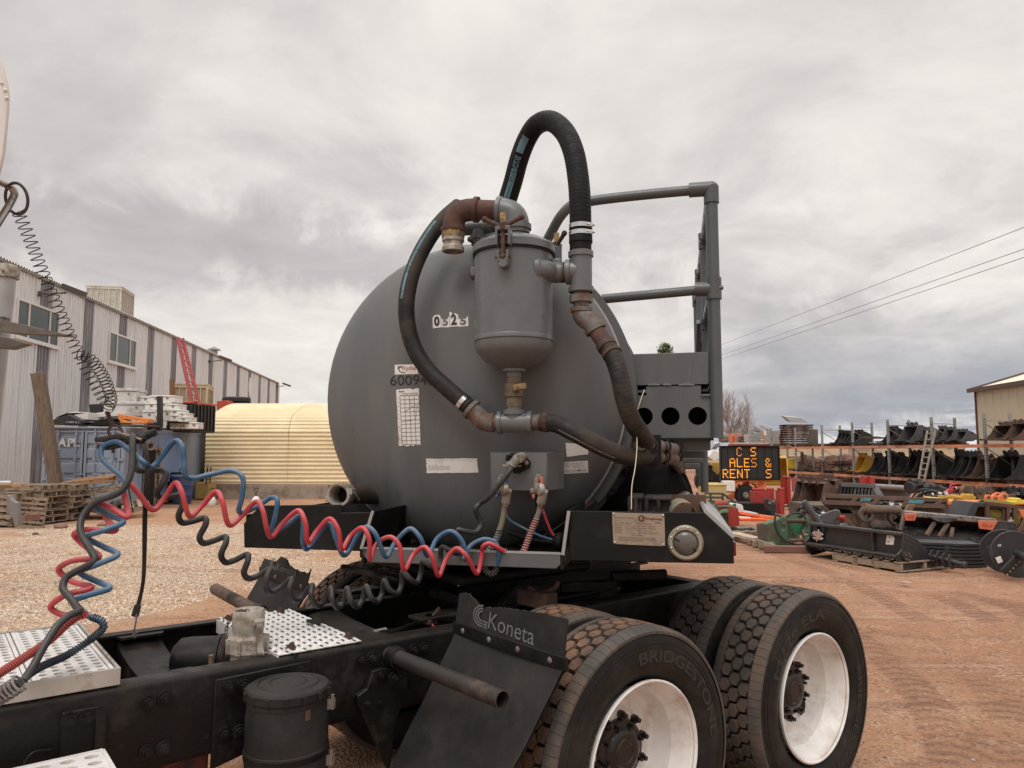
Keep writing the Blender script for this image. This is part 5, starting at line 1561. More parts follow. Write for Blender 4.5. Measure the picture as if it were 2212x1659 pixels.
kid(MB().cyl(W(*ze(1172,1030),3.48),W(*ze(1176,1005),3.48),.015,6).cyl(W(*ze(1176,1005),3.47),W(*ze(1188,925),3.44),.021,12).lathe([(0,-.014),(.028,-.012),(.03,0),(.026,.012),(0,.014)],W(*ze(1172,925),3.44),(1,.3,0),16),'gladhand',m_alu,blue,bevel=.003)
# --- red
low_r = [zc3(-60,930),zc3(0,890),zc3(200,762),zc3(400,625),zc3(560,480),zc3(640,430),zc3(690,418)]
R1 = [za(540,1640),za(450,1640),za(345,1585),za(440,1500),za(622,1450),za(480,1400),za(400,1325),za(490,1265),za(672,1243),za(560,1150),za(505,1085),za(590,1052),za(785,1060),za(720,970),za(665,860),za(760,905),za(868,968),za(862,890),za(842,770),za(880,745)]
R2 = [za(945,810),za(1040,918),za(1110,850),za(1195,735),za(1238,800),za(1290,962),za(1370,895),za(1470,795),za(1510,850),za(1560,1022),za(1650,955),zd(170,235),zd(225,320),zd(260,480),zd(300,548),zd(400,430),zd(540,315),zd(600,420),zd(622,600),zd(700,500),zd(815,388),zd(890,480),zd(922,660),zd(1000,540),zd(1105,468),zd(1165,560),zd(1170,750),zd(1240,600),zd(1355,550),zd(1430,620),zd(1475,840),zd(1560,700),zd(1655,638),zd(1720,720),zd(1780,892),zd(1850,740),zd(1940,650),zd(2020,710),zd(2120,872),zd(2165,680),ze(1040,1270),ze(1072,1254),ze(1110,1268),ze(1165,1302)]
pr1 = wob_path(R1,lambda u,v: depth_left(v) + .03,.03)
pr2 = wob_path(R2,lambda u,v: depth_right(u) - .035,.03)
red = solo(MB().tube(catmull(pr1 + pr2,7),.0103,10),'red_air_line',m_red,'red coiled air hose strung from the cab to the tank trailer','air hose','coiled lines from cab to trailer')
guard_on(red,[W(u,v,fbot(u,v) - .02) for u,v in low_r],.0120,.0024,.0095,m_inkR,.0100,M('dark_red_hose',(.22,.045,.05),.6))
kid(MB().tube(catmull([W(*zc3(690,418),2.53),W(*zc3(600,440),2.56),W(*za(540,1640),2.58)],5),.0104,10),'hose_end',m_red,red)
grd = [ze(1165,1302),ze(1200,1328),ze(1240,1340),ze(1275,1318),ze(1300,1265),ze(1325,1195),ze(1350,1135),ze(1365,1100)]
guard_on(red,[W(u,v,3.44) for u,v in grd],.0135,.0026,.0115,M('pink_guard_wire',(.42,.26,.23),.55,var=.15),.0110,M('dark_red_hose',(.22,.045,.05),.6))
kid(MB().tube(catmull([W(*ze(1365,1100),3.44),W(*ze(1378,1065),3.44),W(*ze(1386,1025),3.44)],6),.0125,12),'brass_ferrule',M('grey_sleeve',(.17,.155,.14),.7,var=.2,vs=14),red)
kid(MB().cyl(W(*ze(1385,1035),3.44),W(*ze(1388,1010),3.44),.014,6).cyl(W(*ze(1390,1010),3.43),W(*ze(1408,930),3.40),.021,12).lathe([(0,-.014),(.028,-.012),(.03,0),(.026,.012),(0,.014)],W(*ze(1390,925),3.40),(1,.3,0),16),'gladhand',m_alu,red,bevel=.003)
# --- black electric cable
K0 = [zc3(190,950),zc3(270,830),zc3(340,700),zc3(400,600),zc3(470,500),zc3(560,425),zc3(640,390)]
K1 = [za(530,1592),za(480,1520),za(428,1450),za(450,1380),za(540,1325),za(645,1262),za(615,1190),za(560,1100),za(545,1040),za(565,960),za(640,872),za(740,830),za(830,785),za(885,690),za(900,580),za(902,440)]
K2 = [za(905,425),za(916,600),za(935,645),za(1000,652),za(1100,650),za(1130,672),za(1110,730),za(1068,800),za(1085,828),za(1150,830),za(1235,822),za(1245,880),za(1215,960),za(1240,1005),za(1310,995),za(1395,975),za(1400,1015),za(1358,1105),za(1385,1145),za(1450,1130),za(1535,1102),za(1538,1140),za(1505,1225),za(1535,1275),za(1600,1260),za(1685,1222),za(1685,1270),za(1660,1345),za(1690,1385),za(1750,1370),zd(285,835),zd(262,900),zd(255,1000),zd(300,1040),zd(390,990),zd(480,920),zd(462,1010),zd(490,1100),zd(560,1095),zd(660,975),zd(652,1060),zd(690,1150),zd(745,1140),zd(825,1000),zd(840,1110),zd(890,1175),zd(935,1130),zd(970,1003),zd(1000,1105),zd(1060,1168),zd(1105,1110),zd(1140,985),zd(1180,1080),zd(1240,1122),zd(1285,1040),zd(1300,935),zd(1350,1020),zd(1420,1045),zd(1455,960),zd(1462,855),zd(1520,915),zd(1590,950),zd(1625,860),zd(1640,765),zd(1700,800),zd(1780,825),zd(1795,740),zd(1810,640),zd(1880,668),zd(1955,692),zd(1985,620),zd(1960,540),zd(1950,488),zd(2020,500),zd(2110,505),zd(2155,440),zd(2120,350),zd(2105,300),zd(2150,250),ze(1060,985),ze(1130,905),ze(1200,815),ze(1213,780)]
fk = lambda u,v: depth_right(u) + .05
pk1 = [W(u,v,depth_left(v) - .04) for u,v in K1]
pk2 = wob_path(K2,fk,.03)
pk2[-4:] = [W(*ze(1060,985),3.46),W(*ze(1130,905),3.42),W(*ze(1200,815),3.42),W(*ze(1213,780),3.44)]
m_cable = M('dusty_black_cable',(.022,.021,.021),.5,var=.2,vs=9,dust=(.13,.12,.115),du=.6,dirt=(.065,.06,.056),da=.25,ds=8,sharp=.2)
cable = solo(MB().tube(catmull([W(u,v,fbot(u,v) - .05) for u,v in K0] + pk1 + pk2,7),.0122,10),'black_electric_cable',m_cable,'black coiled electric cable strung from the cab to the tank trailer','cable','coiled lines from cab to trailer')
gk = [zc3(-80,1130),zc3(-20,1085),zc3(70,1030),zc3(165,965)]
guard_on(cable,[W(u,v,2.2) for u,v in gk],.024,.0036,.0135,m_steelD,.012,m_cable)
gk2 = [ze(1213,780),ze(1232,752),ze(1252,735)]
guard_on(cable,[W(u,v,3.44) for u,v in gk2],.019,.0026,.0065,m_spring,.016,m_cable)
kid(MB().cyl(W(*ze(1248,738),3.44),W(*ze(1278,728),3.53),.024,14),'plug',m_alu,cable)
bk = thing('hose_tender_bracket','black rubber bracket hanging from the coil spring and gathering the three lines','bracket',W(*za(880,450),2.86))
def bkp(x,y,d=2.86): return W(*za(x,y),d) - bk.location
m_br = M('dirty_black_bracket',(.024,.022,.020),.7,var=.3,vs=14,dirt=(.085,.07,.056),da=.4,ds=14,bump=.2,bs=60)
def taper(pts,rs,nm,mat=m_br,par=bk,seg=8):
 return MB().tube(catmull(pts,5),[rs[0] + (rs[1] - rs[0]) * i / (5 * (len(pts) - 1)) for i in range(5 * (len(pts) - 1) + 1)],seg).obj(nm,mat,par,ang=45)
taper([bkp(652,440),bkp(720,436),bkp(800,425),bkp(880,428)],(.010,.016),'bracket_arm')
taper([bkp(665,490),bkp(720,494),bkp(800,480),bkp(880,450)],(.009,.013),'bracket_arm')
taper([bkp(900,450,2.88),bkp(960,438,2.88),bkp(1015,405,2.88),bkp(1060,388,2.88)],(.014,.016),'bracket_arm')
MB().ball(bkp(905,432),(.028,.02,.026),12,7).obj('bracket_body',m_br,bk)
MB().cyl(bkp(1048,395,2.865),bkp(1052,392,2.86),.009,10).obj('bolt_eye',m_hole,bk)
MB().cyl(bkp(765,480),bkp(772,530),.0065,8).cyl(bkp(763,488),bkp(766,500),.012,6).obj('rusty_bolt',m_rust,bk)
MB().tube([bkp(960,470,2.84),bkp(985,440,2.84),bkp(1000,430,2.88),bkp(985,425,2.9),bkp(955,455,2.88)],.006,8,closed=True).obj('strap_loop',m_rubber,bk)
MB().tube([bkp(813,394,2.82),bkp(870,410,2.83),bkp(962,440,2.84)],[.003,.0045,.005],7).obj('wooden_peg',M('pale_stick',(.36,.27,.19),.8,var=.2,vs=30),bk)
sh = MB().tube(catmull([bkp(748,415),bkp(738,390),bkp(745,360),bkp(775,345),bkp(815,355),bkp(835,392)],5),.005,8).obj('rusty_shackle',m_rust,bk)
mb = MB().tube(catmull([bkp(722,250),bkp(738,285),bkp(752,318),bkp(772,348)],4),.006,8).tube(catmull([bkp(735,250),bkp(752,290),bkp(770,330),bkp(778,346)],4),.005,8)
mb.obj('chain_link',m_rust,bk)
def spring(pts,r,pitch,wire,name,mat,label,cat):
 o = guard('tmp',pts,r,wire,pitch,mat,None)
 o.name = name
 return tag(o,label,cat)
sp = [(38,455,2.47),(60,505,2.5),(85,570,2.54),(112,635,2.6),(140,700,2.66),(165,755,2.71),(190,805,2.76),(210,840,2.8),(228,872,2.84)]
m_spr = M('dark_spring_wire',(.030,.026,.028),.4,.5,var=.2,vs=14,dirt=(.09,.05,.035),da=.3,ds=14)
tspr = spring([W(u,v,d) for u,v,d in sp],.0205,.0222,.0020,'tender_spring',m_spr,'long thin coil spring stretched from the grab bar to the hose bracket','spring')
sp2 = [(168,765,2.68),(190,772,2.69),(208,790,2.72),(224,815,2.76),(236,845,2.8),(240,866,2.83),(232,884,2.85)]
o = guard('spring_tail',[W(u,v,d) for u,v,d in sp2],.0205,.0165,.0) if False else guard('spring_tail',[W(u,v,d) for u,v,d in sp2],.0205,.0020,.0150,m_spr,None)
o.parent = tspr
rp = [W(36 + 24 * math.cos(a) + 4 * math.sin(a),429 + 34 * math.sin(a),2.45 + .02 * math.sin(a)) for a in [2 * math.pi * i / 28 for i in range(28)]]
solo(MB().tube(rp,.0052,8,closed=True),'spring_ring',M('grey_rubber_ring',(.07,.07,.072),.5,var=.15),'dark grey ring hung over the chrome grab bar holding the spring','ring')
st = thing('rubber_tie_strap','black rubber tie strap hanging from the bracket down to the frame with a metal hook','strap',W(*za(985,460),2.84))
def stp(x,y,d): return W(*za(x,y),d) - st.location
sp_ = [stp(965,445,2.85),stp(990,500,2.83),stp(1003,600,2.82),stp(998,760,2.82),stp(988,900,2.83),stp(985,1050,2.84),stp(983,1200,2.85),stp(975,1400,2.87),stp(950,1530,2.88),stp(932,1600,2.88)]
P = catmull(sp_,6)
wd = [.020,.020,.020,.020,.0115,.010,.0105,.013,.018,.020]
mb = MB()
vs,fs = [],[]
for i,p in enumerate(P):
 q = i / 6; k = min(int(q),len(wd) - 2); w_ = (wd[k] + (wd[k + 1] - wd[k]) * (q - k)) * .78
 tw = .2 + .9 * math.sin(min(1,max(0,(q - 2) / 6)) * math.pi)
 e = V((math.cos(tw),math.sin(tw),0)); n_ = V((-math.sin(tw),math.cos(tw),0))
 w2 = w_ / 2 / max(.35,abs(math.cos(tw)))
 vs += [p + e * w2 + n_ * .0028,p - e * w2 + n_ * .0028,p - e * w2 - n_ * .0028,p + e * w2 - n_ * .0028]
for i in range(len(P) - 1):
 for k in range(4): fs.append((i * 4 + k,i * 4 + (k + 1) % 4,(i + 1) * 4 + (k + 1) % 4,(i + 1) * 4 + k))
mb.add(vs,fs).obj('strap',m_rubberB,st,bevel=0)
mb = MB().box(stp(928,1605,2.88),(.026,.012,.045),Matrix.Rotation(.25,3,'Y')).obj('strap_end',m_rubberB,st,bevel=.004)
hk = [W(*zc3(1100,415),2.87) - st.location,W(*zc3(1092,480),2.87) - st.location,W(*zc3(1078,560),2.87) - st.location,W(*zc3(1076,598),2.87) - st.location,W(*zc3(1088,602),2.88) - st.location,W(*zc3(1098,560),2.88) - st.location]
MB().tube(catmull(hk,5),.0035,8).obj('hook',m_steelD,st)
# the yard: ground
def axis(fine0,fine1,step,outer):
 a = [fine0 + step * i for i in range(int((fine1 - fine0) / step) + 1)]
 return [-o for o in outer[::-1]] + a + outer
xs = axis(-26,26,.35,[]); ys = axis(1.0,60,.35,[])
xs = [-1600,-700,-300,-120,-60,-40,-32] + xs + [32,40,60,120,300,700,1600]
ys = [-1600,-500,-120,-40,-15,-6,-3] + ys + [70,90,130,220,420,800,2000]
from mathutils import noise as mn
def gz(x,y):
 if abs(x) > 28 or y > 62 or y < .5: return -.02
 return -.02 + .035 * mn.noise(V((x * .22,y * .22,3.3))) + .014 * mn.noise(V((x * .9,y * .9,1.3))) + .007 * mn.noise(V((x * 2.1,y * 2.1,7.3)))
vs = [(x,y,gz(x,y)) for y in ys for x in xs]
nx_ = len(xs)
fs = [(j * nx_ + i,j * nx_ + i + 1,(j + 1) * nx_ + i + 1,(j + 1) * nx_ + i) for j in range(len(ys) - 1) for i in range(nx_ - 1)]
gmat = bpy.data.materials.new('red_dirt_yard'); gmat.use_nodes = True
gt = gmat.node_tree; gb = gt.nodes['Principled BSDF']; GL = gt.links.new
def gn(k,**a):
 n = gt.nodes.new(k)
 for x,y in a.items(): setattr(n,x,y)
 return n
gco = gn('ShaderNodeTexCoord').outputs['Object']
def gnoise(sc,det=6,ro=.6,scale=(1,1,1),rot=0):
 mp = gn('ShaderNodeMapping'); mp.inputs['Scale'].default_value = scale; mp.inputs['Rotation'].default_value = (0,0,rot)
 GL(gco,mp.inputs['Vector'])
 n = gn('ShaderNodeTexNoise'); n.inputs['Scale'].default_value = sc; n.inputs['Detail'].default_value = det; n.inputs['Roughness'].default_value = ro
 GL(mp.outputs[0],n.inputs['Vector']); return n.outputs['Fac']
def gr(x,a,b,c=0.0,d=1.0):
 n = gn('ShaderNodeMapRange',interpolation_type='SMOOTHSTEP'); GL(x,n.inputs[0])
 for i,q in enumerate((a,b,c,d)): n.inputs[i + 1].default_value = q
 return n.outputs[0]
def gm(op,a,b):
 n = gn('ShaderNodeMath',operation=op)
 for i,x in enumerate((a,b)):
  if isinstance(x,(int,float)): n.inputs[i].default_value = x
  else: GL(x,n.inputs[i])
 return n.outputs[0]
def gx(f,a,b):
 n = gn('ShaderNodeMix',data_type='RGBA')
 for i,x in ((0,f),(6,a),(7,b)):
  if isinstance(x,(int,float)): n.inputs[i].default_value = x
  elif isinstance(x,tuple): n.inputs[i].default_value = (*x,1)
  else: GL(x,n.inputs[i])
 return n.outputs[2]
gs = gn('ShaderNodeSeparateXYZ'); GL(gco,gs.inputs[0])
c_ = gx(gr(gnoise(.22,7,.62),.34,.66),(.385,.20,.112),(.51,.305,.185))
c_ = gx(gr(gs.outputs[0],-1,9),c_,gx(gr(gnoise(.3,6),.35,.65),(.325,.156,.095),(.445,.238,.150)))
c_ = gx(gr(gnoise(1.0,8,.68,(.25,2.6,1),.1),.50,.66,0,.55),c_,(.23,.12,.08))
c_ = gx(gr(gnoise(1.3,8,.66,(.3,2.2,1),-.12),.52,.70,0,.6),c_,(.52,.375,.28))
c_ = gx(gr(gnoise(13,8,.72),.53,.70,0,.5),c_,(.13,.072,.05))
c_ = gx(gr(gnoise(42,4,.7),.60,.74,0,.55),c_,(.47,.36,.28))
vo2 = gn('ShaderNodeTexVoronoi'); vo2.inputs['Scale'].default_value = 46; GL(gco,vo2.inputs['Vector'])
sv2 = gn('ShaderNodeSeparateColor'); GL(vo2.outputs['Color'],sv2.inputs[0])
c_ = gx(gm('MULTIPLY',gr(sv2.outputs[0],.55,.95),gr(gnoise(2.5,6,.7),.42,.62,.1,.7)),c_,(.56,.41,.31))
c_ = gx(gm('MULTIPLY',gr(sv2.outputs[1],.62,.98),gr(gnoise(2.1,6,.7),.40,.60,.1,.65)),c_,(.16,.09,.065))
# pale gravel patch on the west side
gm1 = gm('MULTIPLY',gr(gs.outputs[0],-3.2,-4.8),gm('MULTIPLY',gr(gs.outputs[1],6.5,8.4),gr(gs.outputs[1],18.5,16.5)))
gp2 = gm('MULTIPLY',gm('MULTIPLY',gr(gs.outputs[0],-4.6,-3.4),gr(gs.outputs[0],-1.6,-2.6)),gm('MULTIPLY',gr(gs.outputs[1],9.2,9.9),gr(gs.outputs[1],12.2,11.2)))
wobg = gr(gnoise(.8,7,.65),.30,.56,0,1)
grav = gm('MULTIPLY',gm('MAXIMUM',gm1,gm('MULTIPLY',gp2,.7)),wobg)
vo = gn('ShaderNodeTexVoronoi'); vo.inputs['Scale'].default_value = 85; GL(gco,vo.inputs['Vector'])
sv = gn('ShaderNodeSeparateColor'); GL(vo.outputs['Color'],sv.inputs[0])
pebc = gx(gr(sv.outputs[0],.1,.9),(.33,.215,.14),(.68,.56,.43))
c_ = gx(gm('MULTIPLY',grav,.9),c_,pebc)
def circ(a,b,c):
 d = 2 * (a.x * (b.y - c.y) + b.x * (c.y - a.y) + c.x * (a.y - b.y))
 sq = lambda p: p.x * p.x + p.y * p.y
 return ((sq(a) * (b.y - c.y) + sq(b) * (c.y - a.y) + sq(c) * (a.y - b.y)) / d,(sq(a) * (c.x - b.x) + sq(b) * (a.x - c.x) + sq(c) * (b.x - a.x)) / d)
trk = bars = None
for pts in (((1880,1235),(2040,1285),(2205,1390)),((1885,1275),(2010,1350),(2150,1500)),((1890,1400),(1985,1490),(2060,1640)),((300,1180),(560,1230),(900,1200)),((1700,1255),(1960,1262),(2200,1310))):
 A,B,D = (G(*p) for p in pts)
 cx,cy = circ(A,B,D); R_ = math.hypot(A.x - cx,A.y - cy)
 dx,dy = gm('SUBTRACT',gs.outputs[0],cx),gm('SUBTRACT',gs.outputs[1],cy)
 dist = gm('SUBTRACT',gm('SQRT',gm('ADD',gm('MULTIPLY',dx,dx),gm('MULTIPLY',dy,dy)),0),R_)
 ad = gm('ABSOLUTE',dist,0)
 m1 = gr(ad,.17,.11)
 ba = gm('SINE',gm('ADD',gm('MULTIPLY',gm('ARCTAN2',dy,dx),R_ * 42),gm('MULTIPLY',ad,26)),0)
 b1 = gm('MULTIPLY',m1,ba)
 trk = m1 if trk is None else gm('MAXIMUM',trk,m1); bars = b1 if bars is None else gm('ADD',bars,b1)
fade = gr(gnoise(.55,5,.6),.40,.58)
trk = gm('MULTIPLY',trk,fade); bars = gm('MULTIPLY',bars,fade)
c_ = gx(gm('MULTIPLY',trk,.34),c_,(.22,.112,.074))
c_ = gx(gm('MULTIPLY',gr(bars,.1,.9),.4),c_,(.15,.078,.055))
GL(c_,gb.inputs['Base Color']); gb.inputs['Roughness'].default_value = .92; gb.inputs['Specular IOR Level'].default_value = .2
hgt = gm('ADD',gm('MULTIPLY',gnoise(7,8,.7),.9),gm('ADD',gm('MULTIPLY',gnoise(40,5,.7),.45),gm('MULTIPLY',vo2.outputs['Distance'],.5)))
hgt = gm('ADD',hgt,gm('MULTIPLY',bars,-.30))
hgt = gm('ADD',hgt,gm('MULTIPLY',gnoise(1.2,6,.65,(.3,2.4,1),.05),1.1))
vb = gn('ShaderNodeBump'); vb.inputs['Strength'].default_value = .75; vb.inputs['Distance'].default_value = .045
GL(hgt,vb.inputs['Height']); GL(vb.outputs[0],gb.inputs['Normal'])
me = bpy.data.meshes.new('ground'); me.from_pydata(vs,[],fs); me.materials.append(gmat)
me.polygons.foreach_set('use_smooth',[True] * len(fs))
ground = bpy.data.objects.new('ground',me); C.objects.link(ground); ground['kind'] = 'structure'
def stones(name,n,fn,sizes,mats,seed):
 rg = random.Random(seed); vs,fs,mi = [],[],[]
 for _ in range(n):
  x,y = fn(rg)
  s = rg.uniform(*sizes) * (1 if rg.random() < .9 else 1.7); a = rg.uniform(0,6.28)
  z = gz(x,y) - s * .15
  o = len(vs)
  for k in range(5):
   t = a + k * 1.2566; r = s * rg.uniform(.7,1.2)
   vs.append((x + r * math.cos(t),y + r * math.sin(t),z + s * rg.uniform(.0,.35)))
  vs.append((x + s * .2 * rg.uniform(-1,1),y,z + s * rg.uniform(.6,1.05)))
  for k in range(5): fs.append((o + k,o + (k + 1) % 5,o + 5)); mi.append(0 if len(mats) == 1 else (len(vs) // 6) % len(mats))
 me = bpy.data.meshes.new(name); me.from_pydata(vs,[],fs)
 for m in mats: me.materials.append(m)
 me.polygons.foreach_set('material_index',mi)
 o = bpy.data.objects.new(name,me); C.objects.link(o); o['kind'] = 'stuff'
 return o
m_st = [M('gravel_a',(.60,.49,.37),.85,var=.1),M('gravel_b',(.44,.325,.23),.85,var=.1),M('gravel_c',(.68,.59,.47),.85,var=.1),M('gravel_d',(.26,.17,.115),.9,var=.1)]
def pg(rg):
 while True:
  y = rg.uniform(6.6,17.8); x = rg.uniform(-.72 * y,-3.2)
  if mn.noise(V((x * .5,y * .5,2.0))) > -.35 + max(0,(x + 4.8) * .35) + max(0,(7.8 - y) * .4): return x,y
def pg2(rg):
 y = rg.uniform(9.3,12.2); x = rg.gauss(-3.0,.8); return x,y
stones('gravel',52000,pg,(.005,.013),m_st,1)
stones('gravel',5000,pg2,(.005,.012),m_st,2)
def py(rg):
 y = 2.2 + 20 * rg.random() ** 1.4; return rg.uniform(-.75,.75) * y,y
stones('gravel',5200,py,(.003,.011),[M('yard_stone_a',(.40,.29,.22),.9),M('yard_stone_b',(.22,.13,.095),.9),M('yard_stone_c',(.42,.32,.25),.9)],3)
# west side of the yard
# ---- corrugated metal building
BF = Frame((-18.9,30.0,0),rad(6.2))
HB = BF.on(133,621,X=0).z
m_galv = M('galvanised_sheet',(.76,.775,.78),.5,.0,var=.12,vs=.9,dirt=(.60,.61,.61),da=.28,ds=1.2,stretch=(1.5,6,.25))
m_galvD = M('weathered_dark_sheet',(.215,.212,.232),.55,.0,var=.35,vs=1.2,dirt=(.44,.44,.45),da=.32,ds=1.4,stretch=(1.5,9,.22))
m_trim = M('eave_trim_metal',(.27,.25,.225),.6,.2,var=.2,vs=2)
m_frameW = M('white_window_frame',(.76,.74,.70),.5,var=.05)
m_glass = M('dark_window_glass',(.045,.062,.055),.08,var=.1,vs=2,spec=.8)
bld = thing('metal_building','long two-storey shed of ribbed galvanised sheets in pale and dark stripes with white windows','building',BF.loc,BF.ang)
PW = 3.75 / 4
def sheet_mesh(mat,nm):
 mb = MB(); n = 4; pr_ = []
 for k in range(n):
  y = PW * k / n; q = PW / n
  pr_ += [(0,y),(0,y + q * .36),(.055,y + q * .5),(.055,y + q * .84),(0,y + q * .97)]
 pr_.append((0,PW))
 for i in range(len(pr_) - 1):
  (a,y0),(b,y1) = pr_[i],pr_[i + 1]
  mb.add([V((a,y0,0)),V((b,y1,0)),V((b,y1,HB)),V((a,y0,HB))],[(0,1,2,3)])
 return mb.obj(nm,mat,bld,smooth=False)
light_s,dark_s = None,None
s_dark = -.53 - PW / 2
k0_ = -10; k1_ = 50
for k in range(k0_,k1_):
 y = s_dark + k * PW
 dk = (k % 4 == 0)
 if y > 46.3: break
 if dk and dark_s is None: dark_s = sheet_mesh(m_galvD,'wall_panel'); o = dark_s; o.location = (0,y,0)
 elif not dk and light_s is None: light_s = sheet_mesh(m_galv,'wall_panel'); o = light_s; o.location = (0,y,0)
 else: o = inst(dark_s if dk else light_s,bld,(.0 if not dk else .002,y,0))
yend = y
y00 = s_dark + k0_ * PW
mb = MB().box((-7.02,(y00 + yend) / 2,HB / 2),(14,yend - y00 - .02,HB - .02))
mb.obj('building_core',m_galvD,bld)
n = int((yend - y00) / .19)
mb = MB()
for i in range(n):
 y = y00 + i * .19
 mb.add([V((.16,y,HB + .03)),V((.16,y + .06,HB + .085)),V((.16,y + .12,HB + .085)),V((.16,y + .19,HB + .03)),V((-14,y,HB + .9)),V((-14,y + .06,HB + .95)),V((-14,y + .12,HB + .95)),V((-14,y + .19,HB + .9))],[(0,1,5,4),(1,2,6,5),(2,3,7,6)])
mb.obj('ribbed_roof',m_galv,bld,smooth=False)
MB().box((.06,(y00 + yend) / 2,HB - .01),(.14,yend - y00 + .3,.10)).obj('eave_trim',m_trim,bld)
MB().box((.03,yend + .02,HB / 2),(.10,.10,HB)).obj('corner_trim',m_trim,bld)
def window(c,splits):
 P = [BF.on(u,v,X=.06) for u,v in c]
 ya,yb = (P[0].y + P[3].y) / 2,(P[1].y + P[2].y) / 2
 za_,zb_ = (P[0].z + P[1].z) / 2,(P[2].z + P[3].z) / 2
 w = bpy.data.objects.new('window',None); C.objects.link(w); w.parent = bld
 mb = MB(); f = .09
 for y in (ya + f / 2,yb - f / 2): mb.box((.075,y,(za_ + zb_) / 2),(.07,f,za_ - zb_))
 for z in (za_ - f / 2,zb_ + f / 2): mb.box((.075,(ya + yb) / 2,z),(.068,yb - ya - f * 2,f))
 for s in splits: mb.box((.072,ya + (yb - ya) * s,(za_ + zb_) / 2),(.06,f * .9,za_ - zb_ - 2 * f))
 mb.obj('frame',m_frameW,w)
 e = [ya + f] + [ya + (yb - ya) * s for s in splits] + [yb - f]
 for a,b in zip(e,e[1:]): MB().box((.055,(a + b) / 2,(za_ + zb_) / 2),(.015,b - a - .02,za_ - zb_ - 2 * f)).obj('pane',m_glass,w)
 MB().box((.10,(ya + yb) / 2,zb_ - .04),(.12,yb - ya + .1,.06)).obj('sill',m_frameW,w)
def z1c(x,y): return (x * .31738,324 + y * .31738)
window([z1c(118,1003),z1c(408,1108),z1c(390,1345),z1c(96,1275)],(.27,.76))
window([z1c(742,1232),z1c(928,1295),z1c(918,1490),z1c(732,1440)],(.28,.76))
def flood(u,v,s=1.0):
 p = BF.on(u,v,X=.1)
 mb = MB().box(p + V((.02,0,0)),(.12,.18,.2)).cyl(p,p + V((.5 * s,.35 * s,.12 * s)),.035,8)
 q = p + V((.62 * s,.5 * s,.22 * s))
 mb.box(q,(.62 * s,.42 * s,.13 * s),Matrix.Rotation(rad(20),3,'Y') @ Matrix.Rotation(rad(25),3,'Z'))
 mb.obj('flood_light',M('bronze_lamp_housing',(.10,.085,.07),.5,var=.2),bld,bevel=.02)
flood(*z1c(272,980),1.5); flood(*z1c(1425,1440),1.4); flood(*z1c(1885,1612),1.3)
pv = BF.on(*za(1702,82),X=.05)
mb = MB().lathe([(0,.03),(.42,.03),(.46,.0)],(0,0,0),(1,0,0),24)
o = mb.obj('round_white_cover',m_frameW,bld); o.location = (.03,pv.y,pv.z); o.scale = (1,1,1.9)
pv = BF.on(*z1c(1455,1385),X=-1.0)
MB().cyl((-1,pv.y,HB),(-1,pv.y,HB + .75),.28,14).lathe([(0,.3),(.5,.05),(.5,0),(0,0)],(-1,pv.y,HB + .8),(0,0,1),14).obj('roof_vent',m_trim,bld)
# cooler on the roof
p = [BF.on(u,v,X=-2.0) for u,v in ((176,632),(281,660),(280,690))]
m_cool = M('beige_cooler_sheet',(.52,.475,.40),.6,var=.12,vs=2,dirt=(.3,.26,.21),da=.25,ds=2)
def louvred(name,label,M4,w,d,h,mat,matl,group=None,cat='evaporative cooler',nl=6):
 t = thing(name,label,cat,M4[0],M4[1],group)
 MB().box((0,0,h / 2),(w - .08,d - .08,h - .04)).obj('louvre_panel',matl,t)
 mb = MB()
 for sx in (-1,1):
  for sy in (-1,1): mb.box((sx * (w / 2 - .03),sy * (d / 2 - .03),h / 2),(.07,.07,h))
 for z in (.05,h - .06):
  mb.box((0,-(d / 2 - .022),z),(w - .13,.05,.11)).box((0,d / 2 - .022,z),(w - .13,.05,.11)).box((w / 2 - .022,0,z),(.05,d - .13,.11)).box((-(w / 2 - .022),0,z),(.05,d - .13,.11))
 mb.box((0,0,h + .02),(w + .05,d + .05,.05))
 mb.obj('corner_frame',mat,t)
 bars = None
 for k in range(1,nl):
  for f in ('x','y'):
   if f == 'x': loc = (-(w / 2) + w * k / nl,-(d / 2 - .025),h / 2); dm = (.035,.04,h - .2)
   else: loc = (w / 2 - .025,-(d / 2) + d * k / nl,h / 2); dm = (.04,.035,h - .2)
   MB().box(loc,dm).obj('louvre_bar',mat,t)
 return t
lw = (p[1] - p[0]).length
louvred('roof_cooler','large louvred beige cooler box sitting on the roof of the metal building',(BF.w((-1.9,BF.on(238,665,X=-1.9).y,HB + .1)),BF.ang + rad(4)),1.75,2.1,1.75,m_cool,M('cooler_pad',(.40,.36,.30),.8,var=.25,vs=8))
m_wood = M('grey_brown_timber',(.17,.125,.090),.85,var=.28,vs=4,dirt=(.09,.065,.05),da=.35,ds=6,stretch=(5,5,.6),bump=.25,bs=30)
m_pal = M('weathered_pallet_wood',(.33,.25,.18),.85,var=.28,vs=5,dirt=(.13,.095,.07),da=.38,ds=5,bump=.2,bs=40)
m_palO = M('orange_stained_pallet',(.36,.20,.095),.85,var=.25,vs=5,dirt=(.16,.10,.06),da=.35,ds=5)
m_palD = M('dark_old_pallet',(.105,.075,.058),.9,var=.3,vs=5,dirt=(.05,.036,.03),da=.4,ds=5)
a,b = W(*za(258,-15),20.6),W(*za(405,890),20.9)
b.z = max(b.z,.02)
solo(MB().bar(b,a,.33,.20,(0,-1,0)),'leaning_post',m_wood,'thick grey-brown timber leaning in front of the blue container doors','timber',bevel=.02)
lm = thing('lift_mast','round galvanised steel post with a cap and forked arms beside the metal building','lift mast',W(14,1100,9.0) * 1.0)
lm.location.z = 0
PT,PB = W(16,590,9.0),W(-44,1120,9.0)
pl = lm.location
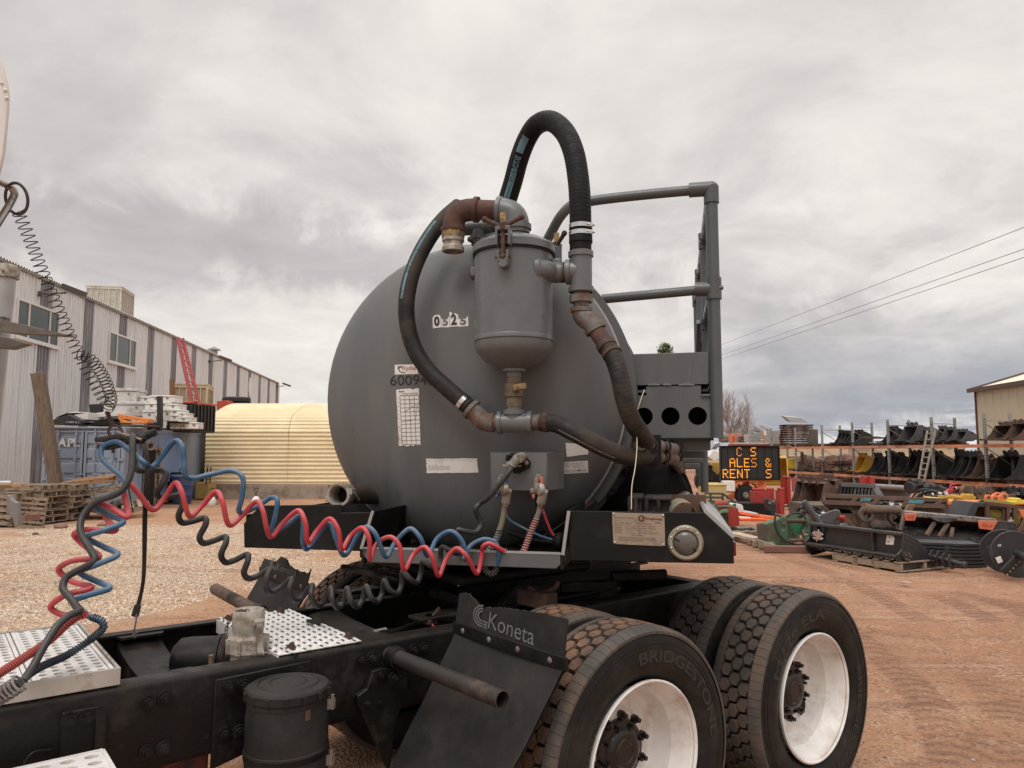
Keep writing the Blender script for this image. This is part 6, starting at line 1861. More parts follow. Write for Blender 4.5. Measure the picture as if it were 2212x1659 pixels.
MB().cyl(PB - pl,PT - pl,.105,22).obj('post',M('galvanised_post',(.40,.395,.385),.4,.5,var=.12,vs=3),lm)
zt_ = W(15,585,9.0).z
MB().lathe([(.115,-.07),(.135,-.06),(.135,.06),(.12,.10),(0,.115)],PT - pl,PT - PB,26).cyl(PT - pl + V((.03,-.10,0)),PT - pl + V((.035,-.145,0)),.016,8).obj('post_cap',m_alu,lm)
m_fork = M('worn_grey_fork',(.15,.135,.12),.65,.3,var=.25,vs=6,dirt=(.09,.07,.055),da=.3,ds=6)
for (u0,v0,u1,v1,y) in ((-130,660,152,724,8.2),(-130,712,55,741,8.6)):
 A = W(u0,v0,y) - pl; B = W(u1,v1,y) - pl
 A2 = W(20,700 if y < 8.5 else 735,y) - pl
 mb = MB().prism([A,A + V((0,0,-.16)),A2 + V((0,0,-.10)),B + V((0,0,-.01)),B,A2 + V((0,0,.03))],(0,.13,0))
 mb.obj('fork',m_fork,lm,bevel=.006)
MB().box((-.75,-.55,W(0,700,8.4).z),(.12,1.0,.9)).box((-.4,-.2,W(0,690,8.6).z),(.8,.12,.12)).obj('carriage',m_fork,lm)
# ---- shipping container
CF = Frame((-11.2,21.5,0),rad(2.9))
cz_ = CF.on(279,923,Y=0).z
cx0 = CF.on(95,925,Y=0).x
m_cont = M('faded_blue_container',(.225,.27,.355),.55,var=.14,vs=1.6,dirt=(.26,.27,.295),da=.3,ds=1.5,sharp=.35)
m_contB = M('deep_blue_container',(.16,.26,.48),.5,var=.18,vs=1.5,dirt=(.22,.29,.40),da=.33,ds=1.6,stretch=(1,1,.35),sharp=.3)
m_contL = M('pale_blue_container',(.26,.305,.36),.55,var=.14,vs=1.5,stretch=(1,1,.35))
m_bar = M('painted_lock_bar',(.24,.28,.345),.5,var=.15,vs=4)
m_stn = M('white_stencil',(.62,.62,.62),.6,var=.1,vs=6,dirt=(.22,.25,.31),da=.25,ds=3)
cont = thing('shipping_container','weathered blue steel shipping container with closed double doors and junk piled on its roof','shipping container',CF.loc,CF.ang)
cl = 6.06
mb = MB()
for x in (cx0 + .05,-.05):
 for y in (.05,cl - .05): mb.box((x,y,cz_ / 2),(.11,.11,cz_))
for y in (.05,cl - .05):
 for z in (.08,cz_ - .06): mb.box((cx0 / 2,y,z),(-cx0 - .22,.10,.13))
for x in (cx0 + .05,-.05):
 for z in (.08,cz_ - .05): mb.box((x,cl / 2,z),(.10,cl - .22,.10))
mb.obj('container_frame',m_cont,cont,bevel=.008)
MB().box((cx0 / 2,cl / 2,cz_ - .02),(-cx0 - .1,cl - .1,.03)).box((cx0 + .03,cl / 2,cz_ / 2),(.03,cl - .2,cz_ - .2)).box((cx0 / 2,cl - .03,cz_ / 2),(-cx0 - .2,.03,cz_ - .2)).obj('container_skin',m_cont,cont)
def corr(y0,y1,mat):
 mb = MB(); n = max(1,round((y1 - y0) / .28)); q = (y1 - y0) / n; pr_ = []
 for k in range(n):
  y = y0 + q * k
  pr_ += [(-.045,y),(-.045,y + q * .25),(-.012,y + q * .5),(-.012,y + q * .75)]
 pr_.append((-.045,y1))
 for (a,ya),(b,yb) in zip(pr_,pr_[1:]): mb.add([V((a,ya,.13)),V((b,yb,.13)),V((b,yb,cz_ - .1)),V((a,ya,cz_ - .1))],[(0,1,2,3)])
 return mb.obj('side_panel',mat,cont,smooth=False)
corr(.11,1.0,m_cont); corr(1.0,1.95,m_contB); corr(1.95,4.3,m_contB); corr(4.3,cl - .11,m_contL)
# a wooden framed opening cut in the side
p0_,p1_ = CF.on(*za(990,500),X=.01),CF.on(*za(1070,890),X=.01)
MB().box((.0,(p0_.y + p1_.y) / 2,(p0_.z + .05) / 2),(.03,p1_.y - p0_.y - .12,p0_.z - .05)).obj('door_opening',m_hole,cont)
mb = MB().box((.03,p0_.y,p0_.z / 2),(.07,.10,p0_.z)).box((.03,p1_.y,p0_.z / 2),(.07,.12,p0_.z)).box((.03,(p0_.y + p1_.y) / 2,p0_.z),(.07,p1_.y - p0_.y,.10)).box((.03,p1_.y - .28,p0_.z / 2 - .03),(.06,.08,p0_.z - .08))
mb.obj('door_frame',m_pal,cont)
p = CF.on(*za(1020,482),X=.25)
MB().lathe([(.09,-.3),(.09,0),(.14,.0),(.14,.05),(.10,.05),(.09,-.1)],p,(.9,-.45,0),18).obj('vent_flange',m_alu,cont)
for sgn,xa_,xb_ in ((0,cx0 + .12,cx0 / 2 - .012),(1,cx0 / 2 + .012,-.12)):
 d = bpy.data.objects.new('door',None); C.objects.link(d); d.parent = cont
 w_ = xb_ - xa_; zc0,zc1 = .16,cz_ - .13
 mb = MB(); pr_ = [(zc0,0)]
 ng = 4
 for k in range(ng):
  z = zc0 + (zc1 - zc0) * (k + 1) / (ng + 1)
  pr_ += [(z - .09,0),(z - .06,.035),(z + .06,.035),(z + .09,0)]
 pr_.append((zc1,0))
 for (za0,ya0),(zb0,yb0) in zip(pr_,pr_[1:]):
  mb.add([V((xa_ + .07,.02 + ya0,za0)),V((xb_ - .07,.02 + ya0,za0)),V((xb_ - .07,.02 + yb0,zb0)),V((xa_ + .07,.02 + yb0,zb0))],[(0,1,2,3)])
 mb.obj('door_skin',m_cont,d,smooth=False)
 mb = MB().box((xa_ + .035,.01,(zc0 + zc1) / 2),(.07,.05,zc1 - zc0)).box((xb_ - .035,.01,(zc0 + zc1) / 2),(.07,.05,zc1 - zc0)).box(((xa_ + xb_) / 2,.01,zc0),(w_,.05,.05)).box(((xa_ + xb_) / 2,.01,zc1),(w_,.05,.05))
 mb.obj('door_edge',m_cont,d,bevel=.006)
 for f in (.30,.80):
  x = xa_ + w_ * f
  mb = MB().cyl((x,-.035,.10),(x,-.035,cz_ - .06),.019,10)
  for z in (.2,.9,1.5,cz_ - .2): mb.box((x,-.03,z),(.07,.04,.07))
  mb.box((x + .12,-.05,1.05),(.26,.02,.04))
  mb.obj('locking_bar',m_bar,d)
 for z in (.35,.9,1.45,cz_ - .3):
  MB().box(((xa_ - .03) if not sgn else (xb_ + .03),-.02,z),(.12,.04,.07)).obj('hinge',m_bar,d,bevel=.006)
MB().box((cx0 / 2,-.015,cz_ / 2),(.022,.03,cz_ - .3)).obj('door_gasket',m_hole,cont)
MB().box((cx0 / 2,-.01,cz_ - .055),(-cx0 - .25,.02,.05)).obj('rain_gutter',m_palD,cont)
def ctext(body,c,nm,mat=m_stn,bold=0):
 P = [CF.on(u,v,Y=-.018) for u,v in c]
 mb = MB(); letter(mb,body,lambda s,t: (P[3].lerp(P[2],s)).lerp(P[0].lerp(P[1],s),t),bold=bold)
 mb.obj(nm,mat,cont,smooth=False)
ctext('A',[za(402,428),za(452,428),za(452,488),za(388,486)],'container_letter',bold=.05)
ctext('PL',[za(462,430),za(538,430),za(545,490),za(458,488)],'container_letter',bold=.05)
for t_,x0,x1,y0,y1 in (('MAX. GROSS',637,700,566,580),('30,480 KGS',722,782,567,580),('67,200 LBS',722,782,580,592),('TARE',637,660,592,606),('3,920 KGS',722,782,593,606),('8,640 LBS',722,782,608,621),('NET',631,652,668,683),('26,560 KGS',716,778,668,680),('58,560 LBS',716,778,682,694),('CU.CAP.',628,665,699,712),('33.2 CU.M',716,778,697,709),('1,173 CU.FT',716,778,711,724),('10',480,500,585,600)):
 ctext(t_,[za(x0,y0),za(x1,y0),za(x1,y1),za(x0,y1)],'container_marking')
mb = MB()
for k in range(5):
 q = CF.on(*zc3(0,0),Y=-.03)
for k,x in enumerate((380,395,410)):
 a_ = [CF.on(*za(x,340),Y=-.03),CF.on(*za(x + 8,340),Y=-.03),CF.on(*za(x + 2,348),Y=-.03),CF.on(*za(x - 6,348),Y=-.03)]
 mb.add(a_,[(0,1,2,3)])
mb.obj('yellow_stripe',M('hazard_yellow',(.55,.38,.08),.6),cont,smooth=False)
c2 = thing('storage_container','rusty grey shipping container mostly hidden behind the yellow shed','shipping container',(-13.25,34.4,0),rad(2.9))
MB().box((0,0,1.3),(2.44,12.2,2.6)).obj('container_body',m_palD,c2,bevel=.03)
# ---- things on the container roof
m_tb = M('white_toolbox_paint',(.68,.665,.63),.45,var=.06,vs=3,dirt=(.47,.44,.40),da=.2,ds=3)
m_tbp = M('tread_plate_toolbox',(.56,.545,.51),.45,.1,var=.18,vs=40,dirt=(.4,.37,.33),da=.3,ds=4)
def toolbox(x0,x1,y0,y1,dep,d,label,mat=m_tb,rz=.0,grp='white truck toolboxes on the container',latch=1,cz=za):
 A = W(*cz(x0,y0),dep); B = W(*cz(x1,y1),dep)
 w,h = B.x - A.x,A.z - B.z
 t = thing('toolbox',label,'toolbox',((A.x + B.x) / 2,dep + d / 2,B.z),rz,grp)
 MB().box((0,0,h * .38),(w * .96,d * .94,h * .76)).obj('box_body',mat,t,bevel=.012)
 MB().box((0,0,h * .885),(w,d,h * .21)).obj('lid',mat,t,bevel=.015)
 for s in ((-.25,.25) if w > .6 and latch else (0,)): MB().box((w * s,-d * .48,h * .60),(.07,.02,.06)).obj('latch',m_steelD,t)
 return t
b1 = toolbox(700,905,88,185,23.6,1.0,'tall white tread plate toolbox under the coil spring, topmost of its pile',m_tbp,.15)
toolbox(690,972,180,278,23.4,1.1,'long low white tread plate toolbox carrying the tall one',m_tbp,.15)
rows = [(940,1030,145,195,23.9,'square white toolbox at the back of the white pile'),(1012,1100,138,192,23.5,'white toolbox with chamfered lid on the top row'), (1080,1185,138,186,23.4,'long white toolbox on the top row beside the black upright'),(928,985,190,240,23.8,'small white toolbox under the square one'),(980,1070,190,238,23.3,'white toolbox in the second row near the tread plate ones'), (1062,1150,186,230,23.25,'white toolbox directly behind the black upright'),(1130,1210,196,240,23.2,'white toolbox at the end of the second row'), (965,1055,240,312,23.1,'white toolbox at the bottom of the pile near the orange blade'),(1050,1110,232,282,23.1,'narrow white toolbox in the middle of the pile'),(1100,1165,230,312,22.9,'tall white toolbox at the foot of the black upright'), (1145,1225,234,276,23.0,'white toolbox on the third step of the pile'),(1148,1215,270,312,22.8,'small white toolbox marked with a cross on the bottom row'),(1205,1258,256,292,23.0,'white toolbox on the second lowest step of the pile'),(1205,1280,285,318,22.7,'white toolbox at the lowest outer corner of the pile')]
for x0,x1,y0,y1,dep,lab in rows: toolbox(x0,x1,y0,y1,dep,.7,lab,m_tb,.05)
def flat(name,pts,dep,th,mat,label,cat,group=None,cz=za,bevel=.01,tilt=0):
 P = [W(*cz(x,y),dep) for x,y in pts]
 return solo(MB().prism(P,(0,th,tilt)),name,mat,label,cat,group,bevel=bevel)
m_blk = M('black_plastic',(.020,.020,.021),.55,var=.2,vs=4)
flat('plastic_canopy',[(352,335),(370,300),(455,262),(520,300),(600,305),(596,255),(492,250),(362,292)],22.3,.9,m_tb,'white moulded canopy lying on the container over a black tray','canopy')
flat('black_tray',[(350,338),(372,300),(462,268),(545,308),(600,312),(640,334),(600,340)],22.0,.9,m_blk,'black plastic tray with chalk marks under the white canopy','tray')
p = [W(*za(x,y),21.98) for x,y in ((450,314),(538,316),(538,328),(450,326))]
mb = MB(); letter(mb,'6 MW G 1',lambda s,t: (p[3].lerp(p[2],s)).lerp(p[0].lerp(p[1],s),t))
o = mb.obj('chalk_marks',m_stn,None,smooth=False); tr = bpy.data.objects['black_tray']
for v in o.data.vertices: v.co = v.co - tr.location
o.parent = tr
flat('black_bin',[(605,200),(690,196),(690,262),(610,262)],24.2,.7,m_blk,'plain black bin behind the flat white lid on the container','bin')
flat('moulded_cover',[(640,262),(700,252),(800,258),(802,280),(640,290)],22.9,.6,m_tb,'flat white lid lying in front of the black bin','lid')
m_orD = M('orange_blade_paint',(.62,.22,.055),.5,var=.12,vs=3,dirt=(.36,.15,.06),da=.25,ds=4)
flat('plough_mouldboard',[(800,265),(1008,298),(1008,322),(802,294)],21.9,.35,m_orD,'upper orange plough blade lying on the container edge','plough blade','orange blades')
flat('plough_mouldboard',[(805,294),(860,312),(1005,322),(995,332),(820,326)],21.8,.4,m_orD,'lower orange plough blade sloping out from under the other','plough blade','orange blades')
for k,(pts,d_) in enumerate((([(640,310),(760,290),(800,300),(760,320),(640,325)],22.2),([(560,325),(800,318),(820,345),(560,345)],22.0),([(820,332),(1010,340),(1010,352),(820,350)],21.8))):
 flat('scrap_plate',pts,d_,.8,m_palD if k == 2 else m_dark,('small tilted black plate on the heap behind the shackle','wide black plate at the bottom of the roof heap','brown plank under the orange blades')[k],'scrap plate')
# angle-iron upright
solo(MB().bar(W(*za(1090,350),22.6),W(*za(1088,145),22.6),.17,.12).bar(W(*za(1010,345),22.6),W(*za(1100,352),22.6),.16,.25),'black_upright',m_blk,'black L-shaped steel upright standing in front of the white toolboxes','upright',bevel=.01)
# big black bin with a red rim
A,B = W(*za(1168,196),25.0),W(*za(1340,318),25.0)
t = thing('pallet_bin','big ribbed black plastic bin with a red rim beside the ladder','bin',((A.x + B.x) / 2,25.6,B.z - .35),rad(-8))
w_,h_ = (B.x - A.x) * 1.02,A.z - B.z + .35
MB().box((0,0,h_ / 2),(w_,1.5,h_)).obj('bin_body',m_blk,t,bevel=.03)
for k in range(7): MB().box((w_ / 2 + .02,-.65 + .215 * k,h_ / 2),(.05,.05,h_ * .9)).obj('rib',m_blk,t)
for k in range(4): MB().box((0,-.77,h_ * (.2 + .2 * k)),(w_ * .95,.04,.06)).obj('rib',m_blk,t)
MB().box((0,0,h_ + .03),(w_ + .06,1.56,.07)).obj('rim',M('red_plastic',(.50,.075,.045),.45,var=.1),t,bevel=.015)
# crated louvred cooler and a brown post
A,B = W(*za(1185,50),28.0),W(*za(1400,260),28.0)
louvred('crated_cooler','beige louvred cooler in a timber crate standing behind the black bin',(V(((A.x + B.x) / 2 - .3,29.0,2.62)),rad(16)),B.x - A.x,1.9,A.z - 2.7,M('crate_slats',(.52,.42,.28),.7,var=.12,vs=3),M('louvre_brown',(.36,.27,.18),.8,var=.2,vs=5),nl=5)
solo(MB().bar(W(*za(1172,330),27.6),W(*za(1170,28),27.6),.16,.12),'brown_post',M('red_brown_post',(.21,.10,.05),.8,var=.2),'thin red-brown post at the side of the crated cooler','post')
# red extension ladder
lad = thing('red_ladder','red fibreglass extension ladder leaning up from the black bin','ladder',W(*za(1340,205),24.9))
def lp(x,y,d=24.9): return W(*za(x,y),d) - lad.location
m_redl = M('red_fibreglass',(.42,.085,.095),.5,var=.14,vs=4,dirt=(.30,.10,.09),da=.25,ds=5)
tops = [(1209,-257),(1241,-250)]; bots = [(1310,203),(1357,205)]
for k,d_ in ((0,24.9),(1,25.0)):
 MB().bar(lp(*bots[k],d_),lp(*tops[k],d_),.055,.12).obj('ladder_rail',m_redl,lad,bevel=.01)
for i in range(10):
 f = (i + .6) / 10
 a = lp(bots[0][0] + (tops[0][0] - bots[0][0]) * f,bots[0][1] + (tops[0][1] - bots[0][1]) * f); b = lp(bots[1][0] + (tops[1][0] - bots[1][0]) * f,bots[1][1] + (tops[1][1] - bots[1][1]) * f,25.0)
 MB().cyl(a,b,.028,8).obj('rung',m_alu,lad)
# red bin and tyres behind the shed ridge
flat('red_bin',[(1475,178),(1545,172),(1550,188),(1575,188),(1575,260),(1475,260)],33.0,.8,M('red_bin_plastic',(.48,.07,.045),.5,var=.1),'red plastic bin showing over the end of the yellow shed roof','bin')
for k in range(5):
 q = W(*za(1605 + 10 * (k % 2),172),34.2)
 z = W(0,810 + .31738 * 150,34.2).z - .27 - .27 * k
 t = MB().lathe([(.30,.0),(.33,.02),(.5,.01),(.55,.05),(.55,.19),(.5,.24),(.33,.23),(.30,.25)],(0,0,0),(0,0,1),30).obj('spare_tyre',m_blk,None)
 t.location = (q.x + .06 * (k % 3),34.3,z); t.scale = (1.15,1.15,1.08)
 tag(t,('topmost','second from the top','middle','second from the bottom','bottom')[k] + ' black tyre of the stack behind the yellow shed','tyre','tyres stacked behind the shed')
# small pieces under and beside the pile
toolbox(1280,1345,322,366,22.4,.5,'small plain white box alone near the edge of the container',m_tb,.1,latch=0)
for k,(x0,x1) in enumerate(((1155,1178),(1192,1222),(1230,1262))): toolbox(x0,x1,330,366,23.2,.4,('first','second','third')[k] + ' small white box counted from the black upright, under the pallet of toolboxes',m_tb,0,latch=0)
# ---- yellow ribbed shed on a concrete foot
yF = 27.3
xL = W(441,1045,yF).x; xR_ = xL + 13
zb0_ = W(500,1046,yF).z
m_yel = M('cream_yellow_sheet',(.80,.69,.455),.5,var=.08,vs=.8,dirt=(.68,.57,.36),da=.28,ds=.9,sharp=.35)
m_conc = M('stained_concrete',(.31,.26,.21),.9,var=.22,vs=1.6,dirt=(.19,.145,.105),da=.38,ds=1.2,bump=.2,bs=20)
shed = thing('yellow_shed','low shed of cream yellow ribbed sheets with a rounded roof on a concrete footing','shed',(xL,yF,0))
prof = [(0,zb0_)]
zv = W(445,932,yF).z
N = 22
pts = [V((0,0,zb0_)),V((0,0,zv)),V((0,.28,W(450,905,yF + .3).z)),V((0,1.0,W(470,888,yF + 1.0).z)),V((0,2.3,W(500,874,yF + 2.3).z)),V((0,3.2,W(500,873,yF + 2.4).z + .05)),V((0,5.2,2.4)),V((0,5.4,zb0_))]
P = []
for a_,b_ in zip(pts[:1] + catmull(pts[1:-1],6),catmull(pts[1:-1],6)):
 pass
dense = [pts[0]] + catmull(pts[1:6],6) + pts[6:]
L = [0]
for a_,b_ in zip(dense,dense[1:]): L.append(L[-1] + (b_ - a_).length)
pitch = .152
def prof_at(s):
 j = 0
 while j < len(L) - 2 and L[j + 1] < s: j += 1
 f = (s - L[j]) / max(1e-9,L[j + 1] - L[j]); p = dense[j].lerp(dense[j + 1],f); t = (dense[j + 1] - dense[j]).normalized()
 return p,V((0,-t.z,t.y))
sec = []
s = 0
while s < L[-1]:
 for f,h in ((0,0),(.42,0),(.60,.030),(.82,.030)):
  p,nn = prof_at(min(L[-1],s + f * pitch)); sec.append(p + nn * h)
 s += pitch
xseams = [0,3.05,6.15,9.1,13]
for k in range(4):
 mb = MB()
 x0,x1 = xseams[k],xseams[k + 1] - .015
 off = V((0,-.004 * (k % 2),0))
 for a_,b_ in zip(sec,sec[1:]):
  mb.add([a_ + off + V((x0,0,0)),a_ + off + V((x1,0,0)),b_ + off + V((x1,0,0)),b_ + off + V((x0,0,0))],[(0,1,2,3)])
 mb.obj('ribbed_sheet',m_yel,shed,smooth=False)
mb = MB()
for x in (.005,12.98):
 mb.add([V((x,p.y,p.z)) for p in dense],[tuple(range(len(dense)))])
mb.obj('end_wall',m_cont,shed,smooth=False)
for k,(x0,x1) in enumerate(((-.1,4.55),(4.56,9.5),(9.51,13.1))):
 MB().box(((x0 + x1) / 2,.12,zb0_ / 2 - .05),(x1 - x0,.34,zb0_ + .06)).obj('concrete_block',m_conc,shed,bevel=.02)
MB().tube([V((-.02,p.y,p.z)) for p in dense[2:14]],.035,6).obj('edge_strip',M('blue_white_edge',(.34,.42,.50),.6,var=.4,vs=12),shed)
# ---- by the shed
A,B = W(*za(1330,730),26.6),W(*za(1425,815),26.6)
t = thing('yellow_cabinet','worn yellow steel cabinet standing at the corner of the yellow shed','cabinet',((A.x + B.x) / 2,26.9,0))
MB().box((0,0,A.z / 2),(B.x - A.x,.6,A.z)).obj('cabinet_body',M('chipped_yellow',(.47,.33,.12),.6,var=.15,vs=2,dirt=(.20,.11,.05),da=.25,ds=3),t,bevel=.02)
MB().box((0,-.31,A.z * .5),(.9 * (B.x - A.x),.02,A.z * .9)).obj('cabinet_door',MATS['chipped_yellow'],t,bevel=.01)
pp = [W(*za(x,y),26.5) for x,y in ((1402,745),(1413,628),(1436,626),(1428,740))]
solo(MB().tube(pp,.022,8).cyl(W(*za(1405,715),26.5),W(*za(1432,712),26.5),.018,6),'hand_truck',m_dark,'thin black hand truck frame standing on the yellow cabinet corner','hand truck')
q = V((W(*za(1240,800),24.6).x,24.6,0))
t = thing('blue_barrel','blue plastic barrel with a dark lid against the container side','barrel',q)
zt_ = W(*za(1240,690),24.6).z
MB().lathe([(0,0),(.27,0),(.30,.05),(.30,.25),(.315,.28),(.30,.31),(.31,zt_ * .65),(.325,zt_ * .68),(.31,zt_ * .72),(.34,zt_),(.0,zt_)],(0,0,0),(0,0,1),28).obj('barrel_body',M('blue_plastic',(.030,.07,.20),.45,var=.15,vs=3,dirt=(.10,.09,.085),da=.3,ds=3),t)
MB().lathe([(.30,zt_),(.36,zt_),(.36,zt_ + .05),(.30,zt_ + .06)],(0,0,0),(0,0,1),28).obj('barrel_rim',m_contB,t)
MB().tube(catmull([V((-.10,0,zt_)),V((-.10,0,zt_ + .22)),V((.12,0,zt_ + .22)),V((.12,0,zt_))],4),.014,6).obj('handle',m_dark,t)
q = V((W(*za(1180,800),25.0).x,25.0,0))
solo(MB().lathe([(.0,0),(.22,0),(.24,.9),(.2,1.0),(0,1.0)],q + V((.0,.1,0)),(0,0,1),20).cyl(q + V((-.1,-.2,0)),q + V((-.1,-.2,.7)),.10,12),'gas_cylinders',m_dark,'two dark steel cylinders standing beside the blue barrel','gas cylinder')
for k,(x,y,dd) in enumerate(((1742,850,23.9),(1440,868,24.1))):
 q = V((W(*za(x,y),dd).x,dd,gz(W(*za(x,y),dd).x,dd)))
 t = thing('pump_sprayer',('white pump sprayer with a tall handle standing by the concrete footing','white pump sprayer with an orange cap lying nearer the hoses')[k],'sprayer',q,0,'pump sprayers')
 MB().lathe([(0,0),(.12,.0),(.13,.04),(.13,.17),(.09,.24),(.04,.28),(0,.28)],(0,0,0),(0,0,1),18).obj('sprayer_tank',m_frameW,t)
 MB().cyl((0,0,.28),(0,0,.46),.012,8).tube(catmull([V((-.07,0,.46)),V((-.06,0,.52)),V((.06,0,.52)),V((.07,0,.46))],4),.010,6).obj('pump_handle',m_dark,t)
 MB().tube(catmull([V((.1,0,.2)),V((.2,0,.26)),V((.22,0,.05)),V((.15,-.05,.02))],5),.008,6).obj('sprayer_hose',m_dark,t)
# ---- pallets
def make_pallet(label,mat,loc,rz,group,nb=7,w=1.22,d=1.02,rot=None,ty='pallet'):
 t = thing(ty,label,'pallet',loc,rz,group)
 if rot: t.rotation_euler = rot
 bw = .095
 if 'top%d' % nb not in KIDS:
  KIDS['top%d' % nb] = MB().box((0,0,0),(bw,d,.018)).obj('deck_board',mat,t)
  KIDS['str'] = MB().box((0,0,0),(w,.045,.09)).obj('stringer',mat,t)
  fst = True
 else: fst = False
 def put(src,loc_,first,rot_=None):
  if first: o = src; o.location = loc_
  else: o = inst(src,t,loc_)
  if o.data.materials[0] is not mat: o.material_slots[0].link = 'OBJECT'; o.material_slots[0].material = mat
  if rot_: o.rotation_euler = rot_
 for k in range(nb): put(KIDS['top%d' % nb],(-w / 2 + bw / 2 + (w - bw) * k / (nb - 1),rnd.uniform(-.01,.01),.13),fst and k == 0,(0,0,rnd.uniform(-.012,.012)))
 for k in range(3): put(KIDS['str'],(0,-d / 2 + .03 + (d - .06) * k / 2,.0655),fst and k == 0)
 for k in range(4): put(KIDS['top%d' % nb],(-w / 2 + bw / 2 + (w - bw) * k / 3,0,.009),False)
 return t
def ppt(x,y,dep): return W(*za(x,y),dep)
# front stack and back stack by the metal wall
words = ('bottom','second','third','fourth','fifth','sixth','seventh','eighth','ninth','tenth','top')
q = ppt(318,950,18.6)
for k in range(6):
 make_pallet('%s grey pallet of the tall stack beside the leaning timber' % (words[k] if k < 5 else 'top'),m_pal,(q.x + rnd.uniform(-.05,.05),18.9 + rnd.uniform(-.05,.05),.02 + k * .142),rad(8) + rnd.uniform(-.05,.05),'pallets in the tall stack')
q = ppt(215,950,17.6)
for k in range(6):
 make_pallet('%s weathered pallet of the stack behind the pallet standing on edge' % (words[k] if k < 5 else 'top'),m_pal,(q.x - .35 + rnd.uniform(-.06,.06),18.0 + rnd.uniform(-.05,.05),.02 + k * .150),rad(-6) + rnd.uniform(-.06,.06),'pallets in the front stack')
q = ppt(60,950,17.0)
for k in range(5):
 make_pallet('%s pallet of the stack under the orange sheet' % (words[k] if k < 4 else 'top'),m_pal,(q.x - .45 + rnd.uniform(-.06,.06),17.4,.02 + k * .150),rnd.uniform(-.06,.06),'pallets in the outer stack')
q = ppt(195,955,16.8)
t = make_pallet('small broken pallet standing on edge and leaning on the front stack',m_pal,(q.x,16.95,.33),0,'leaning pallets',rot=(rad(102),rad(-84),0)); t.scale = (.55,.55,.9)
q = ppt(600,860,19.6)
make_pallet('orange stained pallet on top of the tumbled heap by the container',m_palO,(ppt(585,840,19.6).x,19.9,.86),rad(5),'tumbled pallets',rot=(rad(6),rad(-7),rad(4)))
make_pallet('upper grey pallet of the tumbled heap by the container',m_pal,(ppt(660,860,19.5).x,19.8,.62),0,'tumbled pallets',rot=(rad(4),rad(-8),rad(8)))
make_pallet('middle pallet of the tumbled heap by the container',m_pal,(ppt(540,890,19.3).x,19.5,.32),0,'tumbled pallets',rot=(rad(3),rad(-11),rad(-4)))
make_pallet('dark pallet at the bottom of the tumbled heap',m_palD,(ppt(640,910,19.3).x,19.5,.14),0,'tumbled pallets',rot=(rad(2),rad(-7),rad(2)))
make_pallet('lone pallet lying nearest the gravel in the heap',m_pal,(ppt(800,880,19.4).x,19.7,.18),0,'tumbled pallets',rot=(rad(8),rad(-4),rad(30)))
flat('orange_sheet',[(-10,745),(70,745),(82,768),(60,765),(-10,775)],16.4,.6,m_palO,'orange sheet lying over the outer pallet stack','sheet')
solo(MB().cyl(W(*za(-30,735),16.3),W(*za(80,735),16.3),.055,12),'chrome_tube',m_steel,'shiny steel tube lying on top of the outer pallet stack','tube')
# grey steel bracket standing near the gravel
fp = [(40,815),(62,818),(78,850),(112,870),(130,1010),(128,1027),(95,1030),(88,985),(48,930),(40,880)]
flat('steel_bracket',fp,12.6,.10,M('grey_steel_stand',(.21,.205,.20),.5,.3,var=.15,vs=5),'grey steel bracket with a pointed top standing at the gravel edge','bracket')
solo(MB().bar(W(*za(150,975),15.2),W(*za(258,965),15.6),.14,.12),'red_brown_beam',M('red_brown_beam',(.20,.10,.075),.8,var=.2,vs=5),'short red-brown timber lying in front of the pallet standing on edge','timber')
for k,(x,y,dd,s) in enumerate(((420,968,17.0,.16),(250,990,15.6,.07),(700,935,17.5,.12))):
 p = W(*za(x,y),dd); p.z = gz(p.x,p.y) + s * .25
 mb = MB().ball((0,0,0),(s,s * .8,s * .5),9,6)
 o = mb.obj('rock',M('red_rock',(.22,.13,.10),.9,var=.2,vs=6,bump=.3,bs=20),None,smooth=False); o.location = p
 for v in o.data.vertices: v.co *= 1 + .25 * mn.noise(v.co * 9 + V((k,0,0)))
 tag(o,('big red rock at the foot of the tumbled pallets','small stone between the bracket and the pallets','stone under the coiled hoses')[k],'rock')
m_dry = M('dry_scrub',(.22,.155,.10),.9,var=.3,vs=6)
solo(MB().cyl(W(*za(905,935),18.6),W(*za(875,770),18.6),.018,6),'thin_stake',m_dark,'thin dark metal stake leaning on the container side','stake')
# east side of the yard
def s1(x,y): return (1512 + x * .1709,756 + y * .1709)
def s2(x,y): return (1834 + x * .1709,810 + y * .1709)
def s3(x,y): return (1512 + x * .1709,999 + y * .1709)
def s4(x,y): return (1834 + x * .1709,999 + y * .1709)
def s5(x,y): return (1539 + x * .09766,999 + y * .09766)
def s6(x,y): return (1728 + x * .09766,1026 + y * .09766)
def s7(x,y): return (1944 + x * .1211,999 + y * .1211)
m_rackB = M('rack_orange_beam',(.62,.25,.125),.6,var=.2,vs=2,dirt=(.42,.18,.12),da=.38,ds=3)
m_rackU = M('rack_grey_green_upright',(.27,.29,.28),.55,.0,var=.15,vs=3,dirt=(.18,.10,.065),da=.25,ds=4)
m_buck = M('black_bucket_paint',(.020,.020,.021),.48,var=.25,vs=3,dirt=(.055,.05,.046),da=.28,ds=3,dust=(.13,.11,.095),du=.35)
m_buckG = M('grey_bucket_steel',(.105,.104,.105),.55,.2,var=.25,vs=3,dirt=(.04,.036,.034),da=.35,ds=3)
m_buckR = M('rusty_bucket',(.13,.076,.057),.85,var=.3,vs=4,dirt=(.045,.035,.03),da=.4,ds=4,bump=.2,bs=40)
m_buckY = M('mustard_bucket',(.50,.29,.035),.5,var=.12,vs=3,dirt=(.30,.18,.06),da=.22,ds=4)
m_yelB = M('bright_yellow_paint',(.70,.53,.05),.45,var=.08,vs=3,dirt=(.45,.34,.06),da=.2,ds=4)
